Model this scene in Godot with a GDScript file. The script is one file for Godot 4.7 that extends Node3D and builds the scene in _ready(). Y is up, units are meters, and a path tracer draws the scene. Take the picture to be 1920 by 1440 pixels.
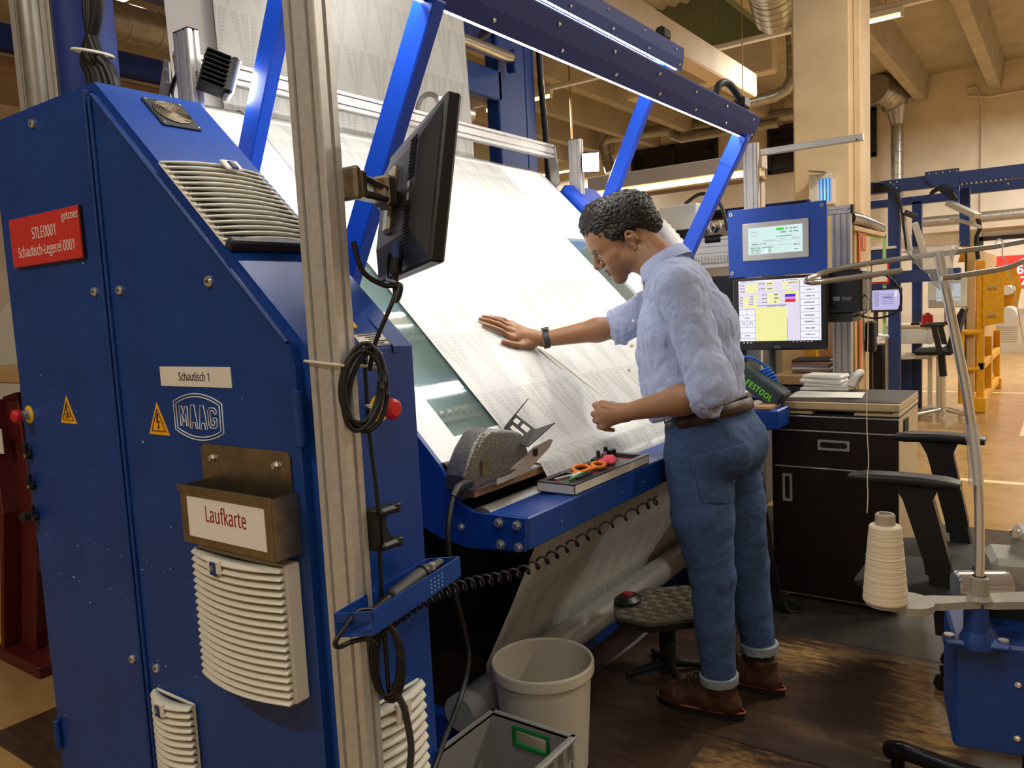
extends Node3D
# An industrial fabric inspection table with an operator. y up, metres; x runs along the table, -z is where the operator faces.

var names := {}
var M := {}
var rng := RandomNumberGenerator.new()

func V(x: float, y: float, z: float) -> Vector3:
	return Vector3(x, y, z)

func _ready() -> void:
	rng.seed = 7
	setup_view()
	make_materials()
	build_room()
	build_background()
	build_cabinet()
	build_table()
	build_post()
	build_floor_things()
	build_desk_area()
	build_chair()
	build_winder()
	build_person()

# ---------------------------------------------------------------- view and light
func setup_view() -> void:
	var cam := Camera3D.new()
	cam.name = "camera"
	var yaw := deg_to_rad(54.3759)
	var pit := deg_to_rad(-5.7213)
	var rol := deg_to_rad(-2.8632)
	var f := V(sin(yaw) * cos(pit), sin(pit), -cos(yaw) * cos(pit))
	var r := V(cos(yaw), 0, sin(yaw))
	var u := r.cross(f)
	var r2 := r * cos(rol) + u * sin(rol)
	var u2 := u * cos(rol) - r * sin(rol)
	cam.transform = Transform3D(Basis(r2, u2, -f), V(0, 1.38, 0))
	cam.fov = 52.1717
	cam.near = 0.02
	cam.far = 100.0
	add_child(cam)
	cam.current = true
	var env := Environment.new()
	env.background_mode = Environment.BG_COLOR
	env.background_color = Color(0.25, 0.27, 0.3)
	env.background_energy_multiplier = 0.4
	env.tonemap_mode = Environment.TONE_MAPPER_LINEAR
	env.tonemap_exposure = 1.0
	env.sdfgi_enabled = true
	env.ssao_enabled = true
	env.ssil_enabled = true
	var we := WorldEnvironment.new()
	we.name = "world_environment"
	we.environment = env
	add_child(we)

func area_light(called: String, at: Vector3, towards: Vector3, size: Vector2, energy: float, color: Color, along := Vector3.ZERO) -> void:
	var l := AreaLight3D.new()
	l.name = numbered(called)
	l.area_size = size
	l.light_energy = energy
	l.light_color = color
	l.shadow_enabled = true
	l.set("area_range", 30.0)
	l.set("area_attenuation", 2.0)
	var zb := -towards.normalized()
	var xb := along.normalized() if along != Vector3.ZERO else V(1, 0, 0)
	var yb := zb.cross(xb).normalized()
	xb = yb.cross(zb)
	l.transform = Transform3D(Basis(xb, yb, zb), at)
	add_child(l)

# ---------------------------------------------------------------- nodes
func numbered(called: String) -> String:
	var n: int = names.get(called, 0)
	names[called] = n + 1
	return called if n == 0 else "%s_%03d" % [called, n]

func tag(o: Node, label := "", category := "", group := "", kind := "") -> void:
	if label: o.set_meta("label", label)
	if category: o.set_meta("category", category)
	if group: o.set_meta("group", group)
	if kind: o.set_meta("kind", kind)

func thing(called: String, label: String, category: String, at := Vector3.ZERO, group := "") -> Node3D:
	var o := Node3D.new()
	o.name = numbered(called)
	o.position = at
	add_child(o)
	tag(o, label, category, group)
	return o

func put(mesh: Mesh, called: String, mat: Material, parent: Node = null) -> MeshInstance3D:
	var o := MeshInstance3D.new()
	o.mesh = mesh
	o.material_override = mat
	if parent == null:
		o.name = numbered(called)
		add_child(o)
	else:
		o.name = called
		parent.add_child(o, true)
		var g := Vector3.ZERO
		var p: Node = parent
		while p != self:
			g += (p as Node3D).position
			p = p.get_parent()
		o.position = -g
	return o

# meshes are given in world coordinates; a mesh under a thing is shifted back by the thing's own place
func obj(called: String, st: SurfaceTool, mat: Material, parent: Node = null) -> MeshInstance3D:
	st.generate_normals()
	return put(st.commit(), called, mat, parent)

func struct(called: String, st: SurfaceTool, mat: Material, parent: Node = null) -> MeshInstance3D:
	var o := obj(called, st, mat, parent)
	if parent == null: o.set_meta("kind", "structure")
	return o

func dup(o: Node3D, at: Vector3, label: String) -> Node3D:
	var c: Node3D = o.duplicate()
	c.name = numbered(String(o.name))
	add_child(c)
	c.position = at
	c.set_meta("label", label)
	return c

# ---------------------------------------------------------------- shapes
func mb() -> SurfaceTool:
	var st := SurfaceTool.new()
	st.begin(Mesh.PRIMITIVE_TRIANGLES)
	st.set_smooth_group(-1)
	return st

func quad(st: SurfaceTool, a: Vector3, b: Vector3, c: Vector3, d: Vector3, uv := true) -> void:
	var P := [a, b, c, a, c, d]
	var U := [Vector2(0, 0), Vector2(1, 0), Vector2(1, 1), Vector2(0, 0), Vector2(1, 1), Vector2(0, 1)]
	for i in 6:
		st.set_uv(U[i] if uv else Vector2.ZERO)
		st.add_vertex(P[i])

func hull_face(st: SurfaceTool, pts: Array, mid: Vector3) -> void:
	var n: Vector3 = (pts[1] - pts[0]).cross(pts[2] - pts[0])
	if n.dot(pts[0] - mid) > 0.0:   # counter-clockwise seen from outside: turn it round
		pts = pts.duplicate()
		pts.reverse()
	for i in range(1, pts.size() - 1):
		for p in [pts[0], pts[i], pts[i + 1]]:
			st.set_uv(Vector2(p.x + p.z, p.y))
			st.add_vertex(p)

# a box with chamfered edges
func box(st: SurfaceTool, c: Vector3, s: Vector3, ch := 0.0, bs := Basis()) -> void:
	var h := s * 0.5
	ch = minf(ch, minf(h.x, minf(h.y, h.z)) * 0.9)
	var T := Transform3D(bs, c)
	if ch <= 0.0:
		for ax in 3:
			for sg in [-1.0, 1.0]:
				var f := []
				for q in [[-1, -1], [1, -1], [1, 1], [-1, 1]]:
					var p := Vector3()
					p[ax] = sg * h[ax]
					p[(ax + 1) % 3] = q[0] * h[(ax + 1) % 3]
					p[(ax + 2) % 3] = q[1] * h[(ax + 2) % 3]
					f.append(T * p)
				hull_face(st, f, c)
		return
	for ax in 3:
		var a1 := (ax + 1) % 3
		var a2 := (ax + 2) % 3
		for sg in [-1.0, 1.0]:
			var f := []
			for q in [[-1, -1], [1, -1], [1, 1], [-1, 1]]:
				var p := Vector3()
				p[ax] = sg * h[ax]
				p[a1] = q[0] * (h[a1] - ch)
				p[a2] = q[1] * (h[a2] - ch)
				f.append(T * p)
			hull_face(st, f, c)
		for s1 in [-1.0, 1.0]:
			for s2 in [-1.0, 1.0]:
				var f := []
				for q in [[0, -1], [0, 1], [1, 1], [1, -1]]:
					var p := Vector3()
					p[ax] = q[1] * (h[ax] - ch)
					p[a1] = s1 * (h[a1] - (0.0 if q[0] == 0 else ch))
					p[a2] = s2 * (h[a2] - (ch if q[0] == 0 else 0.0))
					f.append(T * p)
				hull_face(st, f, c)
	for sx in [-1.0, 1.0]:
		for sy in [-1.0, 1.0]:
			for sz in [-1.0, 1.0]:
				var g := V(sx, sy, sz)
				hull_face(st, [T * (g * (h - V(0, ch, ch))), T * (g * (h - V(ch, 0, ch))), T * (g * (h - V(ch, ch, 0)))], c)

func box2(st: SurfaceTool, a: Vector3, b: Vector3, ch := 0.0) -> void:
	box(st, (a + b) * 0.5, (b - a).abs(), ch)

# a bar of rectangular section from a to b; w is the size across "side", t the other one
func bar(st: SurfaceTool, a: Vector3, b: Vector3, side: Vector3, w: float, t: float, ch := 0.0) -> void:
	var y := (b - a).normalized()
	var x := (side - y * side.dot(y)).normalized()
	box(st, (a + b) * 0.5, V(w, a.distance_to(b), t), ch, Basis(x, y, x.cross(y)))

func frame_of(d: Vector3) -> Basis:
	var y := d.normalized()
	var r := V(1, 0, 0) if absf(y.x) < 0.8 else V(0, 0, 1)
	var x := (r - y * r.dot(y)).normalized()
	return Basis(x, y, x.cross(y))

# turned shape: rows of (radius, height) about the y axis of xf
func lathe(st: SurfaceTool, rows: Array, xf: Transform3D, n := 24, smooth := true, sx := 1.0) -> void:
	st.set_smooth_group(1 if smooth else -1)
	for i in rows.size() - 1:
		var p: Vector2 = rows[i]
		var q: Vector2 = rows[i + 1]
		if smooth: st.set_smooth_group(i + 1 if i % 2 == 0 else i + 1)
		for j in n:
			var a0 := TAU * j / n
			var a1 := TAU * (j + 1) / n
			var A := xf * V(p.x * cos(a0) * sx, p.y, p.x * sin(a0))
			var B := xf * V(p.x * cos(a1) * sx, p.y, p.x * sin(a1))
			var Cc := xf * V(q.x * cos(a1) * sx, q.y, q.x * sin(a1))
			var D := xf * V(q.x * cos(a0) * sx, q.y, q.x * sin(a0))
			var u0 := float(j) / n
			var u1 := float(j + 1) / n
			var L := []
			if p.x > 1e-6: L += [[A, u0, p.y], [B, u1, p.y], [Cc, u1, q.y]]
			if q.x > 1e-6: L += [[A, u0, p.y], [Cc, u1, q.y], [D, u0, q.y]]
			for v in L:
				st.set_uv(Vector2(v[1], v[2]))
				st.add_vertex(v[0])
	st.set_smooth_group(-1)

func cyl(st: SurfaceTool, a: Vector3, b: Vector3, r0: float, r1 := -1.0, n := 20, ch := 0.0) -> void:
	if r1 < 0.0: r1 = r0
	var L := a.distance_to(b)
	var rows := [Vector2(0, 0), Vector2(r0 - ch, 0)]
	if ch > 0.0: rows += [Vector2(r0, ch), Vector2(r1, L - ch)]
	elif true: rows += [Vector2(r1, L)]
	if ch > 0.0: rows += [Vector2(r1 - ch, L)]
	rows += [Vector2(0, L)]
	lathe(st, rows, Transform3D(frame_of(b - a), a), n)

func ball(st: SurfaceTool, c: Vector3, r: Vector3, n := 16, bs := Basis()) -> void:
	st.set_smooth_group(1)
	var m := n / 2
	var T := Transform3D(bs, c)
	for i in m:
		for j in n:
			var q := []
			for e in [[i, j], [i, j + 1], [i + 1, j + 1], [i + 1, j]]:
				var th: float = PI * e[0] / m
				var ph: float = TAU * e[1] / n
				q.append(T * (V(sin(th) * cos(ph), cos(th), sin(th) * sin(ph)) * r))
			var L := [q[0], q[1], q[2], q[0], q[2], q[3]]
			if i == 0: L = [q[0], q[2], q[3]]
			elif i == m - 1: L = [q[0], q[1], q[2]]
			for p in L:
				st.set_uv(Vector2.ZERO)
				st.add_vertex(p)
	st.set_smooth_group(-1)

# a tube along points; r may be a number or one number per point
func tube(st: SurfaceTool, pts: Array, r, n := 8, closed := false) -> void:
	st.set_smooth_group(1)
	var N := pts.size()
	var rings := []
	var up := Vector3.ZERO
	for i in N:
		var d: Vector3 = (pts[(i + 1) % N] - pts[(i - 1 + N) % N]) if closed else (pts[mini(i + 1, N - 1)] - pts[maxi(i - 1, 0)])
		d = d.normalized()
		if up == Vector3.ZERO: up = frame_of(d).x
		up = (up - d * up.dot(d)).normalized()
		var s := d.cross(up)
		var rr: float = r[i] if r is Array else r
		var ring := []
		for j in n:
			var a := TAU * j / n
			ring.append(pts[i] + (up * cos(a) + s * sin(a)) * rr)
		rings.append(ring)
	for i in (N if closed else N - 1):
		var A: Array = rings[i]
		var B: Array = rings[(i + 1) % N]
		for j in n:
			var k := (j + 1) % n
			for p in [A[j], B[j], B[k], A[j], B[k], A[k]]:
				st.set_uv(Vector2.ZERO)
				st.add_vertex(p)
	if not closed:
		st.set_smooth_group(2)
		for e in [0, N - 1]:
			var R: Array = rings[e]
			for j in n:
				var k := (j + 1) % n
				var t := [pts[e], R[j], R[k]] if e == 0 else [pts[e], R[k], R[j]]
				for p in t:
					st.set_uv(Vector2.ZERO)
					st.add_vertex(p)
	st.set_smooth_group(-1)

# smooth curve through points
func curve(pts: Array, steps := 6) -> Array:
	var out := []
	var N := pts.size()
	for i in N - 1:
		var p0: Vector3 = pts[maxi(i - 1, 0)]
		var p1: Vector3 = pts[i]
		var p2: Vector3 = pts[i + 1]
		var p3: Vector3 = pts[mini(i + 2, N - 1)]
		for k in steps:
			out.append(p1.cubic_interpolate(p2, p0, p3, float(k) / steps))
	out.append(pts[N - 1])
	return out

# polygon (2D) pushed along the z of xf
func prism(st: SurfaceTool, poly: PackedVector2Array, xf: Transform3D, depth: float) -> void:
	var tris := Geometry2D.triangulate_polygon(poly)
	var N := poly.size()
	var cw := Geometry2D.is_polygon_clockwise(poly)
	for i in range(0, tris.size(), 3):
		for e in 2:
			var t := [poly[tris[i]], poly[tris[i + 1]], poly[tris[i + 2]]]
			var ar: float = (t[1] - t[0]).cross(t[2] - t[0])
			if (ar > 0.0) == (e == 1): t.reverse()
			for p in t:
				st.set_uv(p)
				st.add_vertex(xf * V(p.x, p.y, depth * e))
	for i in N:
		var p := poly[i]
		var q := poly[(i + 1) % N]
		var a := xf * V(p.x, p.y, 0)
		var b := xf * V(q.x, q.y, 0)
		var c := xf * V(q.x, q.y, depth)
		var d := xf * V(p.x, p.y, depth)
		if cw: quad(st, a, b, c, d, false)
		else: quad(st, b, a, d, c, false)

func P2(a: Array) -> PackedVector2Array:
	var o := PackedVector2Array()
	for i in range(0, a.size(), 2): o.append(Vector2(a[i], a[i + 1]))
	return o

func rrect(w: float, h: float, r: float, n := 4, c := Vector2.ZERO) -> PackedVector2Array:
	var o := PackedVector2Array()
	for k in 4:
		var m := Vector2((w / 2 - r) * [1, -1, -1, 1][k], (h / 2 - r) * [1, 1, -1, -1][k])
		for i in n + 1:
			var a := PI / 2 * (k + float(i) / n)
			o.append(c + m + Vector2(cos(a), sin(a)) * r)
	return o

# a sheet swept along x: profile points (z, y), with thickness
func sheet(st: SurfaceTool, prof: Array, x0: float, x1: float, nx := 1, vscale := 1.0) -> void:
	st.set_smooth_group(1)
	var len := 0.0
	for i in prof.size() - 1:
		var p: Vector2 = prof[i]
		var q: Vector2 = prof[i + 1]
		var l2 := len + p.distance_to(q)
		for k in nx:
			var xa := lerpf(x0, x1, float(k) / nx)
			var xb := lerpf(x0, x1, float(k + 1) / nx)
			var L := [[xa, p, len], [xb, p, len], [xb, q, l2], [xa, p, len], [xb, q, l2], [xa, q, l2]]
			for e in L:
				st.set_uv(Vector2(e[0] * vscale, e[2] * vscale))
				st.add_vertex(V(e[0], e[1].y, e[1].x))
		len = l2
	st.set_smooth_group(-1)

# lettering: lies in the plane of bs (x along the line, y up), a hair thick
func text(s: String, height: float, at: Vector3, bs: Basis, mat: Material, parent: Node, font := "Droid Sans", bold := false, called := "lettering", squeeze := 1.0, deep := 0.0006) -> MeshInstance3D:
	var f := SystemFont.new()
	f.font_names = PackedStringArray([font])
	if bold: f.font_weight = 700
	var tm := TextMesh.new()
	tm.text = s
	tm.font = f
	tm.font_size = 64
	tm.pixel_size = height / 46.0
	tm.depth = deep
	tm.curve_step = 2.0
	var o := put(tm, called, mat, parent)
	o.transform = Transform3D(Basis(bs.x * squeeze, bs.y, bs.z), at + o.position)
	return o

func hexbolt(st: SurfaceTool, c: Vector3, n: Vector3, r: float) -> void:
	cyl(st, c, c + n * r * 0.25, r * 1.25, r * 1.25, 16)
	var F := frame_of(n)
	lathe(st, [Vector2(0, 0), Vector2(r, 0), Vector2(r, r * 0.75), Vector2(r * 0.85, r * 0.9), Vector2(0, r * 0.9)], Transform3D(F, c + n * r * 0.25), 6, false)

func dome(st: SurfaceTool, c: Vector3, n: Vector3, r: float, h: float, m := 12) -> void:
	lathe(st, [Vector2(r, 0), Vector2(r, h * 0.4), Vector2(r * 0.75, h * 0.85), Vector2(0, h)], Transform3D(frame_of(n), c), m)

# slotted aluminium section, w along x and d along y of the section, extruded along z of xf
func slotted(st: SurfaceTool, w: float, d: float, xf: Transform3D, L: float, pitch := 0.04, off := 0.5) -> void:
	var o := []
	var g := 0.0042
	var dp := 0.008
	var cor := [Vector2(-w / 2, -d / 2), Vector2(w / 2, -d / 2), Vector2(w / 2, d / 2), Vector2(-w / 2, d / 2)]
	for k in 4:
		var p: Vector2 = cor[k]
		var q: Vector2 = cor[(k + 1) % 4]
		var e := (q - p).normalized()
		var nn := Vector2(-e.y, e.x)   # inwards
		var ln := p.distance_to(q)
		o.append(p + e * 0.002)
		for i in int(round(ln / pitch)):
			var m := p + e * (pitch * (i + off))
			o += [m - e * g, m - e * g + nn * dp, m + e * g + nn * dp, m + e * g]
		o.append(q - e * 0.002)
	var pp := PackedVector2Array()
	for v in o: pp.append(v)
	prism(st, pp, xf, L)

# ---------------------------------------------------------------- materials
func noise_tex(freq: float, a: Color, b: Color, size := 512, kind := FastNoiseLite.TYPE_SIMPLEX_SMOOTH, oct := 4, stops := []) -> NoiseTexture2D:
	var n := FastNoiseLite.new()
	n.noise_type = kind
	n.frequency = freq
	n.fractal_octaves = oct
	n.seed = names.size() + M.size()
	var t := NoiseTexture2D.new()
	t.width = size
	t.height = size
	t.seamless = true
	t.noise = n
	var g := Gradient.new()
	g.set_color(0, a)
	g.set_color(1, b)
	for s in stops: g.add_point(s[0], s[1])
	t.color_ramp = g
	return t

func bump_tex(freq: float, strength: float, size := 512, oct := 3) -> NoiseTexture2D:
	var n := FastNoiseLite.new()
	n.noise_type = FastNoiseLite.TYPE_SIMPLEX_SMOOTH
	n.frequency = freq
	n.fractal_octaves = oct
	var t := NoiseTexture2D.new()
	t.width = size
	t.height = size
	t.seamless = true
	t.noise = n
	t.as_normal_map = true
	t.bump_strength = strength
	return t

func mat(called: String, c: Color, rough := 0.5, metal := 0.0) -> StandardMaterial3D:
	var m := StandardMaterial3D.new()
	m.resource_name = called
	m.albedo_color = c
	m.roughness = rough
	m.metallic = metal
	M[called] = m
	return m

func tri_map(m: StandardMaterial3D, tex: Texture2D, scale: float, norm: Texture2D = null, ns := 1.0) -> void:
	m.uv1_triplanar = true
	m.uv1_world_triplanar = true
	m.uv1_scale = V(scale, scale, scale)
	if tex:
		m.albedo_texture = tex
	if norm:
		m.normal_enabled = true
		m.normal_texture = norm
		m.normal_scale = ns

func glow(called: String, c: Color, e: float) -> StandardMaterial3D:
	var m := mat(called, Color(0.9, 0.9, 0.9), 0.4)
	m.emission_enabled = true
	m.emission = c
	m.emission_energy_multiplier = e
	return m

func make_materials() -> void:
	var grain := bump_tex(0.09, 2.0, 256, 2)
	var blue := mat("blue_paint", Color8(16, 70, 158), 0.38)
	tri_map(blue, noise_tex(0.02, Color(0.86, 0.86, 0.88), Color(1, 1, 1)), 1.2, grain, 0.12)
	blue.uv1_scale = V(5, 5, 5)
	var bd := mat("blue_panel", Color8(14, 66, 142), 0.42)
	tri_map(bd, noise_tex(0.006, Color(0.84, 0.84, 0.9), Color(1, 1, 1), 512, FastNoiseLite.TYPE_SIMPLEX_SMOOTH, 6), 1.3, grain, 0.1)
	mat("bright_blue", Color8(8, 72, 198), 0.4)
	mat("navy", Color8(6, 40, 120), 0.6)
	mat("gantry_blue", Color8(30, 56, 116), 0.5)
	var al := mat("aluminium", Color8(214, 212, 207), 0.38, 0.45)
	tri_map(al, noise_tex(0.03, Color(0.92, 0.92, 0.92), Color(1, 1, 1)), 3.0)
	mat("groove", Color8(90, 86, 80), 0.6, 0.4)
	mat("steel", Color8(196, 195, 192), 0.28, 0.8)
	mat("chrome", Color8(228, 226, 222), 0.15, 0.8)
	var st := mat("brushed", Color8(176, 164, 142), 0.34, 0.95)
	tri_map(st, noise_tex(0.01, Color(0.82, 0.82, 0.8), Color(1, 1, 1)), 4.0)
	var gv := mat("galvanised", Color8(186, 183, 176), 0.34, 0.7)
	tri_map(gv, noise_tex(0.03, Color(0.8, 0.8, 0.8), Color(1, 1, 1), 256, FastNoiseLite.TYPE_CELLULAR, 2), 1.5)
	mat("black_plastic", Color8(20, 20, 21), 0.42)
	mat("black_matt", Color8(14, 14, 15), 0.7)
	mat("dark_grey", Color8(52, 53, 56), 0.5)
	mat("grey_plastic", Color8(150, 150, 152), 0.45)
	var hm := mat("hammertone", Color8(158, 156, 152), 0.32, 0.55)
	tri_map(hm, noise_tex(0.06, Color(0.55, 0.55, 0.54), Color(1, 1, 1), 256, FastNoiseLite.TYPE_CELLULAR, 2), 10.0, bump_tex(0.07, 6.0, 256, 2), 0.5)
	mat("cream_plastic", Color8(226, 222, 208), 0.45)
	mat("white_plastic", Color8(232, 230, 224), 0.4)
	mat("white_board", Color8(236, 236, 236), 0.3)
	mat("paper", Color8(238, 234, 226), 0.8)
	mat("label_white", Color8(232, 226, 216), 0.55)
	mat("pure_white", Color8(245, 245, 245), 0.5)
	mat("ink", Color8(28, 26, 28), 0.6)
	mat("ink_grey", Color8(120, 120, 126), 0.6)
	mat("ink_red", Color8(150, 30, 44), 0.6)
	mat("sign_red", Color8(210, 54, 50), 0.4)
	mat("red", Color8(200, 30, 32), 0.35)
	mat("yellow", Color8(245, 205, 20), 0.42)
	mat("warn", Color8(250, 178, 20), 0.45)
	mat("green", Color8(10, 120, 50), 0.4)
	mat("orange", Color8(250, 140, 10), 0.35)
	mat("pink", Color8(232, 76, 96), 0.6)
	mat("wood_edge", Color8(176, 138, 96), 0.6)
	var wd := mat("ply", Color8(214, 178, 124), 0.5)
	tri_map(wd, noise_tex(0.012, Color(0.9, 0.86, 0.8), Color(1, 1, 1), 512, FastNoiseLite.TYPE_SIMPLEX_SMOOTH, 5), 1.0)
	wd.uv1_scale = V(1.2, 0.25, 1.2)
	mat("green_bar", Color8(160, 214, 130), 0.5)
	mat("rack_red", Color8(104, 26, 24), 0.5)
	tri_map(M.rack_red, noise_tex(0.03, Color(0.6, 0.5, 0.5), Color(1, 1, 1)), 3.0)
	mat("rack_yellow", Color8(238, 176, 10), 0.45)
	tri_map(M.rack_yellow, noise_tex(0.02, Color(0.9, 0.87, 0.82), Color(1, 1, 1), 512, FastNoiseLite.TYPE_SIMPLEX_SMOOTH, 5), 1.2)
	mat("cord", Color8(16, 16, 17), 0.45)
	mat("blue_hose", Color8(24, 112, 220), 0.35)
	mat("tie", Color8(222, 216, 196), 0.4)
	# glass of the inspection table: a smooth sheet over the pale green diffuser
	var gl := mat("table_glass", Color(0.72, 0.86, 0.84, 0.12), 0.04)
	gl.transparency = BaseMaterial3D.TRANSPARENCY_ALPHA
	mat("diffuser", Color8(166, 196, 192), 0.5)
	# walls
	var wl := mat("plaster", Color8(228, 216, 200), 0.85)
	tri_map(wl, noise_tex(0.01, Color(0.93, 0.92, 0.9), Color(1, 1, 1), 512, FastNoiseLite.TYPE_SIMPLEX_SMOOTH, 5), 0.3)
	var ce := mat("ceiling_paint", Color8(178, 168, 150), 0.9)
	tri_map(ce, noise_tex(0.01, Color(0.9, 0.89, 0.86), Color(1, 1, 1), 512, FastNoiseLite.TYPE_SIMPLEX_SMOOTH, 5), 0.3)
	var pl := mat("pillar_paint", Color8(238, 214, 174), 0.7)
	tri_map(pl, noise_tex(0.006, Color(0.9, 0.88, 0.86), Color(1, 1, 1), 512, FastNoiseLite.TYPE_SIMPLEX_SMOOTH, 6), 0.5)
	mat("shaft_green", Color8(120, 132, 104), 0.8)
	mat("corrugated", Color8(196, 190, 182), 0.6)
	var fl := mat("floor_paint", Color8(178, 144, 94), 0.22)
	tri_map(fl, noise_tex(0.008, Color(0.86, 0.84, 0.8), Color(1, 1, 1), 1024, FastNoiseLite.TYPE_SIMPLEX_SMOOTH, 6, [[0.5, Color(0.97, 0.96, 0.94)]]), 0.45, bump_tex(0.02, 1.2, 512, 4), 0.25)
	var mg := mat("mat_grey", Color8(66, 62, 56), 0.38)
	tri_map(mg, noise_tex(0.02, Color(0.75, 0.75, 0.75), Color(1, 1, 1)), 1.0)
	mat("line_yellow", Color8(240, 196, 20), 0.4)
	mat("line_white", Color8(232, 206, 150), 0.4)
	mat("dark_pane", Color8(20, 20, 22), 0.15)
	mat("frame_black", Color8(24, 22, 22), 0.5)
	glow("tube_warm", Color(1.0, 0.9, 0.55), 5.0)
	glow("tube_white", Color(1.0, 0.97, 0.9), 7.0)
	glow("strip_white", Color(1.0, 0.98, 0.95), 9.0)
	glow("warm_reflect_glow", Color(1.0, 0.86, 0.45), 1.6)  # emissive stand-in for the warm reflection inside the upper hood
	glow("flood", Color(1.0, 1.0, 1.0), 8.0)
	glow("uv_tube", Color(0.1, 0.6, 1.0), 1.2)
	make_fabric()

func make_fabric() -> void:
	# woven pattern of pointed lozenges with hatch marks, matt figure on a shiny ground
	var S := 1024
	var im := Image.create(S, S, false, Image.FORMAT_RGB8)
	var base := Color(0.84, 0.845, 0.83)
	im.fill(base)
	var fig := Color(0.735, 0.75, 0.73)
	var r := RandomNumberGenerator.new()
	r.seed = 3
	# rows of tall triangles filled with slanted dashes
	var cols := 4
	var rows := 4
	var cw := S / cols
	var chh := S / rows
	for ry in rows:
		for cx in cols:
			var ox := cx * cw + (ry % 2) * cw / 2
			for k in 3:
				# three narrow pointed wedges leaning to a common tip
				var lean: float = [-0.34, 0.0, 0.34][k]
				for y in range(6, chh - 4):
					var t := float(y) / chh
					var half := (1.0 - t) * cw * 0.13
					var mid := ox + cw * 0.5 + lean * cw * (1.0 - t)
					var row := int(y / 14)
					if (y % 14) < 3 and k != 1: continue
					for x in range(int(mid - half), int(mid + half) + 1):
						var on := false
						if k == 1: on = (posmod(x * 2 + y, 18) < 11)
						else: on = (posmod(x + row * 7, 10) < 8)
						if on: im.set_pixel(posmod(x, S), posmod(ry * chh + y, S), fig)
			# dashed zigzag border
			for y in range(0, chh, 2):
				var t2 := float(y) / chh
				if (y / 10) % 3 == 0: continue
				for sg in [-1, 1]:
					var bx := int(ox + cw * 0.5 + sg * cw * 0.5 * (1.0 - t2))
					for w in 4: 
						im.set_pixel(posmod(bx + w, S), posmod(ry * chh + y, S), fig)
						im.set_pixel(posmod(bx + w, S), posmod(ry * chh + y + 1, S), fig)
	im.generate_mipmaps()
	var tx := ImageTexture.create_from_image(im)
	var m := mat("fabric", Color(1, 1, 1), 0.3)
	m.albedo_texture = tx
	m.uv1_scale = V(1.7, 0.95, 1)
	m.backlight_enabled = true
	m.backlight = Color(0.1, 0.1, 0.1)
	var h := mat("fabric_plain", Color8(222, 220, 214), 0.5)
	h.backlight_enabled = true
	h.backlight = Color(0.1, 0.1, 0.1)

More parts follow.
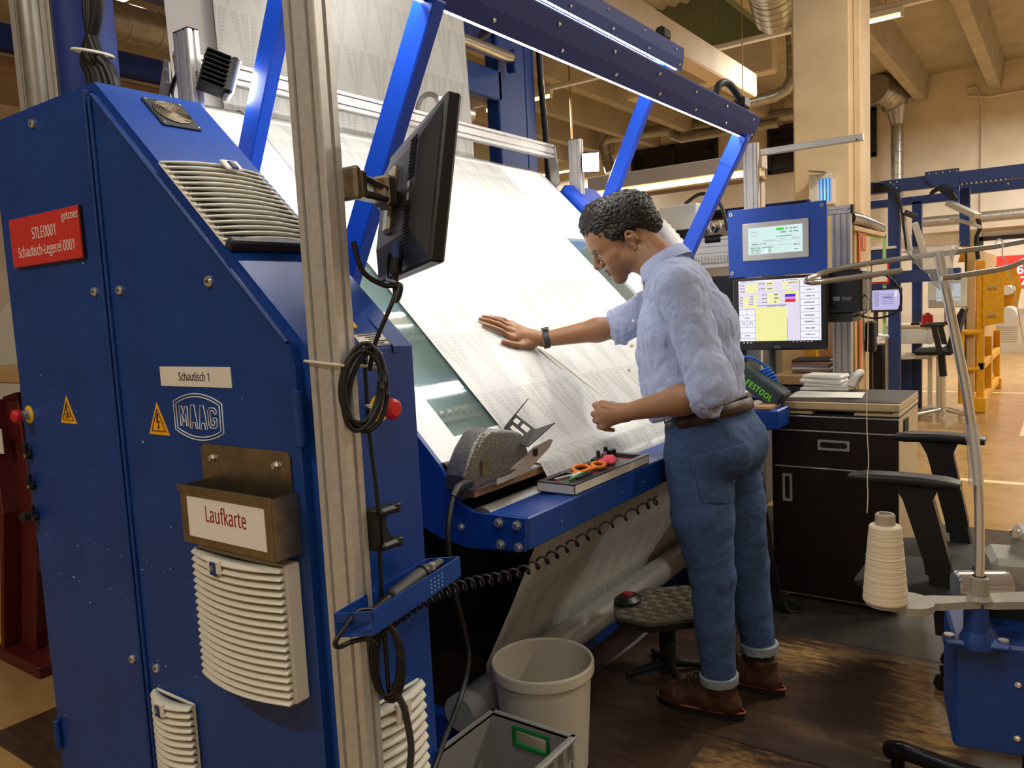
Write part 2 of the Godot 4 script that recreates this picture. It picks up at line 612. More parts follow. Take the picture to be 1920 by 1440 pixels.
# ---------------------------------------------------------------- the hall
func build_room() -> void:
	var s := mb()
	box2(s, V(-5, -0.2, -16), V(18.2, 0, 9))
	struct("floor", s, M.floor_paint)
	s = mb(); box2(s, V(18, 0, -16), V(18.2, 7, 9)); struct("wall_back", s, M.plaster)
	s = mb(); box2(s, V(-5, 0, -16.2), V(18.2, 7, -16)); struct("wall_left", s, M.plaster)
	s = mb(); box2(s, V(-5, 0, 9), V(18.2, 7, 9.2)); struct("wall_right", s, M.plaster)
	s = mb(); box2(s, V(-5.2, 0, -16.2), V(-5, 7, 9.2)); struct("wall_front", s, M.plaster)
	# ceiling slab with one rooflight shaft
	s = mb()
	box2(s, V(-5, 5.5, -16), V(9.6, 5.7, 9))
	box2(s, V(13.2, 5.5, -16), V(18, 5.7, 9))
	box2(s, V(9.6, 5.5, -16), V(13.2, 5.7, -6.6))
	box2(s, V(9.6, 5.5, -4.05), V(13.2, 5.7, 9))
	struct("ceiling", s, M.ceiling_paint)
	var sh := mb()
	box2(sh, V(9.5, 5.5, -6.7), V(9.6, 6.4, -3.95)); box2(sh, V(13.2, 5.5, -6.7), V(13.3, 6.4, -3.95))
	box2(sh, V(9.6, 5.5, -6.7), V(13.2, 6.4, -6.6)); box2(sh, V(9.6, 5.5, -4.05), V(13.2, 6.4, -3.95))
	struct("trim_1", sh, M.shaft_green)
	var cr := mb()
	var prof := []
	for i in 61:
		prof.append(Vector2(-6.7 + i * 0.046, 6.35 + 0.03 * sin(i * 1.3)))
	sheet(cr, prof, 9.5, 13.3)
	struct("trim_2", cr, M.corrugated)
	var n := 3
	for z in [1.25, 0.0, -1.25, -2.5, -5.3, -7.0, -8.25, -9.5, -10.75, -12.0]:
		s = mb()
		if z == -5.3:
			box2(s, V(13.3, 5.0, z - 0.1), V(18, 5.5, z + 0.1))
		else:
			prism(s, P2([-0.16, 0, -0.09, -0.5, 0.09, -0.5, 0.16, 0]), Transform3D(Basis(V(0, 0, -1), V(0, 1, 0), V(1, 0, 0)), V(1.0 if z > -6 else -5.0, 5.5, z)), 17.0 if z > -6 else 23.0)
		struct("trim_%d" % n, s, M.ceiling_paint); n += 1
	s = mb(); box2(s, V(1.0, 4.08, -3.85), V(11.2, 4.4, -3.6), 0.02); struct("trim_%d" % n, s, M.plaster); n += 1
	s = mb(); box2(s, V(13.2, 4.95, -6.6), V(13.5, 5.5, -4.0), 0.02); struct("trim_%d" % n, s, M.plaster); n += 1
	# painted floor lines
	for L in [[V(-5, 0, -3.93), V(3.5, 0.002, -3.82), "line_yellow"], [V(4.5, 0, 0.0), V(4.62, 0.002, 6), "line_white"], [V(8.2, 0, -0.36), V(17.6, 0.002, -0.28), "line_white"], [V(6.2, 0, -1.3), V(6.28, 0.002, 3), "line_white"], [V(11.3, 0, -1.6), V(11.4, 0.002, 1), "line_white"]]:
		s = mb(); box2(s, L[0], L[1]); struct("trim_%d" % n, s, M[L[2]]); n += 1
	# dark windows high in the back wall
	var k := 1
	for w in [[-5.56, -4.3, 3.98, 5.01], [-3.9, -3.33, 4.06, 5.05], [-8.9, -6.7, 4.45, 5.0]]:
		var a := mb()
		var z0: float = w[0]; var z1: float = w[1]; var y0: float = w[2]; var y1: float = w[3]
		for b in [[z0, z1, y1 - 0.09, y1], [z0, z1, y0, y0 + 0.09], [z0, z0 + 0.09, y0, y1], [z1 - 0.09, z1, y0, y1], [(z0 + z1) / 2 - 0.05, (z0 + z1) / 2 + 0.05, y0, y1]]:
			box2(a, V(17.9, b[2], b[0]), V(17.99, b[3], b[1]), 0.01)
		var wn := struct("window_%d" % k, a, M.frame_black)
		for side in 2:
			var g := mb()
			var za := lerpf(z0, z1, side * 0.5)
			box2(g, V(17.955, y0 + 0.02, za + 0.03), V(17.985, y1 - 0.02, za + (z1 - z0) / 2 - 0.03))
			obj("pane", g, M.dark_pane, wn)
		k += 1
	# cream pillar: a square shaft with a set-back strip
	s = mb(); box2(s, V(7.02, 0, -1.96), V(7.5, 5.5, -1.5), 0.015); var pil := struct("pillar", s, M.pillar_paint)
	s = mb(); box2(s, V(7.12, 0, -1.5), V(7.5, 5.5, -1.44), 0.01); obj("corner_strip", s, M.pillar_paint, pil)

func fixture(at: Vector3, L: float, label: String, energy: float, warm := true) -> void:
	var t := thing("tube_light", label, "lamp", at, "ceiling tube lights")
	var h := mb()
	prism(h, P2([-0.05, 0.06, -0.03, 0.0, 0.03, 0.0, 0.05, 0.06]), Transform3D(Basis(V(1, 0, 0), V(0, 1, 0), V(0, 0, 1)), at + V(0, 0.02, -L / 2)), L)
	obj("housing", h, M.white_plastic, t)
	var tb := mb()
	cyl(tb, at + V(0, -0.01, -L / 2 + 0.03), at + V(0, -0.01, L / 2 - 0.03), 0.019, -1, 12)
	obj("tube", tb, M.tube_warm if warm else M.tube_white, t)
	var e := mb()
	for sg in [-1, 1]:
		e = mb(); box(e, at + V(0, 0.0, sg * (L / 2 - 0.015)), V(0.05, 0.07, 0.03), 0.005); obj("socket", e, M.white_plastic, t)
		e = mb(); cyl(e, at + V(0, 0.07, sg * L * 0.35), V(at.x, 5.5, at.z + sg * L * 0.35), 0.005, -1, 6); obj("hanger_rod", e, M.galvanised, t)
	area_light("tube_lamp", at + V(0, -0.04, 0), V(0, -1, 0), Vector2(0.06, L - 0.06), energy, Color(1.0, 0.975, 0.92) if warm else Color(1.0, 0.97, 0.9), V(1, 0, 0))

# ---------------------------------------------------------------- background of the hall
func spiral_duct(st: SurfaceTool, pts: Array, r: float, seam := 0.12) -> void:
	tube(st, pts, r, 20)
	for i in pts.size() - 1:   # raised lock seams
		var a: Vector3 = pts[i]
		var b: Vector3 = pts[i + 1]
		var L := a.distance_to(b)
		var n := int(L / seam)
		var d := (b - a).normalized()
		for k in n:
			var c := a + d * (seam * (k + 0.5))
			lathe(st, [Vector2(r, -0.006), Vector2(r + 0.005, 0), Vector2(r, 0.006)], Transform3D(frame_of(d), c), 20)

func build_background() -> void:
	# lit ceiling tubes: the ones in view, then unseen ones added to light the hall
	for L in [[10.73, -2.34, "tube light passing behind the cream pillar"], [10.73, -4.8, "tube light beside the upper lamp housing of the table"], [10.73, -7.3, "tube light behind the blue roll-stand column"]]:
		fixture(V(L[0], 4.6, L[1]), 1.3, L[2], 14.0)
	fixture(V(17.0, 4.6, -10.4), 1.3, "farthest small tube light near the back wall, left of the floodlight", 14.0)
	for x in [5.5, 14.5]:
		for z in [0.6, 3.8]:
			fixture(V(x, 4.6, z), 1.3, "added unseen tube light %s the aisle, out of frame, %s" % ["over" if z < 1 else "beyond", "near the drawer cabinet" if x < 10 else "near the yellow trolley"], 13.0 if x < 10 else 32.0)
	for L in [[0.3, 0.6, 3.0, "above the camera"], [-2.2, -2.6, 9.0, "left of the blue cabinet doors"], [-2.2, 2.6, 5.0, "behind the camera"], [4.5, -8.0, 4.0, "behind the roll stand"]]:
		fixture(V(L[0], 4.6, L[1]), 1.3, "added unseen tube light out of frame " + L[3], L[2])
	var t := thing("light_rail", "long pale carrier rail under the ceiling that holds the tube lights", "rail", V(10.73, 4.68, -1))
	var s := mb()
	box2(s, V(10.69, 4.68, -9.5), V(10.77, 4.75, 4), 0.01)
	obj("rail", s, M.white_plastic, t)
	for z in [-8.4, -6.0, -4.0, -2.9, -1.0]:
		s = mb(); cyl(s, V(10.73, 4.75, z), V(10.73, 5.5, z), 0.006, -1, 6); obj("hanger_rod", s, M.galvanised, t)
	# spiral ducts
	t = thing("air_duct", "vertical spiral duct with a cone reducer on the back wall right of the pillar", "duct", V(17.5, 2.6, -2.87))
	s = mb(); spiral_duct(s, [V(17.0, 5.2, -3.15), V(17.4, 5.12, -2.95), V(17.5, 4.95, -2.88)], 0.27); obj("elbow", s, M.galvanised, t)
	s = mb(); spiral_duct(s, [V(17.5, 5.3, -2.88), V(17.5, 4.9, -2.88)], 0.2); obj("body", s, M.galvanised, t)
	s = mb(); cyl(s, V(17.5, 4.9, -2.88), V(17.5, 4.55, -2.87), 0.2, 0.115, 24); obj("reducer", s, M.steel, t)
	s = mb(); spiral_duct(s, [V(17.5, 4.56, -2.87), V(17.5, 2.6, -2.87)], 0.115, 0.22); obj("pipe", s, M.galvanised, t)
	s = mb(); spiral_duct(s, [V(17.5, 5.1, -2.9), V(17.5, 5.1, -4.0)], 0.1); obj("branch", s, M.galvanised, t)
	t = thing("air_duct", "spiral duct that comes down from the rooflight and bends left beside the pillar", "duct", V(13, 4.45, -3.6))
	s = mb(); spiral_duct(s, [V(13, 5.48, -3.62), V(13, 4.72, -3.62), V(13, 4.55, -3.72), V(13, 4.48, -3.9), V(13, 4.42, -4.9)], 0.095, 0.18); obj("pipe", s, M.galvanised, t)
	t = thing("air_duct", "long horizontal spiral duct with a drop at its left end under the ceiling", "duct", V(17, 4.9, -7))
	s = mb(); spiral_duct(s, [V(17, 4.4, -9.0), V(17, 5.05, -9.15), V(17, 5.22, -9.0), V(17, 5.0, -4.6)], 0.13, 0.3); obj("pipe", s, M.galvanised, t)
	t = thing("air_duct", "thin hooked spiral duct just below the long horizontal duct", "duct", V(16.9, 4.75, -6.4))
	s = mb(); spiral_duct(s, [V(16.9, 5.2, -7.35), V(16.9, 4.97, -7.33), V(16.9, 4.88, -7.15), V(16.9, 4.86, -5.0)], 0.1, 0.3); obj("pipe", s, M.galvanised, t)
	t = thing("air_duct", "fat silver duct end hanging at the top edge beside the pillar", "duct", V(10.6, 5.1, -3.2))
	s = mb(); spiral_duct(s, [V(9.4, 5.16, -2.95), V(10.2, 5.14, -3.08), V(10.75, 4.98, -3.17)], 0.3); obj("pipe", s, M.galvanised, t)
	t = thing("air_duct", "long brown-lit duct at the upper left behind the cables", "duct", V(5, 4.1, -7))
	s = mb(); spiral_duct(s, [V(1.5, 4.1, -7), V(9, 4.08, -7)], 0.16, 0.3); obj("pipe", s, M.galvanised, t)
	t = thing("air_duct", "horizontal silver duct along the back wall behind the blue gantry", "duct", V(17.5, 2.6, -1.2))
	s = mb(); spiral_duct(s, [V(17.5, 2.6, -2.4), V(17.5, 2.6, 5)], 0.1, 0.6); obj("pipe", s, M.galvanised, t)
	s = mb(); tube(s, curve([V(17.95, 0.5, -1.46), V(17.95, 4.78, -1.46), V(17.95, 4.88, -1.38), V(17.95, 4.9, 3)], 4), 0.02, 8)
	tag(obj("conduit", s, M.plaster), "thin painted conduit bent at a right angle on the back wall", "pipe")
	# hanging rods and cables of the middle bay
	for q in [[V(9.75, 5.5, -3.3), V(9.75, 2.4, -3.32), "taut brown cable hanging in front of the girder beside the lamp housing", 0.006], [V(10.9, 6.36, -6.42), V(10.9, 0.0, -6.42), "thin brown conduit hanging left of the small floodlight", 0.016]]:
		s = mb(); tube(s, [q[0], q[1]], q[3], 6); tag(obj("hanging_cable", s, M.wood_edge), q[2], "cable")
	# the roll stand behind the cloth
	t = thing("roll_stand", "tall blue roll stand with a steel roller behind the hanging cloth", "machine frame", V(5.1, 0, -3.5))
	s = mb(); box2(s, V(4.9, 0, -3.62), V(5.26, 4.2, -3.5), 0.01); obj("column", s, M.blue_paint, t)
	s = mb(); box2(s, V(5.26, 0, -3.7), V(5.4, 4.2, -3.5), 0.01); obj("flange", s, M.blue_paint, t)
	s = mb(); box2(s, V(1.9, 2.9, -3.62), V(4.95, 3.12, -3.5), 0.01); obj("crossbeam", s, M.blue_paint, t)
	s = mb(); box2(s, V(1.9, 3.3, -3.66), V(4.95, 3.5, -3.54), 0.01); obj("top_beam", s, M.navy, t)
	s = mb(); cyl(s, V(2.2, 3.2, -3.42), V(4.95, 3.2, -3.42), 0.045); obj("roller", s, M.steel, t)
	s = mb(); box2(s, V(4.95, 3.1, -3.46), V(5.0, 3.26, -3.38), 0.01); obj("roller_bracket", s, M.blue_paint, t)
	s = mb(); tube(s, curve([V(5.5, 4.2, -3.5), V(5.45, 3.3, -3.48), V(5.5, 2.6, -3.48), V(5.52, 1.5, -3.48)], 5), 0.025, 8); obj("hose", s, M.cord, t)
	s = mb(); tube(s, curve([V(4.5, 3.2, -3.5), V(4.7, 3.3, -3.45), V(4.9, 3.5, -3.45)], 5), 0.02, 8); obj("wiring_loom", s, M.dark_grey, t)
	# next machine: long beams behind the cables at the upper left
	t = thing("machine_frame", "long blue crossbeam of the next machine behind the black cables", "machine frame", V(3, 0, -5))
	s = mb(); box2(s, V(1.5, 2.99, -5.1), V(4.8, 3.13, -5.0), 0.005); obj("crossbeam", s, M.navy, t)
	s = mb(); box2(s, V(1.5, 2.9, -5.25), V(4.8, 2.98, -5.12), 0.005); obj("lower_beam", s, M.wood_edge, t)
	s = mb(); box2(s, V(4.7, 0, -5.25), V(4.8, 3.13, -5.0), 0.005); obj("upright", s, M.navy, t)
	s = mb(); box2(s, V(1.5, 0, -5.25), V(1.6, 3.13, -5.0), 0.005); obj("upright", s, M.navy, t)
	# second table behind the operator
	t = thing("far_machine", "second inspection machine with white slotted rails behind the operator", "machine", V(5, 0, -2))
	s = mb(); slotted(s, 0.04, 0.155, Transform3D(Basis(V(1, 0, 0), V(0, 1, 0), V(0, 0, 1)), V(4.85, 1.665, -2.35)), 0.85, 0.04); obj("slotted_rail", s, M.white_plastic, t)
	for i in 18:
		s = mb(); box(s, V(4.82, 1.605, -1.97 + i * 0.021), V(0.012, 0.05, 0.009), 0.002); obj("comb_tooth", s, M.white_plastic, t)
	s = mb(); box2(s, V(4.82, 1.55, -2.35), V(4.88, 1.575, -1.5), 0.003); obj("lower_rail", s, M.white_plastic, t)
	s = mb(); box2(s, V(4.9, 0, -2.3), V(5.5, 1.5, -1.6), 0.01); obj("body", s, M.dark_grey, t)
	s = mb(); box2(s, V(4.95, 1.82, -2.26), V(5.2, 1.985, -2.0), 0.008); obj("control_box", s, M.cream_plastic, t)
	s = mb(); box2(s, V(4.95, 1.6, -2.25), V(5.2, 1.82, -2.02), 0.008); obj("box_stand", s, M.black_matt, t)
	s = mb(); tube(s, curve([V(5.0, 1.99, -2.1), V(5.05, 2.05, -2.0), V(5.1, 1.98, -1.9), V(5.1, 1.8, -1.85)], 5), 0.012, 6); obj("hose", s, M.cord, t)
	s = mb(); tube(s, ring_pts(V(4.8, 1.8, -1.82), V(1, 0, 0.2), 0.04, 20), 0.005, 6, true)
	for i in 3: tube(s, [V(4.8, 1.8, -1.82), V(4.8, 1.8 + 0.04 * sin(i * 2.1), -1.82 + 0.04 * cos(i * 2.1))], 0.003, 5)
	obj("hand_wheel", s, M.steel, t)
	s = mb(); box(s, V(4.83, 1.79, -1.83), V(0.04, 0.04, 0.04), 0.006); obj("motor", s, M.black_plastic, t)
	s = mb(); cyl(s, V(4.85, 1.73, -1.9), V(4.85, 1.73, -1.8), 0.03); obj("bearing", s, M.black_plastic, t)
	s = mb(); box2(s, V(4.95, 1.72, -1.78), V(5.1, 1.9, -1.7), 0.01); obj("cover", s, M.dark_grey, t)
	s = mb()
	var hp := curve([V(4.75, 1.62, -2.3), V(4.75, 1.86, -2.28), V(4.75, 1.84, -2.18), V(4.76, 1.7, -2.06), V(4.76, 1.6, -2.0)], 10)
	var hr := []
	for i in hp.size(): hr.append(0.05 + 0.008 * (i % 2))
	tube(s, hp, hr, 14); obj("corrugated_hose", s, M.white_plastic, t)
	# crossbeam with a long tube underneath
	t = thing("lit_crossbeam", "beige crossbeam with a long fluorescent tube along its underside, behind the blue struts", "lamp", V(6, 2.3, -2.5))
	s = mb(); box2(s, V(6.0, 2.31, -3.4), V(6.12, 2.43, -1.9), 0.005); obj("beam", s, M.plaster, t)
	s = mb(); cyl(s, V(6.03, 2.285, -3.35), V(6.03, 2.285, -1.95), 0.02, -1, 12); obj("tube", s, M.tube_warm, t)
	s = mb(); box2(s, V(6.0, 2.225, -3.4), V(6.1, 2.25, -1.9), 0.003); obj("tray", s, M.wood_edge, t)
	s = mb(); box2(s, V(6.04, 0, -3.38), V(6.12, 2.43, -3.3), 0.005); obj("upright", s, M.plaster, t)
	s = mb(); box2(s, V(6.04, 0, -2.0), V(6.12, 2.43, -1.92), 0.005); obj("upright", s, M.plaster, t)
	area_light("crossbeam_lamp", V(6.03, 2.255, -2.65), V(-1, -0.6, 0), Vector2(0.04, 1.3), 0.6, Color(1, 0.9, 0.65), V(0, 1, 0))
	s = mb(); box2(s, V(6.3, 0, -3.0), V(6.9, 1.95, -1.7), 0.02); var cab := thing("switch_cabinet", "plain beige cabinet behind the lit crossbeam", "cabinet", V(6.6, 0, -2.4)); obj("body", s, M.plaster, cab)
	s = mb(); box2(s, V(6.28, 1.99, -3.0), V(6.34, 2.07, -1.64), 0.004); obj("cable_tray", s, M.navy, cab)
	s = mb()
	for i in 5: tube(s, [V(6.26, 2.0 + i * 0.014, -3.0), V(6.26, 2.0 + i * 0.014 + 0.01 * sin(i), -1.9), V(6.26, 2.0 + i * 0.014, -1.65)], 0.009, 6)
	obj("cable_bundle", s, M.cord, cab)
	build_right_bay()
	build_left_bay()

func ring_pts(c: Vector3, n: Vector3, r: float, m := 16, sq := 1.0) -> Array:
	var F := frame_of(n)
	var o := []
	for i in m:
		var a := TAU * i / m
		o.append(c + F.x * cos(a) * r + F.z * sin(a) * r * sq)
	return o

func build_right_bay() -> void:
	var s: SurfaceTool
	# blue gantry
	var t := thing("gantry", "dark blue steel gantry with cable chain across the right background", "machine frame", V(9.2, 0, -1.2))
	s = mb(); box2(s, V(9.0, 2.345, -1.95), V(9.1, 2.47, 3.0), 0.005); obj("top_beam", s, M.gantry_blue, t)
	s = mb(); box2(s, V(9.8, 2.27, -2.2), V(9.9, 2.36, -1.0), 0.005); obj("rear_beam", s, M.gantry_blue, t)
	s = mb(); box2(s, V(9.8, 2.32, -1.0), V(9.9, 2.46, 3.0), 0.005); obj("rear_beam", s, M.gantry_blue, t)
	s = mb(); box2(s, V(9.0, 0, -1.565), V(9.1, 2.36, -1.455), 0.005); obj("column", s, M.gantry_blue, t)
	s = mb(); box2(s, V(9.8, 0, -1.46), V(9.9, 2.3, -1.365), 0.005); obj("column", s, M.gantry_blue, t)
	s = mb(); prism(s, P2([-1.222, 2.5, -0.92, 2.5, -0.92, 2.16, -1.0, 2.2, -1.213, 2.42]), Transform3D(Basis(V(0, 0, 1), V(0, 1, 0), V(1, 0, 0)), V(8.97, 0, 0)), 0.02); obj("gusset_plate", s, M.gantry_blue, t)
	s = mb(); box2(s, V(9.3, 1.75, -0.95), V(9.4, 2.34, -0.86), 0.005); obj("column", s, M.gantry_blue, t)
	s = mb(); box2(s, V(8.8, 1.41, -1.47), V(8.95, 1.53, -0.89), 0.005); obj("low_beam", s, M.gantry_blue, t)
	s = mb(); box2(s, V(8.95, 1.3, -1.95), V(9.1, 1.765, -1.48), 0.005); obj("head_box", s, M.gantry_blue, t)
	s = mb(); box2(s, V(8.93, 1.765, -1.9), V(9.1, 1.79, -1.48), 0.003); obj("shelf_strip", s, M.white_plastic, t)
	for q in [[-1.54, 2.44], [-1.48, 2.44], [-1.51, 2.42], [-1.48, 2.38], [-1.18, 2.475], [-1.12, 2.475], [-1.06, 2.475], [-1.0, 2.475], [-0.94, 2.475]]:
		s = mb(); dome(s, V(8.965 if q[0] > -1.3 else 8.998, q[1], q[0]), V(-1, 0, 0), 0.008, 0.006, 8); obj("bolt", s, M.chrome, t)
	for i in 22:
		s = mb(); box(s, V(8.93, 2.337 if i < 20 else 2.337 - (i - 19) * 0.022, -0.91 + minf(i, 20) * 0.02), V(0.03, 0.016, 0.014), 0.003); obj("chain_link", s, M.black_plastic if i % 2 == 0 else M.chrome, t)
	s = mb(); bar(s, V(8.9, 2.165, -1.0), V(8.75, 2.0, -0.74), V(0, 1, 0), 0.05, 0.1, 0.004); obj("grip_arm", s, M.aluminium, t)
	s = mb(); bar(s, V(8.9, 2.02, -0.98), V(8.8, 1.9, -0.72), V(0, 1, 0), 0.03, 0.05, 0.004); obj("grip_arm", s, M.aluminium, t)
	s = mb(); tube(s, curve([V(8.95, 2.2, -0.95), V(8.9, 2.32, -1.02), V(8.9, 2.3, -1.12), V(8.95, 2.27, -1.16)], 6), 0.022, 8); obj("hose", s, M.cord, t)
	s = mb(); tube(s, curve([V(8.95, 2.0, -0.76), V(8.95, 1.9, -0.74), V(8.95, 1.8, -0.77), V(8.95, 1.6, -0.75)], 6), 0.02, 8); obj("hose", s, M.cord, t)
	for i in 5:
		s = mb(); tube(s, curve([V(8.96, 2.45 - i * 0.025, -1.7), V(8.94, 2.43 - i * 0.02, -1.6), V(8.94, 2.34, -1.5 + i * 0.006), V(8.95, 2.15, -1.43), V(8.95, 1.9, -1.4), V(8.95, 1.72, -1.38)], 5), 0.012, 6); obj("cable", s, M.cord, t)
	s = mb(); bar(s, V(9.0, 2.13, -1.43), V(9.15, 1.74, -1.38), V(0, 0, 1), 0.05, 0.05, 0.005); obj("cylinder", s, M.cream_plastic, t)
	s = mb(); bar(s, V(9.1, 2.02, -1.33), V(9.15, 1.7, -1.25), V(0, 0, 1), 0.06, 0.05, 0.01); obj("cylinder", s, M.cream_plastic, t)
	s = mb(); tube(s, [V(8.95, 2.12, -1.4), V(9.0, 2.07, -1.3)], 0.03, 10); obj("motor", s, M.dark_grey, t)
	# green bar, red framed notice, screens
	t = thing("notice_board", "small notice in a red frame on a pale green bar behind the wire hoop", "notice", V(8.6, 1.0, -1.56))
	s = mb(); box2(s, V(8.6, 0.9, -1.545), V(8.63, 1.9, -1.515), 0.003); obj("green_bar", s, M.green_bar, t)
	s = mb(); box2(s, V(8.6, 1.86, -1.66), V(8.63, 1.9, -1.515), 0.003); obj("cross_bar", s, M.green_bar, t)
	s = mb(); box2(s, V(8.575, 1.41, -1.65), V(8.595, 1.64, -1.483), 0.003); obj("red_frame", s, M.red, t)
	s = mb(); box2(s, V(8.568, 1.43, -1.636), V(8.576, 1.62, -1.497), 0.0); obj("sheet", s, M.paper, t)
	var face := Basis(V(0, 0, 1), V(0, 1, 0), V(-1, 0, 0))
	t = thing("flat_screen", "small screen with a lilac page behind the loop of black cable", "monitor", V(8.5, 0.9, -1.5))
	s = mb(); box2(s, V(8.5, 1.13, -1.64), V(8.54, 1.365, -1.355), 0.006); obj("housing", s, M.black_plastic, t)
	picture(plane_mesh(0.25, 0.195), "screen", screen_mat("lilac", Color(0.8, 0.78, 0.98)), t, face, V(8.497, 1.25, -1.497))
	s = mb(); box2(s, V(8.54, 0.885, -1.62), V(8.57, 1.2, -1.58), 0.004); obj("stand", s, M.dark_grey, t)
	t = thing("control_screen", "cream framed control screen left of the yellow rack", "monitor", V(9.3, 0.9, -1.05))
	s = mb(); box2(s, V(9.3, 1.13, -1.236), V(9.4, 1.44, -0.88), 0.012); obj("housing", s, M.cream_plastic, t)
	picture(plane_mesh(0.22, 0.2), "screen", screen_mat("pale", Color(0.78, 0.8, 0.8)), t, face, V(9.296, 1.3, -1.045))
	s = mb(); cyl(s, V(9.36, 0.95, -1.06), V(9.36, 1.14, -1.06), 0.03); obj("stand", s, M.chrome, t)
	# work desk and things on it
	t = thing("work_desk", "cream work desk with a shelf in the right background", "desk", V(9.5, 0, -1.4))
	s = mb(); box2(s, V(9.2, 0.93, -1.63), V(9.9, 0.955, -1.1), 0.004); obj("top", s, M.ply, t)
	s = mb(); box2(s, V(9.21, 0.765, -1.62), V(9.88, 0.93, -1.18), 0.006); obj("drawer_box", s, M.cream_plastic, t)
	s = mb(); box2(s, V(9.21, 0.6, -1.62), V(9.85, 0.62, -1.18), 0.004); obj("shelf", s, M.cream_plastic, t)
	for q in [[9.22, -1.61], [9.22, -1.2], [9.85, -1.61], [9.85, -1.2]]:
		s = mb(); box2(s, V(q[0] - 0.02, 0, q[1] - 0.02), V(q[0] + 0.02, 0.93, q[1] + 0.02), 0.003); obj("leg", s, M.cream_plastic, t)
	s = mb(); cyl(s, V(9.33, 0.956, -1.24), V(9.33, 1.06, -1.24), 0.055, 0.052, 20); cyl(s, V(9.33, 1.06, -1.24), V(9.33, 1.085, -1.24), 0.045, 0.02, 20)
	tag(obj("thread_spool", s, M.red), "bright red thread spool on the cream desk", "spool")
	s = mb(); box(s, V(9.35, 0.962, -1.5), V(0.25, 0.012, 0.2), 0.002); tag(obj("paper_stack", s, M.paper), "white sheets lying on the cream desk", "paper")
	s = mb(); box(s, V(9.4, 0.97, -1.36), V(0.12, 0.03, 0.08), 0.006); tag(obj("desk_phone", s, M.dark_grey), "flat dark device on the cream desk beside the red spool", "device")
	t = thing("side_table", "pale tilted side table left of the cream desk", "table", V(9.0, 0, -1.8))
	s = mb(); box(s, V(8.9, 0.87, -1.7), V(0.9, 0.03, 0.3), 0.004, Basis(V(1, 0, 0), 0.1)); obj("top", s, M.white_plastic, t)
	for q in [-1.88, -1.7]:
		s = mb(); box2(s, V(8.75, 0, q - 0.02), V(8.8, 0.86, q + 0.02), 0.003); obj("leg", s, M.navy, t)
	s = mb(); box2(s, V(9.3, 0, -1.9), V(9.6, 0.75, -1.68), 0.01); obj("cabinet", s, M.black_matt, t)
	t = thing("blue_crate", "dark blue box on the floor under the cream desk", "box", V(9.6, 0, -1.55)); s = mb(); box2(s, V(9.7, 0, -1.58), V(10.0, 0.55, -1.45), 0.01); obj("body", s, M.gantry_blue, t)
	# swivel chair at the desk
	t = thing("swivel_chair", "black swivel chair with chrome star foot at the far cream desk", "chair", V(9.4, 0, -1.16))
	s = mb(); box(s, V(9.4, 0.71, -1.17), V(0.42, 0.07, 0.36), 0.03); obj("seat", s, M.black_matt, t)
	s = mb(); prism(s, P2([-1.06, 0.72, -1.0, 0.74, -0.93, 1.0, -0.9, 1.12, -0.93, 1.14, -0.98, 1.04, -1.03, 0.86]), Transform3D(Basis(V(0, 0, 1), V(0, 1, 0), V(1, 0, 0)), V(9.22, 0, 0)), 0.36); obj("backrest", s, M.black_matt, t)
	for x in [9.18, 9.62]:
		s = mb(); box(s, V(x, 0.975, -1.17), V(0.06, 0.025, 0.22), 0.01); obj("armrest", s, M.black_plastic, t)
		s = mb(); bar(s, V(x, 0.97, -1.16), V(x, 0.68, -1.1), V(1, 0, 0), 0.04, 0.05, 0.005); obj("armrest_post", s, M.black_plastic, t)
	s = mb(); cyl(s, V(9.4, 0.45, -1.1), V(9.4, 0.68, -1.12), 0.035); obj("bellows", s, M.black_plastic, t)
	s = mb(); cyl(s, V(9.4, 0.12, -1.1), V(9.4, 0.46, -1.1), 0.025); obj("column", s, M.chrome, t)
	for i in 5:
		var a := TAU * i / 5.0 + 0.5
		s = mb(); tube(s, [V(9.4, 0.12, -1.1), V(9.4 + 0.28 * cos(a), 0.06, -1.1 + 0.28 * sin(a))], [0.028, 0.02], 10)
		cyl(s, V(9.4 + 0.28 * cos(a), 0.0, -1.1 + 0.28 * sin(a)), V(9.4 + 0.28 * cos(a), 0.06, -1.1 + 0.28 * sin(a)), 0.022, -1, 10)
		obj("leg", s, M.chrome, t)
	t.position += V(-0.45, 0, 0.055)
	s = mb(); box(s, V(8.93, 0.755, -1.125), V(0.25, 0.02, 0.2), 0.006); tag(obj("paper_stack", s, M.paper), "white papers on the seat of the far swivel chair", "paper")
	# yellow rack trolley with plywood sides
	t = thing("yellow_trolley", "yellow steel trolley with plywood panel and grab handle in the right background", "trolley", V(10, 0, -0.8))
	s = mb(); box2(s, V(9.55, 0.12, -0.9), V(9.6, 1.72, -0.83), 0.003); obj("ply_panel", s, M.ply, t)
	s = mb(); box2(s, V(9.53, 0.12, -0.92), V(9.55, 1.7, -0.9), 0.002); obj("panel_edge", s, M.dark_grey, t)
	s = mb(); box2(s, V(9.75, 0.2, -0.84), V(12.2, 1.72, -0.815), 0.003); obj("ply_panel", s, M.ply, t)
	for x in [9.62, 10.6, 11.9]:
		s = mb(); box2(s, V(x, 0.1, -0.815), V(x + 0.07, 1.6 if x < 10 else 0.75, -0.745), 0.005); obj("post", s, M.rack_yellow, t)
	for y in [0.12, 0.5]:
		s = mb(); box2(s, V(9.62, y - 0.05, -0.8), V(11.95, y + 0.03, -0.745), 0.005); obj("rail", s, M.rack_yellow, t)
	s = mb(); box2(s, V(9.55, 0.0, -0.9), V(9.8, 0.16, -0.72), 0.01); obj("foot", s, M.rack_yellow, t)
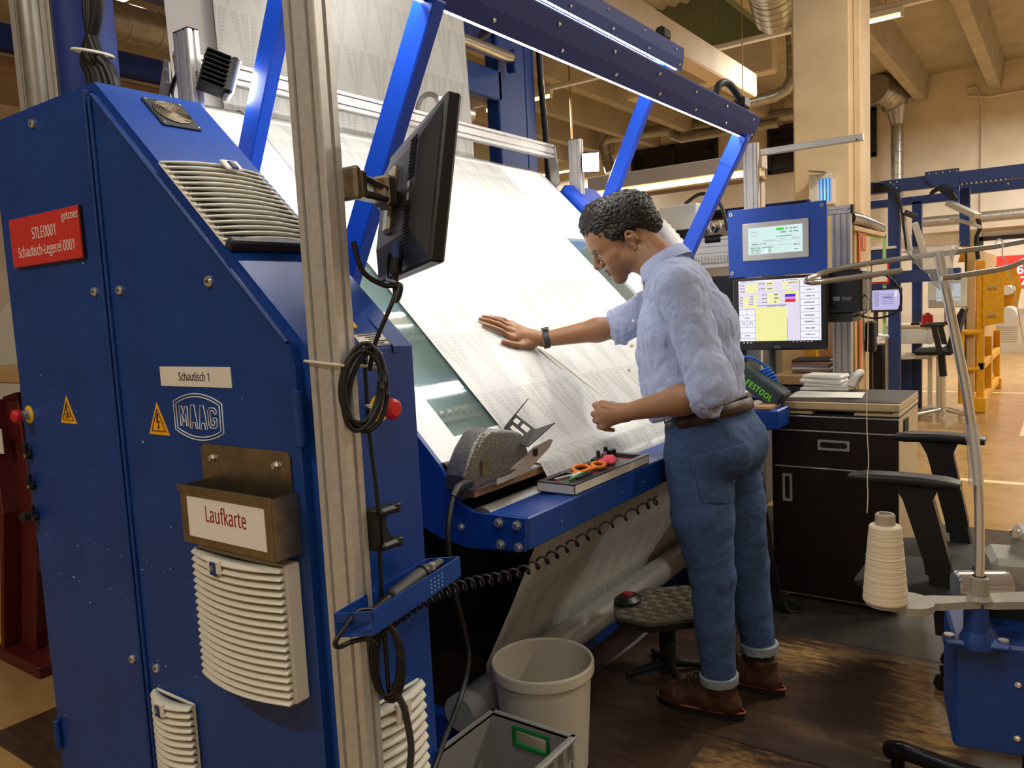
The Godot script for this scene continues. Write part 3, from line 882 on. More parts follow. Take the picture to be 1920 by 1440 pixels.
	s = mb(); box2(s, V(11.8, 0, -0.9), V(12.0, 0.14, -0.72), 0.01); obj("foot", s, M.rack_yellow, t)
	s = mb(); prism(s, P2([-0.76, 1.5, -0.66, 1.5, -0.575, 1.4, -0.572, 0.95, -0.76, 0.91]), Transform3D(Basis(V(0, 0, 1), V(0, 1, 0), V(1, 0, 0)), V(9.6, 0, 0)), 0.02); obj("end_plate", s, M.rack_yellow, t)
	s = mb(); prism(s, P2([-0.7, 1.55, -0.5, 1.5, -0.45, 1.3, -0.5, 1.0, -0.7, 1.0]), Transform3D(Basis(V(0, 0, 1), V(0, 1, 0), V(1, 0, 0)), V(10.3, 0, 0)), 0.02); obj("rear_plate", s, M.rack_yellow, t)
	for y in [1.32, 1.034]:
		for z in [-0.692, -0.645]:
			s = mb(); cyl(s, V(9.6, y, z), V(9.57, y, z), 0.02, 0.016, 14); obj("bolt", s, M.chrome, t)
	s = mb(); tube(s, curve([V(9.5, 0.1, -0.94), V(9.5, 0.8, -0.94), V(9.5, 0.855, -0.92), V(9.5, 0.86, -0.88), V(9.55, 0.86, -0.78)], 5), 0.03, 10); obj("grab_handle", s, M.rack_yellow, t)
	s = mb(); tube(s, [V(9.5, 0.47, -0.94), V(9.55, 0.47, -0.78)], 0.026, 10); obj("grab_handle", s, M.rack_yellow, t)
	s = mb(); prism(s, P2([-1.0, 1.6, -0.86, 1.6, -0.86, 1.9, -0.94, 1.86]), Transform3D(Basis(V(0, 0, 1), V(0, 1, 0), V(1, 0, 0)), V(9.7, 0, 0)), 0.02); obj("top_plate", s, M.rack_yellow, t)
	s = mb(); box2(s, V(9.4, 1.6, -0.885), V(9.46, 1.92, -0.8), 0.004); obj("timber_post", s, M.ply, t)
	for y in [1.02, 1.28]:
		s = mb(); cyl(s, V(9.64, y, -0.55), V(10.28, y, -0.55), 0.085 if y < 1.1 else 0.05, -1, 20); tag(obj("cloth_roll", s, M.paper), "cream cloth roll held between the yellow end plates, %s one" % ("lower" if y < 1.1 else "upper"), "roll")
	# door with a red notice at the far right
	s = mb()
	for b in [[-1.5, -1.42, 0, 2.25], [-0.0, 0.08, 0, 2.25], [-1.5, 0.08, 2.17, 2.25]]: box2(s, V(17.93, b[2], b[0]), V(17.99, b[3], b[1]), 0.005)
	var dr := struct("door_1", s, M.frame_black)
	s = mb(); box2(s, V(17.95, 0, -1.42), V(17.99, 2.17, 0), 0.0); obj("leaf", s, M.plaster, dr)
	for i in 9:
		s = mb(); box(s, V(17.94, 0.22 + i * 0.035, -1.02), V(0.02, 0.02, 0.38), 0.003); obj("vent_slat", s, M.plaster, dr)
	t = thing("red_notice", "red notice with white digits on the door behind the yellow trolley", "sign", V(17.0, 0.0, -0.7))
	s = mb(); box2(s, V(17.0, 1.22, -1.2), V(17.03, 1.83, 0.1), 0.004); obj("board", s, M.sign_red, t)
	s = mb(); box2(s, V(17.0, 0, -0.6), V(17.03, 1.22, -0.55)); obj("post", s, M.dark_grey, t)
	for L in [["050 6377", 1.56], ["6 377", 1.36]]: text(L[0], 0.15, V(16.996, L[1], -0.8), face, M.pure_white, t, "Droid Sans", true)

func plane_mesh(w: float, h: float) -> ArrayMesh:
	var s := mb()
	quad(s, V(-w / 2, h / 2, 0), V(w / 2, h / 2, 0), V(w / 2, -h / 2, 0), V(-w / 2, -h / 2, 0))
	s.generate_normals()
	return s.commit()

func screen_mat(called: String, c: Color) -> StandardMaterial3D:
	# a page of lines and boxes, glowing
	var im := Image.create(128, 96, false, Image.FORMAT_RGB8)
	im.fill(c)
	if called == "lilac":
		im.fill_rect(Rect2i(8, 10, 24, 70), c.darkened(0.12))
		for i in 6: im.fill_rect(Rect2i(40, 20 + i * 9, 60, 2), c.darkened(0.4))
		im.fill_rect(Rect2i(52, 34, 40, 6), Color(0.45, 0.45, 0.6))
		im.fill_rect(Rect2i(104, 6, 12, 30), Color.WHITE)
	else:
		im.fill_rect(Rect2i(0, 0, 128, 10), c.darkened(0.25))
		im.fill_rect(Rect2i(0, 78, 128, 3), c.darkened(0.3))
		im.fill_rect(Rect2i(8, 18, 4, 50), c.darkened(0.2))
	return lit_picture(called + "_screen", im, 0.8)

func lit_picture(called: String, im: Image, e: float) -> StandardMaterial3D:
	var m := mat(called, Color(0.05, 0.05, 0.05), 0.25)
	var tx := ImageTexture.create_from_image(im)
	m.emission_enabled = true
	m.emission = Color.BLACK
	m.emission_texture = tx
	m.emission_energy_multiplier = e
	return m

func build_left_bay() -> void:
	var s: SurfaceTool
	# posts and cables that stand behind the control cabinet
	var t := thing("slotted_post", "bright slotted aluminium post behind the control cabinet at the left edge", "post", V(1.28, 0, -2.78))
	s = mb(); slotted(s, 0.08, 0.26, Transform3D(Basis(V(1, 0, 0), V(0, 0, 1), V(0, 1, 0)), V(1.3, 0, -2.72)), 4.4); obj("profile", s, M.aluminium, t)
	s = mb(); cyl(s, V(1.27, 0, -2.7), V(1.27, 4.4, -2.7), 0.05, -1, 24); obj("tube", s, M.galvanised, t)
	t = thing("steel_column", "dark blue round steel column left of the black cables", "column", V(1.3, 0, -2.46))
	s = mb(); cyl(s, V(1.32, 0, -2.5), V(1.32, 4.4, -2.5), 0.085, -1, 28); obj("column", s, M.navy, t)
	t = thing("cable_bundle", "bundle of thick black cables tied beside the blue column", "cables", V(1.28, 1.9, -2.34))
	for i in 5:
		var q: float = i * 0.03
		s = mb(); tube(s, curve([V(1.26, 1.2, -2.36 + q * 1.3), V(1.25, 1.95, -2.37 + q * 1.2), V(1.25, 2.1, -2.36 + q * 0.9), V(1.24, 2.17, -2.36 + q * 0.5), V(1.25, 2.35, -2.34 + (0.12 - q) * 0.6), V(1.26, 3.0, -2.3), V(1.26, 4.2, -2.3)], 6), 0.016, 10)
		obj("cable", s, M.cord if i != 2 else M.dark_grey, t)
	s = mb(); tube(s, ring_pts(V(1.24, 2.165, -2.32), V(0, 1, 0.2), 0.055, 16, 0.8), 0.005, 6, true); obj("cable_tie", s, M.tie, t)
	# red A-frame trestle with a big cream roll behind the cabinet
	t = thing("roll_trestle", "rust-red steel trestle standing left of the control cabinet", "trestle", V(1.4, 0, -3.6))
	s = mb(); bar(s, V(1.4, 0.04, -3.56), V(1.4, 0.62, -3.42), V(0, 0, 1), 0.13, 0.05, 0.004); bar(s, V(1.4, 0.6, -3.43), V(1.42, 1.12, -3.52), V(0, 0, 1), 0.13, 0.05, 0.004); obj("leg", s, M.rack_red, t)
	s = mb(); bar(s, V(1.36, 0.04, -3.65), V(1.36, 0.66, -3.5), V(0, 0, 1), 0.03, 0.1, 0.004); bar(s, V(1.36, 0.64, -3.5), V(1.38, 1.1, -3.58), V(0, 0, 1), 0.03, 0.1, 0.004); obj("leg_flange", s, M.rack_red, t)
	s = mb(); box2(s, V(1.3, 0, -3.72), V(1.5, 0.05, -3.3), 0.005); obj("foot", s, M.rack_red, t)
	s = mb(); box2(s, V(1.38, 0.5, -4.3), V(1.44, 0.6, -3.42), 0.004); obj("crossbar", s, M.rack_red, t)
	s = mb(); box2(s, V(1.38, 0.4, -3.5), V(1.44, 0.48, -3.0), 0.004); obj("crossbar", s, M.rack_red, t)
	s = mb(); box(s, V(1.335, 0.94, -3.5), V(0.004, 0.1, 0.05), 0.0); obj("sticker", s, M.label_white, t)
	var roll := thing("paper_roll", "huge cream roll lying behind the red trestle at the left edge", "roll", V(2.2, 0.5, -4.7))
	s = mb(); cyl(s, V(1.9, 1.05, -4.5), V(4.5, 1.05, -4.5), 0.52, -1, 40, 0.01); obj("roll", s, M.cream_plastic, roll)
	s = mb(); cyl(s, V(1.86, 1.05, -4.5), V(1.9, 1.05, -4.5), 0.06, -1, 20); obj("core", s, M.wood_edge, roll)
	t = thing("rear_housing", "blue machine housing edge behind the cabinet at the left edge", "housing", V(1.5, 0, -2.9))
	s = mb(); box2(s, V(1.35, 1.33, -3.3), V(1.6, 1.66, -2.85), 0.01); obj("body", s, M.bright_blue, t)
	s = mb(); box2(s, V(1.3, 1.18, -3.6), V(1.7, 1.24, -2.9), 0.005); obj("shelf", s, M.wood_edge, t)
	s = mb(); box2(s, V(1.5, 0, -2.9), V(1.6, 1.33, -2.86), 0.01); obj("upright", s, M.navy, t)

# ---------------------------------------------------------------- control cabinet at the near end
func filter_fan(t: Node3D, F: Transform3D, w: float, h: float, n: int, bulge: float, deep: float, clipx: float, prot := 0.012, cover := 0.66) -> void:
	# louvred filter: F has x across, y up the louvres (top at 0, going down to -h), z outwards
	var s := mb()
	box(s, F * V(w / 2, -h / 2, deep / 2), V(w, h, deep), 0.004, F.basis)
	var hs := obj("filter_housing", s, M.cream_plastic, t)
	s = mb(); box(s, F * V(w / 2, -h / 2, deep + 0.001), V(w * 0.9, h * 0.96, 0.002), 0.0, F.basis)
	obj("filter_shade", s, M.dark_grey, hs)
	for i in n:
		var y0 := -h * float(i) / n
		var st := mb()
		st.set_smooth_group(1)
		var m := 10
		var ring := []
		for j in m + 1:
			var u := float(j) / m
			var b := bulge * 4.0 * u * (1.0 - u)
			var sag := b * 0.35
			var hh := h / n
			var top := Vector3(u * w, y0 - sag * 0.3, deep + 0.001)
			ring.append([F * (top + V(0, -hh * 0.04, b * 0.5)), F * (top + V(0, -hh * 0.16, b + prot * 0.4)), F * (top + V(0, -hh * cover * 0.75, b + prot)), F * (top + V(0, -hh * cover, b + prot * 1.04)), F * (top + V(0, -hh * cover * 0.95, b * 0.5))])
		for j in m:
			for k in 5:
				var k2 := (k + 1) % 5
				quad(st, ring[j][k], ring[j][k2], ring[j + 1][k2], ring[j + 1][k], false)
		st.set_smooth_group(2)
		for e in [0, m]:
			for k in [1, 2, 3]:
				for p in ([ring[e][0], ring[e][k], ring[e][k + 1]] if e == 0 else [ring[e][0], ring[e][k + 1], ring[e][k]]):
					st.set_uv(Vector2.ZERO)
					st.add_vertex(p)
		obj("slat", st, M.cream_plastic, hs)
	# blue latch badge in a raised cup
	if clipx >= 0.0:
		var zc := deep + bulge + 0.012
		s = mb(); box(s, F * V(clipx, -h / n * 1.15, zc), V(0.042, h / n * 1.9, 0.006), 0.003, F.basis); obj("latch_cup", s, M.cream_plastic, hs)
		s = mb(); box(s, F * V(clipx, -h / n * 1.35, zc + 0.003), V(0.017, 0.026, 0.006), 0.002, F.basis); obj("latch_badge", s, M.gantry_blue, hs)
		s = mb(); box(s, F * V(clipx, -h / n * 1.2, zc + 0.0065), V(0.01, 0.011, 0.001), 0.0, F.basis); obj("badge_window", s, M.ink_grey, hs)

func estop(t: Node3D, c: Vector3, n: Vector3, r := 1.0) -> void:
	var F := Transform3D(frame_of(n), c)
	var s := mb(); lathe(s, [Vector2(0, 0), Vector2(0.024, 0), Vector2(0.024, 0.002), Vector2(0, 0.002)], F.scaled_local(Vector3.ONE * r), 28)
	var d := obj("emergency_stop", s, M.yellow, t)
	s = mb(); lathe(s, [Vector2(0.013, 0.002), Vector2(0.013, 0.02), Vector2(0.009, 0.022)], F.scaled_local(Vector3.ONE * r), 20); obj("collar", s, M.steel, d)
	s = mb(); lathe(s, [Vector2(0.009, 0.02), Vector2(0.017, 0.026), Vector2(0.0185, 0.032), Vector2(0.017, 0.038), Vector2(0.012, 0.042), Vector2(0, 0.043)], F.scaled_local(Vector3.ONE * r), 24); obj("mushroom_button", s, M.red, d)

func build_cabinet() -> void:
	var s: SurfaceTool
	var X := 0.9
	var t := thing("control_cabinet", "big blue control cabinet with slanted top, two doors and louvred filters in the left foreground", "cabinet", V(1.02, 0, -1.63))
	var side := Basis(V(0, 0, 1), V(0, 1, 0), V(-1, 0, 0))          # reading frame of the door side
	var yz := Transform3D(Basis(V(0, 0, 1), V(0, 1, 0), V(-1, 0, 0)), V(0, 0, 0))
	# body: profile in (z, y) pushed along x
	s = mb(); prism(s, P2([-2.2, 0.03, -2.2, 1.902, -1.718, 1.902, -1.077, 1.31, -1.077, 0.03]), Transform3D(yz.basis, V(1.165, 0, 0)), 0.25)
	var body := obj("body", s, M.blue_paint, t)
	s = mb(); box2(s, V(0.93, 0, -2.15), V(1.14, 0.04, -1.1)); obj("plinth", s, M.black_matt, t)
	# doors, a little proud, with rolled edges
	s = mb(); prism(s, P2([-2.2, 0.06, -2.2, 1.885, -1.727, 1.885, -1.727, 0.06]), Transform3D(yz.basis, V(0.916, 0, 0)), 0.016)
	var d1 := obj("door", s, M.blue_panel, t)
	s = mb(); prism(s, P2([-1.716, 0.06, -1.716, 1.868, -1.7, 1.868, -1.125, 1.335, -1.112, 1.29, -1.112, 0.06]), Transform3D(yz.basis, V(0.916, 0, 0)), 0.016)
	var d2 := obj("door", s, M.blue_panel, t)
	for e in [[V(0.897, 0.06, -1.731), V(0.897, 1.885, -1.731)], [V(0.897, 0.06, -1.712), V(0.897, 1.866, -1.712)], [V(0.897, 1.868, -1.7), V(0.897, 1.335, -1.125)]]:
		s = mb(); tube(s, e, 0.0045, 8); obj("rolled_edge", s, M.blue_panel, d2)
	for y in [0.24, 1.2]:
		s = mb(); cyl(s, V(0.893, y - 0.05, -1.105), V(0.893, y + 0.05, -1.105), 0.009, -1, 12, 0.002); obj("hinge", s, M.blue_panel, t)
	s = mb(); cyl(s, V(0.893, 0.26, -2.19), V(0.893, 0.34, -2.19), 0.009, -1, 12, 0.002); obj("hinge", s, M.blue_panel, t)
	for q in [[-1.979, 1.856, 0.010], [-1.773, 1.456, 0.010], [-1.667, 1.454, 0.010], [-1.343, 1.454, 0.011], [-1.771, 0.604, 0.010], [-1.669, 0.606, 0.010]]:
		s = mb(); lathe(s, [Vector2(q[2], 0), Vector2(q[2], 0.004), Vector2(q[2] * 0.8, 0.007), Vector2(q[2] * 0.5, 0.007), Vector2(q[2] * 0.42, 0.003), Vector2(0, 0.003)], Transform3D(frame_of(V(-1, 0, 0)), V(X, q[1], q[0])), 20); obj("lock", s, M.chrome, t)
		s = mb(); box(s, V(X - 0.004, q[1], q[0]), V(0.006, 0.004, 0.002)); obj("lock_slot", s, M.dark_grey, t)
	for y in [1.059, 0.978, 0.896]:
		s = mb(); cyl(s, V(X, y, -2.182), V(X - 0.014, y, -2.182), 0.011, -1, 16, 0.002); box(s, V(X - 0.012, y + 0.018, -2.18), V(0.012, 0.03, 0.012), 0.002); obj("key_switch", s, M.black_plastic, t)
		s = mb(); cyl(s, V(X - 0.0145, y, -2.182), V(X - 0.0155, y, -2.182), 0.006, -1, 12); obj("key_face", s, M.chrome, t)
	s = mb(); box(s, V(X - 0.02, 0.9, -2.195), V(0.03, 0.02, 0.03), 0.003); obj("padlock", s, M.black_plastic, t)
	estop(t, V(X, 1.164, -2.165), V(-1, 0, 0), 0.95)
	estop(t, V(1.062, 1.197, -1.077), V(0, 0, 1), 1.1)
	# name plate, labels, warning signs
	s = mb(); box(s, V(X - 0.005, 1.591, -1.967), V(0.01, 0.116, 0.34), 0.001); var pl := obj("name_plate", s, M.sign_red, t)
	s = mb(); box2(s, V(X - 0.006, 1.533, -1.797), V(X, 1.649, -1.793)); obj("plate_edge", s, M.black_plastic, pl)
	text("STLE0001", 0.026, V(X - 0.0105, 1.606, -1.96), side, M.label_white, pl, "Droid Sans", false, "lettering", 0.8)
	text("Schautisch-Legerei 0001", 0.024, V(X - 0.0105, 1.566, -1.96), side, M.label_white, pl, "Droid Sans", false, "lettering", 0.78)
	text("getzner", 0.017, V(X - 0.0105, 1.631, -1.832), side, M.label_white, pl, "Droid Serif", false, "lettering", 0.9)
	s = mb(); box(s, V(X - 0.0006, 1.27, -1.421), V(0.0012, 0.04, 0.242)); var lb := obj("name_label", s, M.label_white, t)
	text("Schautisch 1", 0.0165, V(X - 0.0015, 1.27, -1.421), side, M.ink, lb, "Droid Sans", false, "lettering", 0.85)
	# makers mark: outlined letters inside a rounded lozenge
	var mk := mb()
	var c0 := Vector2(-1.421, 1.189)
	for k in 2:
		var w := 0.083 - k * 0.009
		var h := 0.047 - k * 0.006
		var out := []
		var sidex := w
		for i in 11: out.append(Vector2(lerpf(-sidex, sidex, i / 10.0), h * 0.62 + h * 0.38 * (1.0 - pow(lerpf(-1, 1, i / 10.0), 2.0))))
		for i in 11: out.append(Vector2(lerpf(sidex, -sidex, i / 10.0), -h * 0.62 - h * 0.38 * (1.0 - pow(lerpf(-1, 1, i / 10.0), 2.0))))
		var p3 := []
		for q in out: p3.append(V(X - 0.0005, c0.y + q.y, c0.x + q.x))
		tube(mk, p3, 0.0011, 5, true)
	var LT := {
		"M": [-5, -10, -5, 10, -2, 10, 0, 2, 2, 10, 5, 10, 5, -10, 2.4, -10, 2.4, 3, 0.8, -6, -0.8, -6, -2.4, 3, -2.4, -10],
		"A": [-5, -10, -2, 10, 2, 10, 5, -10, 2.4, -10, 1.7, -5, -1.7, -5, -2.4, -10],
		"G": [5, 4, 5, 8, 3, 10, -3, 10, -5, 7, -5, -7, -3, -10, 3, -10, 5, -7, 5, 0, 0.4, 0, 0.4, -3, 2.3, -3, 2.3, -6, 1, -7.4, -1, -7.4, -2.3, -6, -2.3, 6, -1, 7.4, 1, 7.4, 2.3, 6, 2.3, 4]}
	var lx := [-0.049, -0.016, 0.016, 0.049]
	for i in 4:
		var key: String = ["M", "A", "A", "G"][i]
		var pts := P2(LT[key])
		var p3 := []
		var scl: float = 0.0024 if i in [1, 2] else 0.002
		for q in pts: p3.append(V(X - 0.0005, c0.y + q.y * scl, c0.x + lx[i] + q.x * 0.0028))
		tube(mk, p3, 0.0009, 5, true)
	obj("makers_mark", mk, M.pure_white, t)
	for q in [[-1.959, 1.151, 0.078, 0.067], [-1.567, 1.145, 0.078, 0.069]]:
		var z: float = q[0]; var y: float = q[1]; var w: float = q[2]; var h: float = q[3]
		s = mb(); prism(s, P2([z - w / 2, y, z, y + h, z + w / 2, y]), Transform3D(side, V(X, 0, 0)), 0.001); var tr := obj("warning_sign", s, M.warn, t)
		s = mb()
		var a := V(X - 0.001, y + 0.008, z - w / 2 + 0.013); var b := V(X - 0.001, y + h - 0.014, z); var c := V(X - 0.001, y + 0.008, z + w / 2 - 0.013)
		tube(s, [a, b, c], 0.0016, 5, true); obj("sign_border", s, M.ink, tr)
		s = mb()
		if w > 0 and q[0] > -1.7:
			prism(s, P2([z - 0.004, y + 0.045, z + 0.003, y + 0.045, z - 0.001, y + 0.03, z + 0.006, y + 0.03, z + 0.001, y + 0.017, z + 0.004, y + 0.017, z - 0.001, y + 0.01, z - 0.004, y + 0.018, z - 0.001, y + 0.018, z + 0.001, y + 0.026, z - 0.006, y + 0.026]), Transform3D(side, V(X - 0.001, 0, 0)), 0.0006)
		else:
			for g in [[-0.006, 0.018], [0.006, 0.02]]: tube(s, ring_pts(V(X - 0.001, y + g[1], z + g[0]), V(1, 0, 0), 0.0055, 10), 0.0014, 5, true)
			tube(s, [V(X - 0.001, y + 0.044, z), V(X - 0.001, y + 0.034, z - 0.004), V(X - 0.001, y + 0.026, z + 0.004)], 0.002, 5)
		obj("sign_symbol", s, M.ink, tr)
	# paint chips
	s = mb()
	rng.seed = 11
	for i in 90:
		var z := rng.randf_range(-2.15, -1.14)
		var y = rng.randf_range(0.1, 1.6) if i < 50 else [0.62, 0.86, 0.84, 0.75][i % 4] + rng.randf_range(-0.02, 0.02)
		if z > -1.7 and z + y * 1.083 > 0.25: continue
		var r := rng.randf_range(0.0005, 0.0011) * (2.2 if i % 11 == 0 else 1.0)
		box(s, V(X - 0.0002, y, z), V(0.0008, r * rng.randf_range(1, 3), r * rng.randf_range(1, 2.5)), 0.0, Basis(V(1, 0, 0), rng.randf() * 3.0))
	var chips := obj("paint_chips", s, M.label_white, t)
	chips.set_meta("kind", "stuff")
	# louvred filters
	var a := deg_to_rad(42.7)
	var Ps := V(0.9, 1.902, -1.718)
	var dn := V(0, -sin(a), cos(a))
	var nn := V(0, cos(a), sin(a))
	var FS := Transform3D(Basis(V(1, 0, 0), -dn, nn), Ps + dn * 0.302 + V(0.008, 0, 0))
	filter_fan(t, FS, 0.242, 0.268, 15, 0.012, 0.006, 0.148, 0.003, 0.5)
	s = mb(); box(s, FS * V(0.121, -0.272, 0.012), V(0.24, 0.02, 0.024), 0.004, FS.basis); obj("filter_lip", s, M.dark_grey, t)
	filter_fan(t, Transform3D(side, V(X, 0.935, -1.412)), 0.272, 0.262, 18, 0.02, 0.035, 0.105)
	filter_fan(t, Transform3D(side, V(X, 0.56, -1.675)), 0.15, 0.262, 16, 0.02, 0.006, 0.065)
	filter_fan(t, Transform3D(Basis(), V(0.955, 0.635, -1.077)), 0.165, 0.24, 11, 0.015, 0.008, 0.085)
	# round fan grille on the slope
	var fc := Ps + dn * 0.09 + V(0.148, 0, 0)
	s = mb(); box(s, fc + nn * 0.003, V(0.095, 0.105, 0.006), 0.002, Basis(V(1, 0, 0), dn, V(1, 0, 0).cross(dn))); var fg := obj("fan_plate", s, M.dark_grey, t)
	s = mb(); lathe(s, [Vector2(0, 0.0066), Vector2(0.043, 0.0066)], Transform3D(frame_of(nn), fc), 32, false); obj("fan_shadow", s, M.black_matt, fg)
	for i in 8:
		s = mb(); tube(s, ring_pts(fc + nn * 0.0085, nn, 0.006 + i * 0.005, 28), 0.0011, 5, true); obj("grille_ring", s, M.brushed, fg)
	s = mb()
	for i in 4:
		var F := frame_of(nn)
		var v := F.x * cos(i * PI / 2 + 0.78) + F.z * sin(i * PI / 2 + 0.78)
		tube(s, [fc + nn * 0.0088, fc + nn * 0.0088 + v * 0.042], 0.0013, 5)
	obj("grille_spoke", s, M.brushed, fg)
	for sx in [-1, 1]:
		for sy in [-1, 1]:
			s = mb(); dome(s, fc + nn * 0.006 + V(sx * 0.041, 0, 0) + dn * sy * 0.046, nn, 0.003, 0.002, 8); obj("screw", s, M.chrome, fg)
	# type plate and rotary switch on the slope right of the post, CE sticker below
	var pc := Ps + dn * 0.848 + V(0.178, 0, 0)
	var SB := Basis(V(1, 0, 0), -dn, nn)
	s = mb(); box(s, pc + nn * 0.001, V(0.082, 0.036, 0.002), 0.0, SB); var tp := obj("type_plate", s, M.label_white, t)
	s = mb()
	for i in 5: box(s, pc + nn * 0.0025 + V(0.006 * (i % 2) - 0.004, 0, 0) - dn * (0.012 - i * 0.006), V(0.062 - 0.02 * (i % 3), 0.0024, 0.0006), 0.0, SB)
	for e in [-1, 1]: box(s, pc + nn * 0.0022 + dn * e * 0.0165, V(0.08, 0.0014, 0.0006), 0.0, SB)
	obj("plate_print", s, M.ink, tp)
	var rs := Ps + dn * 0.785 + V(0.13, 0, 0)
	s = mb(); box(s, rs + nn * 0.003, V(0.06, 0.06, 0.006), 0.002, SB); var sw := obj("main_switch", s, M.yellow, t)
	s = mb(); lathe(s, [Vector2(0, 0.006), Vector2(0.024, 0.006), Vector2(0.022, 0.022), Vector2(0, 0.022)], Transform3D(frame_of(nn), rs), 20); box(s, rs + nn * 0.03, V(0.012, 0.044, 0.02), 0.003, SB); obj("switch_knob", s, M.red, sw)
	s = mb(); box(s, V(1.061, 1.293, -1.0765), V(0.038, 0.02, 0.001)); var ce := obj("mark_sticker", s, M.label_white, t)
	text("CE", 0.015, V(1.061, 1.293, -1.0757), Basis(), M.ink, ce, "Droid Sans", true)
	s = mb(); prism(s, P2([-1.14, 1.295, -1.08, 1.3, -1.074, 1.3, -1.074, 1.312, -1.14, 1.37]), Transform3D(yz.basis, V(1.13, 0, 0)), 0.02); obj("slope_flange", s, M.blue_paint, body)
	# document tray on the door
	var tr := thing("document_holder", "brushed metal document tray with a Laufkarte label on the cabinet door", "holder", V(0.87, 0.95, -1.27))
	s = mb(); prism(s, P2([-1.417, 0.96, -1.143, 0.96, -1.143, 1.128, -1.15, 1.137, -1.408, 1.137, -1.417, 1.128]), Transform3D(side, V(X - 0.001, 0, 0)), 0.002); obj("back_plate", s, M.brushed, tr)
	s = mb(); prism(s, P2([-1.411, 0.953, -1.133, 0.953, -1.133, 1.064, -1.411, 1.064]), Transform3D(side, V(0.842, 0, 0)), 0.002)
	box2(s, V(0.836, 1.055, -1.414), V(0.842, 1.067, -1.13), 0.001); obj("front_plate", s, M.brushed, tr)
	s = mb(); box2(s, V(0.841, 0.953, -1.133), V(0.899, 1.064, -1.131)); box2(s, V(0.841, 0.953, -1.413), V(0.899, 1.064, -1.411)); obj("end_plate", s, M.brushed, tr)
	s = mb(); box2(s, V(0.841, 0.951, -1.412), V(0.899, 0.954, -1.132)); obj("bottom_plate", s, M.brushed, tr)
	s = mb(); box(s, V(0.8395, 1.006, -1.27), V(0.001, 0.078, 0.236)); var lk := obj("card", s, M.paper, tr)
	text("Laufkarte", 0.03, V(0.8387, 1.016, -1.268), side, M.ink_red, lk, "Droid Sans", false, "lettering", 0.72)
	for z in [-1.38, -1.184]:
		s = mb(); hexbolt(s, V(0.897, 1.109, z), V(-1, 0, 0), 0.0065); obj("bolt", s, M.chrome, tr)

# ---------------------------------------------------------------- inspection table
const SA := 0.71569
const CA := 0.69842
func pp(x: float, t: float, off := 0.0) -> Vector3:   # a point on the slanted board: t up the slope, off outwards
	return V(x, 0.963 + SA * t + CA * off, -1.388 - CA * t + SA * off)

func slab(s: SurfaceTool, x0: float, x1: float, t0: float, t1: float, off: float, th: float, ch := 0.001) -> void:
	box(s, pp((x0 + x1) / 2, (t0 + t1) / 2, off - th / 2), V(x1 - x0, t1 - t0, th), ch, Basis(V(1, 0, 0), V(0, SA, -CA), V(0, CA, SA)))

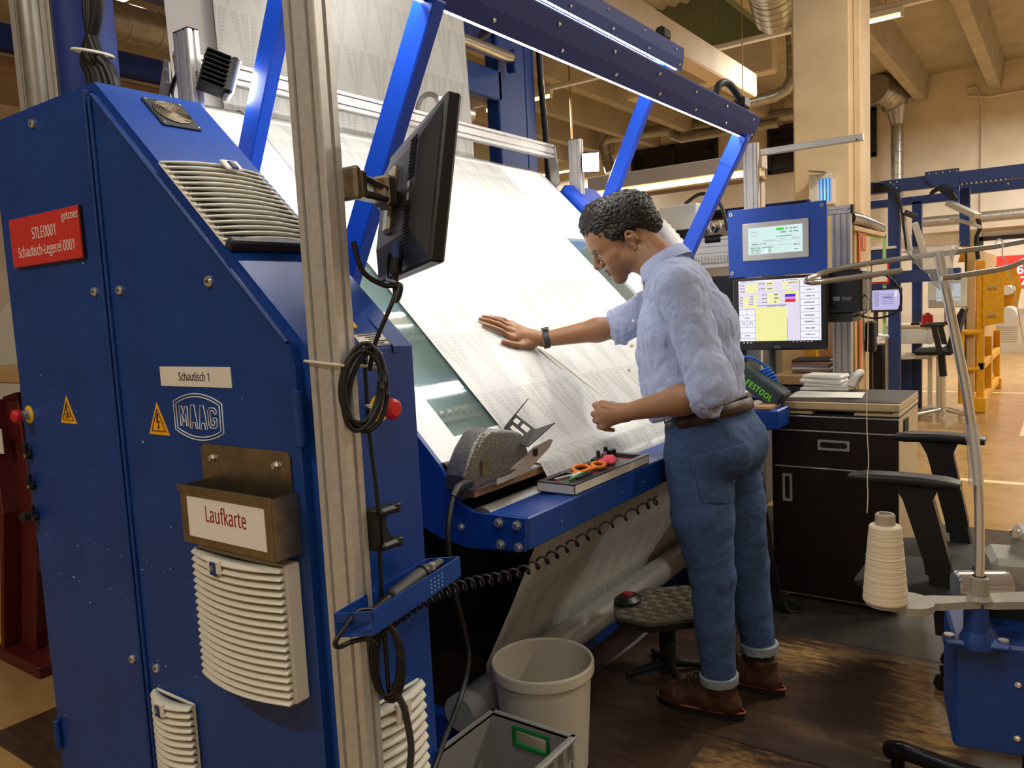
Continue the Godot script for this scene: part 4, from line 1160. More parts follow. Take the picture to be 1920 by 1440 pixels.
func build_table() -> void:
	var s: SurfaceTool
	var t := thing("inspection_table", "large blue slanted inspection table with glass board, overhead lamp housings and struts", "table", V(2.76, 0, -1.9))
	var zy := Basis(V(0, 0, 1), V(0, 1, 0), V(-1, 0, 0))
	var plate := P2([-1.112, 0.843, -1.274, 0.84, -1.322, 0.858, -1.36, 0.915, -1.39, 0.963, -2.52, 2.121, -2.62, 2.1, -2.62, 1.93, -1.52, 0.83, -1.46, 0.778, -1.39, 0.753, -1.30, 0.742, -1.118, 0.757])
	for x in [1.592, 3.952]:
		s = mb(); prism(s, plate, Transform3D(zy, V(x, 0, 0)), 0.012); obj("side_plate", s, M.blue_paint, t)
	s = mb(); box2(s, V(1.592, 0.757, -1.18), V(3.94, 0.843, -1.112), 0.004); box2(s, V(1.592, 0.8, -1.245), V(3.94, 0.839, -1.18), 0.003); var beam := obj("front_beam", s, M.blue_paint, t)
	for q in [[-1.195, 0.824], [-1.138, 0.824], [-1.193, 0.767], [-1.136, 0.767]]:
		s = mb(); hexbolt(s, V(1.58, q[1], q[0]), V(-1, 0, 0), 0.0105); obj("bolt", s, M.steel, beam)
	s = mb(); hexbolt(s, V(1.58, 0.797, -1.321), V(-1, 0, 0), 0.0085); obj("bolt", s, M.steel, beam)
	for x in [1.75, 2.1, 2.25]:
		s = mb(); dome(s, V(x, 0.795, -1.112), V(0, 0, 1), 0.003, 0.002, 8); obj("screw", s, M.chrome, beam)
	# slanted board with a glazed opening
	s = mb()
	slab(s, 1.592, 1.71, 0.0, 1.64, 0.0, 0.018); slab(s, 3.70, 3.94, 0.0, 1.64, 0.0, 0.018)
	slab(s, 1.71, 3.70, 0.0, 0.072, 0.0, 0.018); slab(s, 1.71, 3.70, 1.045, 1.64, 0.0, 0.018)
	var board := obj("white_board", s, M.white_board, t)
	s = mb(); slab(s, 1.705, 3.705, 0.068, 1.05, -0.003, 0.006); obj("glass_pane", s, M.table_glass, board)
	s = mb(); slab(s, 1.65, 3.80, 0.02, 1.1, -0.11, 0.01); obj("diffuser", s, M.diffuser, board)
	for q in [0.2, 0.55, 0.9]:
		s = mb(); slab(s, 1.7, 3.72, q - 0.016, q + 0.014, -0.095, 0.006); obj("reflector", s, M.white_plastic, board)
		s = mb()
		for i in 60: cyl(s, pp(1.70 + i * 0.034, q, -0.07), pp(1.722 + i * 0.034, q, -0.07), 0.014, -1, 8)
		obj("unlit_tube", s, M.aluminium, board)
	s = mb(); slab(s, 1.592, 3.94, -0.0, 1.64, -0.19, 0.01); slab(s, 1.592, 3.94, 0.0, 0.012, -0.02, 0.17); slab(s, 1.592, 3.94, 1.6, 1.612, -0.02, 0.17); obj("back_cover", s, M.blue_paint, board)
	s = mb(); slab(s, 3.97, 4.32, 0.2, 1.5, 0.05, 0.2, 0.02); obj("end_housing", s, M.bright_blue, t)
	# top roller
	s = mb(); cyl(s, V(1.6, 2.105, -2.605), V(3.93, 2.105, -2.605), 0.06, -1, 36); obj("top_roller", s, M.aluminium, t)
	# slotted rail above the board with its end brackets
	s = mb(); slotted(s, 0.04, 0.075, Transform3D(Basis(V(0, 0, 1), V(0, 1, 0), V(-1, 0, 0)), V(3.955, 2.252, -2.47)), 2.35, 0.037); obj("slotted_rail", s, M.aluminium, t)
	for x in [1.61, 3.95]:
		s = mb(); prism(s, P2([-2.5, 2.28, -2.44, 2.28, -2.42, 2.07, -2.47, 2.03]), Transform3D(zy, V(x + 0.006, 0, 0)), 0.008); obj("rail_bracket", s, M.galvanised, t)
	# trough along the lower edge: folded sheet, wooden lath, steel roller
	s = mb(); sheet(s, [Vector2(-1.392, 0.966), Vector2(-1.372, 0.943), Vector2(-1.41, 0.905), Vector2(-1.4, 0.868), Vector2(-1.345, 0.858), Vector2(-1.335, 0.885), Vector2(-1.325, 0.887)], 1.60, 3.93); obj("trough", s, M.galvanised, t)
	s = mb(); box2(s, V(1.605, 0.893, -1.335), V(3.93, 0.901, -1.29), 0.001); obj("lath_cap", s, M.white_plastic, t)
	s = mb(); box2(s, V(1.605, 0.873, -1.333), V(3.93, 0.893, -1.292), 0.001); obj("lath", s, M.wood_edge, t)
	s = mb(); cyl(s, V(1.63, 0.797, -1.288), V(3.92, 0.797, -1.288), 0.045, -1, 32); obj("guide_roller", s, M.aluminium, t)
	s = mb(); cyl(s, V(1.6, 0.797, -1.288), V(1.65, 0.797, -1.288), 0.04, -1, 24); obj("roller_end", s, M.dark_grey, t)
	# under-table frame, lower roller and crossbar
	for x in [1.66, 3.9]:
		s = mb(); box2(s, V(x - 0.03, 0, -1.9), V(x + 0.03, 1.15, -1.75), 0.006); box2(s, V(x - 0.03, 0, -2.5), V(x + 0.03, 1.85, -2.4), 0.006); obj("upright", s, M.navy, t)
	for x in [1.74, 3.9]:
		s = mb(); box2(s, V(x - 0.02, 0.02, -2.4), V(x + 0.02, 0.14, -1.48), 0.006); obj("floor_beam", s, M.blue_paint, t)
	s = mb(); box2(s, V(1.72, 0.03, -1.56), V(3.9, 0.11, -1.5), 0.006); obj("crossbar", s, M.blue_paint, t)
	s = mb(); cyl(s, V(1.7, 0.17, -1.475), V(3.88, 0.17, -1.475), 0.055, -1, 32); obj("lower_roller", s, M.aluminium, t)
	s = mb(); box2(s, V(1.7, 0.35, -2.3), V(3.9, 0.5, -2.2), 0.01); obj("rear_beam", s, M.navy, t)
	s = mb(); box2(s, V(1.64, 0.0, -2.06), V(3.92, 1.35, -2.04)); obj("added_rear_blind", s, M.black_matt, t)  # added black panel that keeps light from behind out of the underside
	# struts: front pair to the lower housing, rear pair to the upper one
	for q in [[1.60, -1.338, 2.17, -1.80, 1.33, "front"], [3.93, -1.338, 2.17, -1.80, 1.33, "front"], [1.60, -1.765, 2.6, -2.2, 1.72, "rear"], [3.93, -1.765, 2.6, -2.2, 1.72, "rear"]]:
		s = mb(); bar(s, V(q[0], q[2], q[1]), V(q[0], q[4], q[3]), V(1, 0, 0), 0.046, 0.075, 0.004)
		var st := obj("strut", s, M.bright_blue, t)
		s = mb(); box(s, V(q[0] + 0.03, q[4] - 0.02, q[3] + 0.03), V(0.01, 0.24, 0.05), 0.002, Basis(V(1, 0, 0), 0.52)); obj("strut_plate", s, M.blue_paint, st)
		if q[5] == "front" and q[0] > 2:
			s = mb(); bar(s, V(q[0], 2.16, -1.343), V(q[0], 2.02, -1.42), V(1, 0, 0), 0.054, 0.083, 0.006); obj("sleeve", s, M.bright_blue, st)
	# lamp housings: folded sheet hoods, open towards the board
	lamp_hood(t, 1.0, 4.045, [Vector2(-1.335, 2.148), Vector2(-1.308, 2.193), Vector2(-1.282, 2.25), Vector2(-1.36, 2.31), Vector2(-1.45, 2.26), Vector2(-1.43, 2.205)], M.navy, M.strip_white, "lower")
	lamp_hood(t, 1.0, 3.985, [Vector2(-1.676, 2.545), Vector2(-1.66, 2.594), Vector2(-1.656, 2.656), Vector2(-1.74, 2.71), Vector2(-1.83, 2.65), Vector2(-1.80, 2.588)], M.navy, M.warm_reflect_glow, "upper")
	for q in [[4.0, 2.31, -1.36], [3.92, 2.71, -1.74]]:
		s = mb(); box(s, V(q[0], q[1] + 0.02, q[2]), V(0.1, 0.06, 0.05), 0.012); obj("plug", s, M.black_plastic, t)
	s = mb(); tube(s, curve([V(3.97, 2.34, -1.36), V(3.86, 2.4, -1.38), V(3.78, 2.38, -1.4), V(3.76, 2.3, -1.42)], 6), 0.018, 10); obj("plug_cable", s, M.dark_grey, t)
	# the lit tubes light the board
	area_light("housing_lamp", V(2.52, 2.212, -1.375), V(0, -0.78, -0.62), Vector2(2.9, 0.04), 2.1, Color(1.0, 0.98, 0.95))
	area_light("housing_lamp", V(2.49, 2.61, -1.74), V(0, -0.85, -0.53), Vector2(2.9, 0.04), 1.9, Color(1.0, 0.98, 0.95))
	build_floods()
	build_cloth()
	build_table_things()

func lamp_hood(t: Node3D, x0: float, x1: float, p: Array, m: Material, strip: Material, which: String) -> void:
	var s := mb()
	var poly := PackedVector2Array()
	for v in p: poly.append(v)
	for i in range(p.size() - 1, -1, -1):   # inner skin
		var c := Vector2.ZERO
		for v in p: c += v / p.size()
		poly.append(p[i] + (c - p[i]).normalized() * 0.004)
	prism(s, poly, Transform3D(Basis(V(0, 0, 1), V(0, 1, 0), V(-1, 0, 0)), V(x1, 0, 0)), x1 - x0)
	var h := obj("lamp_hood", s, m, t)
	s = mb()
	var full := PackedVector2Array()
	for v in p: full.append(v)
	for x in [x0 + 0.004, x1]: prism(s, full, Transform3D(Basis(V(0, 0, 1), V(0, 1, 0), V(-1, 0, 0)), V(x, 0, 0)), 0.004)
	obj("end_cap", s, m, h)
	s = mb()
	var a: Vector2 = p[0] + Vector2(-0.012, 0.0)
	box2(s, V(x0 + 0.03, a.y + 0.003, a.x - 0.008), V(x1 - 0.03, a.y + 0.014, a.x + 0.004), 0.003)
	obj("glow_strip", s, M.strip_white, h)
	if which == "upper":
		s = mb(); box2(s, V(x0 + 0.03, a.y - 0.006, a.x - 0.06), V(x1 - 0.2, a.y + 0.004, a.x - 0.014), 0.003); obj("glow_strip", s, strip, h)  # no lamp: glows as the warm reflection seen under the hood
	for k in 2:
		var u: Vector2 = p[k].lerp(p[k + 1], 0.5 if k == 0 else 0.62)
		var nn: Vector2 = (p[k + 1] - p[k]).normalized()
		for i in 8:
			s = mb(); dome(s, V(x1 - 0.04 - i * 0.36 - k * 0.06, u.y, u.x), V(0, -nn.x, nn.y), 0.006, 0.006, 10); obj("bolt", s, M.chrome, h)

func build_floods() -> void:
	var s: SurfaceTool
	for k in 2:
		var far := k == 1
		var x := 1.5 if not far else 4.07
		var t := thing("flood_light", "black finned floodlight on a slotted post at the near end of the table" if not far else "small white glowing floodlight on a slotted post above the operator's head", "lamp", V(x, 0, -2.25))
		var pz := -2.25 if not far else -2.375
		s = mb(); slotted(s, 0.04, 0.08, Transform3D(Basis(V(1, 0, 0), V(0, 0, 1), V(0, 1, 0)), V(x, 0.0, pz)), 2.27 if not far else 2.32, 0.04); obj("post", s, M.aluminium, t)
		s = mb(); box(s, V(x, 2.273 if not far else 2.322, pz), V(0.04, 0.004, 0.08), 0.002); obj("post_cap", s, M.black_plastic, t)
		var c := V(1.53, 2.125, -2.14) if not far else V(4.06, 2.178, -2.275)
		var n := (V(0.85, -0.3, 0.42) if not far else V(-0.85, -0.2, 0.5)).normalized()
		var B := Basis()
		B.z = n
		B.x = V(0, 1, 0).cross(n).normalized()
		B.y = n.cross(B.x)
		s = mb(); box(s, c + n * 0.03, V(0.105, 0.115, 0.03), 0.01, B); var hd := obj("lamp_head", s, M.black_plastic, t)
		for i in 8:
			s = mb(); box(s, c - n * 0.018 + B.y * (i * 0.0145 - 0.05), V(0.098, 0.005, 0.07), 0.002, B); obj("cooling_fin", s, M.black_matt, hd)
		s = mb(); box(s, c - n * 0.01, V(0.05, 0.1, 0.05), 0.004, B); obj("core", s, M.black_matt, hd)
		s = mb(); box(s, c + n * 0.046, V(0.094, 0.102, 0.003), 0.001, B); obj("glowing_lens", s, M.flood, hd)
		s = mb(); bar(s, V(x, c.y, pz + 0.03), c - n * 0.02, V(0, 1, 0), 0.03, 0.008, 0.002); obj("bracket", s, M.galvanised, t)
		area_light("flood_lamp", c + n * 0.052, n, Vector2(0.09, 0.1), 0.13 if not far else 0.16, Color(1, 1, 1))
		if not far:
			s = mb(); tube(s, curve([V(1.5, 1.96, -2.32), V(1.49, 2.03, -2.345), V(1.5, 2.1, -2.36), V(1.5, 2.155, -2.31), V(1.5, 2.15, -2.24), V(1.51, 2.12, -2.19)], 6), 0.008, 8); obj("lamp_cable", s, M.cord, t)
			s = mb(); prism(s, P2([-2.47, 2.0, -2.36, 2.0, -2.345, 2.2, -2.37, 2.215]), Transform3D(Basis(V(0, 0, 1), V(0, 1, 0), V(-1, 0, 0)), V(1.5, 0, 0)), 0.006); obj("angle_bracket", s, M.galvanised, t)
			for y in [2.18, 2.14]:
				s = mb(); hexbolt(s, V(1.494, y, -2.365), V(-1, 0, 0), 0.006); obj("bolt", s, M.chrome, t)

func build_cloth() -> void:
	var s := mb()
	var prof := []
	for i in 8: prof.append(Vector2(lerpf(-2.735, -2.672, i / 7.0), lerpf(3.9, 2.14, i / 7.0)))
	for i in 8:
		var a := lerpf(PI * 1.02, PI * 0.26, i / 7.0)
		prof.append(Vector2(-2.605 + 0.064 * cos(a), 2.105 + 0.064 * sin(a)))
	for i in 16:
		var q := pp(0, lerpf(1.6, 0.0, i / 15.0), 0.004)
		prof.append(Vector2(q.z, q.y))
	prof += [Vector2(-1.325, 0.912), Vector2(-1.285, 0.905), Vector2(-1.25, 0.842), Vector2(-1.241, 0.815), Vector2(-1.243, 0.79), Vector2(-1.325, 0.636), Vector2(-1.42, 0.44), Vector2(-1.535, 0.22), Vector2(-1.54, 0.16)]
	sheet(s, prof, 1.92, 3.485, 24)
	# gentle waves in the free hanging part
	var o := obj("inspected_fabric", s, M.fabric)
	tag(o, "white patterned fabric running down over the slanted glass board and below the table", "fabric")
	s = mb(); sheet(s, [Vector2(-2.76, 3.9), Vector2(-2.70, 2.0)], 1.735, 1.94, 1)
	tag(obj("backing_cloth", s, M.fabric_plain), "plain grey cloth strip hanging beside the left edge of the patterned fabric", "fabric")
	s = mb()
	# pulled fold running from the hand towards the lower edge
	for L in [[2.47, 0.34, 2.62, 0.02], [2.44, 0.36, 2.5, 0.2]]:
		var pts := []
		var rr := []
		for i in 13:
			var u := i / 12.0
			pts.append(pp(lerpf(L[0], L[2], u), lerpf(L[1], L[3], u), 0.003))
			rr.append(0.0068 * sin(PI * clampf(u + 0.04, 0, 1)) + 0.0005)
		tube(s, pts, rr, 8)
	obj("pulled_fold", s, M.fabric_plain, o)

func build_table_things() -> void:
	var s: SurfaceTool
	# grey hammered hand device with a black hinged guard, lying in the trough
	var t := thing("cutting_device", "grey hammered-metal hand device with black guard lying on the table's lower edge", "device", V(1.72, 0.91, -1.3))
	var F := Transform3D(Basis(V(1, 0, 0), V(0, 1, 0), V(0, 0, 1)), V(0, 0, 0))
	var rings := []
	for q in [[1.548, 0.925, 0.022, 0.034], [1.562, 0.935, 0.036, 0.04], [1.60, 0.958, 0.056, 0.043], [1.645, 0.976, 0.072, 0.045], [1.68, 0.98, 0.076, 0.045], [1.74, 0.975, 0.07, 0.044], [1.80, 0.968, 0.062, 0.043], [1.822, 0.965, 0.055, 0.041]]:
		var R := []
		for p in rrect(q[3] * 2, q[2] * 2, minf(q[2], q[3]) * 0.36, 4): R.append(V(q[0] - p.y * 0.25, q[1] + p.y * 0.95, -1.305 + p.x * (1.0 - 0.15 * p.y / q[2])))
		rings.append(R)
	s = mb(); s.set_smooth_group(1)
	for i in rings.size() - 1:
		var N: int = rings[i].size()
		for j in N: quad(s, rings[i][j], rings[i + 1][j], rings[i + 1][(j + 1) % N], rings[i][(j + 1) % N], false)
	s.set_smooth_group(2)
	for e in [0, rings.size() - 1]: hull_face(s, rings[e], V(1.7, 0.97, -1.3))
	obj("housing", s, M.hammertone, t)
	s = mb(); prism(s, P2([1.66, 0.90, 1.80, 0.905, 1.93, 0.955, 1.95, 0.975, 1.93, 0.98, 1.85, 0.97, 1.80, 0.95, 1.66, 0.915]), Transform3D(Basis(), V(0, 0, -1.262)), 0.006); obj("side_plate", s, M.aluminium, t)
	s = mb(); box(s, V(1.85, 0.955, -1.254), V(0.02, 0.022, 0.006), 0.002); obj("catch", s, M.black_plastic, t)
	s = mb(); box(s, V(1.615, 0.955, -1.2585), V(0.028, 0.042, 0.003), 0.0, Basis(V(0, 0, 1), -0.15)); obj("maker_label", s, M.brushed, t)
	var g1 := V(1.825, 1.024, -1.345); var g2 := V(1.785, 0.988, -1.255); var g3 := V(1.856, 1.02, -1.255); var g4 := V(1.888, 1.056, -1.345)
	s = mb(); plate4(s, [g1, g2, g3, g4], 0.003); obj("guard_plate", s, M.black_plastic, t)
	s = mb(); plate4(s, [g1, g4, V(1.955, 1.096, -1.342), V(1.862, 1.04, -1.35)], 0.003); obj("guard_flap", s, M.dark_grey, t)
	s = mb(); plate4(s, [g2, g3, V(1.915, 1.032, -1.225), V(1.775, 0.985, -1.228)], 0.003); obj("guard_flap", s, M.dark_grey, t)
	var gn: Vector3 = (g2 - g1).cross(g4 - g1).normalized()
	if gn.y < 0: gn = -gn
	for q in [[0.22, 0.42, 0.2, 0.8], [0.6, 0.85, 0.12, 0.35], [0.6, 0.85, 0.5, 0.85]]:
		var lq := []
		for e in [[q[0], q[2]], [q[0], q[3]], [q[1], q[3]], [q[1], q[2]]]: lq.append(g1.lerp(g4, e[0]).lerp(g2.lerp(g3, e[0]), e[1]) + gn * 0.0022)
		s = mb(); plate4(s, lq, 0.0008); obj("guard_sticker", s, M.label_white, t)
	s = mb(); tube(s, curve([V(1.56, 0.925, -1.27), V(1.50, 0.93, -1.255), V(1.455, 0.915, -1.24)], 6), [0.013, 0.013, 0.0125, 0.012, 0.0115, 0.011, 0.011, 0.0105, 0.010, 0.0095, 0.009, 0.0085, 0.008], 10); obj("strain_relief", s, M.cord, t)
	s = mb(); tube(s, curve([V(1.455, 0.915, -1.24), V(1.40, 0.84, -1.215), V(1.395, 0.72, -1.205), V(1.42, 0.6, -1.2), V(1.42, 0.52, -1.19), V(1.36, 0.46, -1.17), V(1.22, 0.45, -1.1), V(1.12, 0.44, -1.05), V(1.03, 0.4, -1.03), V(1.0, 0.25, -1.035), V(1.02, 0.1, -1.04)], 6), 0.0065, 8); obj("power_cord", s, M.cord, t)
	# tool tray
	t = thing("tool_tray", "long white tray with dark foam inlay on the front beam of the table", "tray", V(2.07, 0.843, -1.18))
	s = mb()
	box2(s, V(1.835, 0.844, -1.245), V(2.31, 0.848, -1.118), 0.001)
	for b in [[V(1.835, 0.844, -1.122), V(2.31, 0.872, -1.118)], [V(1.835, 0.844, -1.245), V(2.31, 0.872, -1.241)], [V(1.835, 0.844, -1.245), V(1.839, 0.872, -1.118)], [V(2.306, 0.844, -1.245), V(2.31, 0.872, -1.118)]]: box2(s, b[0], b[1], 0.001)
	obj("tray_shell", s, M.white_plastic, t)
	s = mb(); box2(s, V(1.839, 0.848, -1.241), V(2.306, 0.862, -1.122)); obj("foam_base", s, M.ink_red, t)
	s = mb()
	for b in [[1.839, 2.306, -1.241, -1.228], [1.839, 2.306, -1.136, -1.122], [1.839, 1.855, -1.228, -1.136], [1.965, 1.985, -1.228, -1.136], [2.06, 2.075, -1.228, -1.136], [2.19, 2.21, -1.228, -1.136], [2.285, 2.306, -1.228, -1.136], [1.855, 1.965, -1.19, -1.136], [2.075, 2.19, -1.165, -1.136], [2.075, 2.2, -1.205, -1.195]]:
		box2(s, V(b[0], 0.862, b[2]), V(b[1], 0.874, b[3]))
	obj("foam_inlay", s, M.dark_grey, t)
	s = mb(); box2(s, V(1.834, 0.872, -1.246), V(2.311, 0.8745, -1.242)); box2(s, V(1.834, 0.872, -1.121), V(2.311, 0.8745, -1.117)); box2(s, V(1.834, 0.872, -1.246), V(1.838, 0.8745, -1.117)); obj("rim", s, M.black_plastic, t)
	# scissors
	t = thing("scissors", "scissors with orange handles lying in the foam tray", "scissors", V(2.0, 0.876, -1.17))
	for k in 2:
		s = mb()
		var c := V(1.99 + k * 0.052, 0.884 + k * 0.004, -1.185 + k * 0.028)
		tube(s, ring_pts(c, V(0.0, 1, 0.25), 0.036 - k * 0.009, 20, 0.62), 0.0055, 8, true)
		tube(s, [c + V(-0.03, -0.002, 0.004), V(1.925, 0.88, -1.18)], [0.006, 0.004], 8)
		obj("handle", s, M.orange, t)
	s = mb(); bar(s, V(1.93, 0.879, -1.18), V(1.862, 0.878, -1.20), V(0, 1, 0), 0.003, 0.012, 0.001); obj("blade", s, M.steel, t)
	# pens
	s = mb(); cyl(s, V(1.862, 0.88, -1.15), V(1.97, 0.88, -1.16), 0.004, 0.004, 10); cyl(s, V(1.862, 0.88, -1.15), V(1.848, 0.88, -1.149), 0.004, 0.001, 10); tag(obj("green_pen", s, M.green), "green capped pen lying nearest the left end of the foam tray", "pen")
	s = mb(); cyl(s, V(1.885, 0.88, -1.14), V(1.975, 0.881, -1.142), 0.0042, 0.0042, 10); tag(obj("dark_pen", s, M.ink), "dark pen lying in front of the scissors", "pen")
	s = mb(); cyl(s, V(1.9, 0.88, -1.168), V(1.99, 0.881, -1.17), 0.0045, 0.0045, 10); tag(obj("white_pen", s, M.white_plastic), "white pen lying between the green pen and the scissors", "pen")
	# pink chalk lumps
	s = mb(); box(s, V(2.125, 0.886, -1.165), V(0.06, 0.022, 0.042), 0.009, Basis(V(0, 1, 0), 0.5) * Basis(V(0, 0, 1), 0.12)); ball(s, V(2.1, 0.884, -1.17), V(0.025, 0.012, 0.02), 12); tag(obj("eraser", s, M.pink), "pink lump of eraser in the foam tray", "eraser")
	# black clamp tool
	t = thing("clamp_tool", "small black clamp tool at the back of the foam tray", "tool", V(2.17, 0.876, -1.21))
	s = mb(); box(s, V(2.16, 0.884, -1.215), V(0.11, 0.014, 0.026), 0.003, Basis(V(0, 1, 0), 0.15)); box(s, V(2.21, 0.892, -1.205), V(0.035, 0.02, 0.022), 0.003); obj("body", s, M.black_plastic, t)
	s = mb(); cyl(s, V(2.145, 0.888, -1.215), V(2.145, 0.908, -1.215), 0.006); obj("thumb_screw", s, M.black_plastic, t)
	s = mb(); cyl(s, V(2.185, 0.89, -1.21), V(2.185, 0.914, -1.21), 0.007); obj("thumb_screw", s, M.black_plastic, t)
	s = mb(); box(s, V(2.168, 0.894, -1.206), V(0.02, 0.012, 0.012), 0.002); obj("jaw", s, M.chrome, t)
	# coiled black cord below the beam
	s = mb()
	var pts := []
	var ax := curve([V(1.0, 0.80, -1.03), V(1.12, 0.795, -1.06), V(1.31, 0.765, -1.09), V(1.55, 0.722, -1.1), V(1.86, 0.727, -1.095), V(2.32, 0.722, -1.095)], 10)
	var n := 780
	for i in n:
		var u := float(i) / (n - 1) * (ax.size() - 1.001)
		var k := int(u)
		var c: Vector3 = ax[k].lerp(ax[k + 1], u - k)
		var an := TAU * 32.0 * i / n
		pts.append(c + V(0, cos(an) * 0.0125, sin(an) * 0.011))
	tube(s, pts, 0.0032, 6)
	tag(obj("coiled_cord", s, M.cord), "black coiled cord sagging along the underside of the front beam", "cord")

# ---------------------------------------------------------------- aluminium post with its fittings
func build_post() -> void:
	var s: SurfaceTool
	var t := thing("slotted_post", "tall slotted aluminium post in front of the blue cabinet", "post", V(0.92, 0, -1.04))
	s = mb(); slotted(s, 0.04, 0.077, Transform3D(Basis(V(1, 0, 0), V(0, 0, 1), V(0, 1, 0)), V(0.92, 0, -1.0375)), 3.2, 0.04, 0.46); obj("profile", s, M.aluminium, t)
	# black double clip
	s = mb(); box(s, V(0.95, 1.0, -0.998), V(0.02, 0.075, 0.03), 0.003); var cl := obj("tool_clip", s, M.black_plastic, t)
	for y in [1.03, 0.968]:
		s = mb(); box(s, V(0.972, y, -0.99), V(0.045, 0.014, 0.034), 0.005); cyl(s, V(0.993, y - 0.008, -0.985), V(0.993, y + 0.008, -0.985), 0.012, -1, 16, 0.002); obj("clip_jaw", s, M.black_plastic, cl)
	s = mb(); prism(s, P2([0.955, 0.975, 0.985, 0.975, 0.97, 0.99, 0.965, 1.01, 0.97, 1.022, 0.955, 1.022]), Transform3D(Basis(), V(0, 0, -1.0)), 0.02); obj("clip_spring", s, M.black_matt, cl)
	# black cable down the corner of the post
	s = mb(); tube(s, curve([V(0.955, 1.3, -0.995), V(0.952, 1.17, -0.992), V(0.953, 1.05, -0.985), V(0.953, 0.9, -0.99), V(0.953, 0.7, -0.99)], 5), 0.004, 6); obj("data_cable", s, M.cord, t)
	# monitor on a jointed arm
	t = thing("swivel_monitor", "black monitor seen from behind, hung from the aluminium post on a jointed arm", "monitor", V(1.155, 1.4, -1.046))
	var up := V(0.047, 0.277, 0.019).normalized()
	var rt := V(0.28, 0, -0.405).normalized()
	rt = (rt - up * rt.dot(up)).normalized()
	var out := rt.cross(up)          # towards the back of the screen
	if out.dot(V(-1, 0, 0)) < 0.0: out = -out
	var B := Basis(rt, up, rt.cross(up))
	var c := V(1.16, 1.588, -1.045)
	s = mb(); box(s, c, V(0.475, 0.284, 0.026), 0.004, B); var sh := obj("housing", s, M.black_plastic, t)
	s = mb(); slab_taper(s, c + out * 0.013, rt, up, out, 0.44, 0.26, 0.32, 0.16, 0.022); obj("rear_cover", s, M.dark_grey, sh)
	picture(plane_mesh(0.44, 0.25), "screen", screen_mat("pale", Color(0.75, 0.78, 0.8)), sh, Basis(-rt, up, (-rt).cross(up)), c - out * 0.0137)
	for k in 2:
		for i in 12:
			s = mb(); box(s, c + out * 0.036 - rt * 0.125 + up * ((0.055 if k == 0 else -0.065) + (i - 6) * 0.0062), V(0.045, 0.0028, 0.003), 0.0, B); obj("vent_rib", s, M.black_matt, sh)
	for i in 2:
		s = mb(); box(s, c + out * 0.037 - rt * 0.12 + up * (0.004 - i * 0.022), V(0.012, 0.014, 0.003), 0.001, B); obj("port", s, M.aluminium, sh)
	s = mb(); box(s, c + out * 0.038 + rt * 0.02, V(0.05, 0.13, 0.02), 0.006, B); obj("mount_plate", s, M.brushed, t)
	s = mb(); box(s, c + out * 0.034 + rt * 0.02, V(0.11, 0.11, 0.008), 0.003, B); obj("mount_cross", s, M.black_plastic, t)
	var e0 := V(0.955, 1.597, -0.995)
	var e1 := V(0.995, 1.592, -0.985)
	var e2: Vector3 = c + out * 0.05 + rt * 0.02
	var e15 := e1.lerp(e2, 0.5) + V(0, 0.0, 0.012)
	s = mb(); box(s, e0 - V(0.008, 0, 0), V(0.018, 0.055, 0.05), 0.005); cyl(s, e0 + V(0.01, -0.022, 0), e0 + V(0.01, 0.022, 0), 0.017, -1, 20, 0.002); obj("wall_bracket", s, M.brushed, t)
	s = mb(); bar(s, e0 + V(0.012, 0.012, 0), e15 + V(0, 0.004, 0), V(0, 1, 0), 0.013, 0.032, 0.004); bar(s, e0 + V(0.012, -0.016, 0), e15 + V(0, -0.012, 0), V(0, 1, 0), 0.013, 0.032, 0.004); obj("arm", s, M.brushed, t)
	s = mb(); bar(s, e15, e2, V(0, 1, 0), 0.042, 0.04, 0.008); box(s, e15 + V(0, 0.004, 0), V(0.03, 0.055, 0.042), 0.006); obj("arm", s, M.brushed, t)
	s = mb(); cyl(s, e15 + V(-0.028, -0.002, 0.016), e15 + V(-0.032, -0.002, 0.022), 0.011, -1, 18, 0.001); obj("pivot_screw", s, M.steel, t)
	# plugs and cables from the monitor
	var pb: Vector3 = c + out * 0.03 - up * 0.1 - rt * 0.05
	s = mb(); cyl(s, pb, pb - up * 0.05, 0.011, -1, 12); cyl(s, pb - up * 0.05, pb - up * 0.075, 0.007, -1, 10); obj("plug", s, M.cord, t)
	s = mb(); cyl(s, pb + up * 0.01, pb - up * 0.02, 0.0115, -1, 12); obj("plug_collar", s, M.gantry_blue, t)
	s = mb(); tube(s, curve([pb - up * 0.07, pb - up * 0.1 + V(0, 0, 0.01), V(1.03, 1.425, -0.97), V(0.985, 1.425, -0.965), V(0.95, 1.45, -0.98), V(0.943, 1.5, -0.99)], 6), 0.0045, 8); obj("video_cable", s, M.cord, t)
	var pc: Vector3 = c + out * 0.03 - up * 0.1 + rt * 0.03
	s = mb(); tube(s, curve([pc, pc - up * 0.05, V(1.01, 1.42, -0.96), V(0.965, 1.33, -0.975), V(0.955, 1.28, -0.985)], 6), 0.0042, 8); obj("power_cable", s, M.cord, t)
	# wire hoop with red plate seen above the monitor
	t = thing("hanging_hook", "grey bent tube handle with a red plate behind the top edge of the monitor", "handle", V(2.83, 2.2, -2.425))
	var hc := V(2.83, 2.30, -2.425)
	s = mb()
	var arc := []
	for i in 15: arc.append(hc + V(0.012 * i / 14.0, 0.062 * sin(PI * 1.15 * i / 14.0), -0.062 * cos(PI * 1.15 * i / 14.0)))
	tube(s, arc, 0.012, 10); obj("tube_handle", s, M.galvanised, t)
	s = mb(); box(s, hc + V(0.01, -0.075, 0.03), V(0.01, 0.17, 0.035), 0.002, Basis(V(1, 0, 0), 0.6)); obj("red_plate", s, M.red, t)
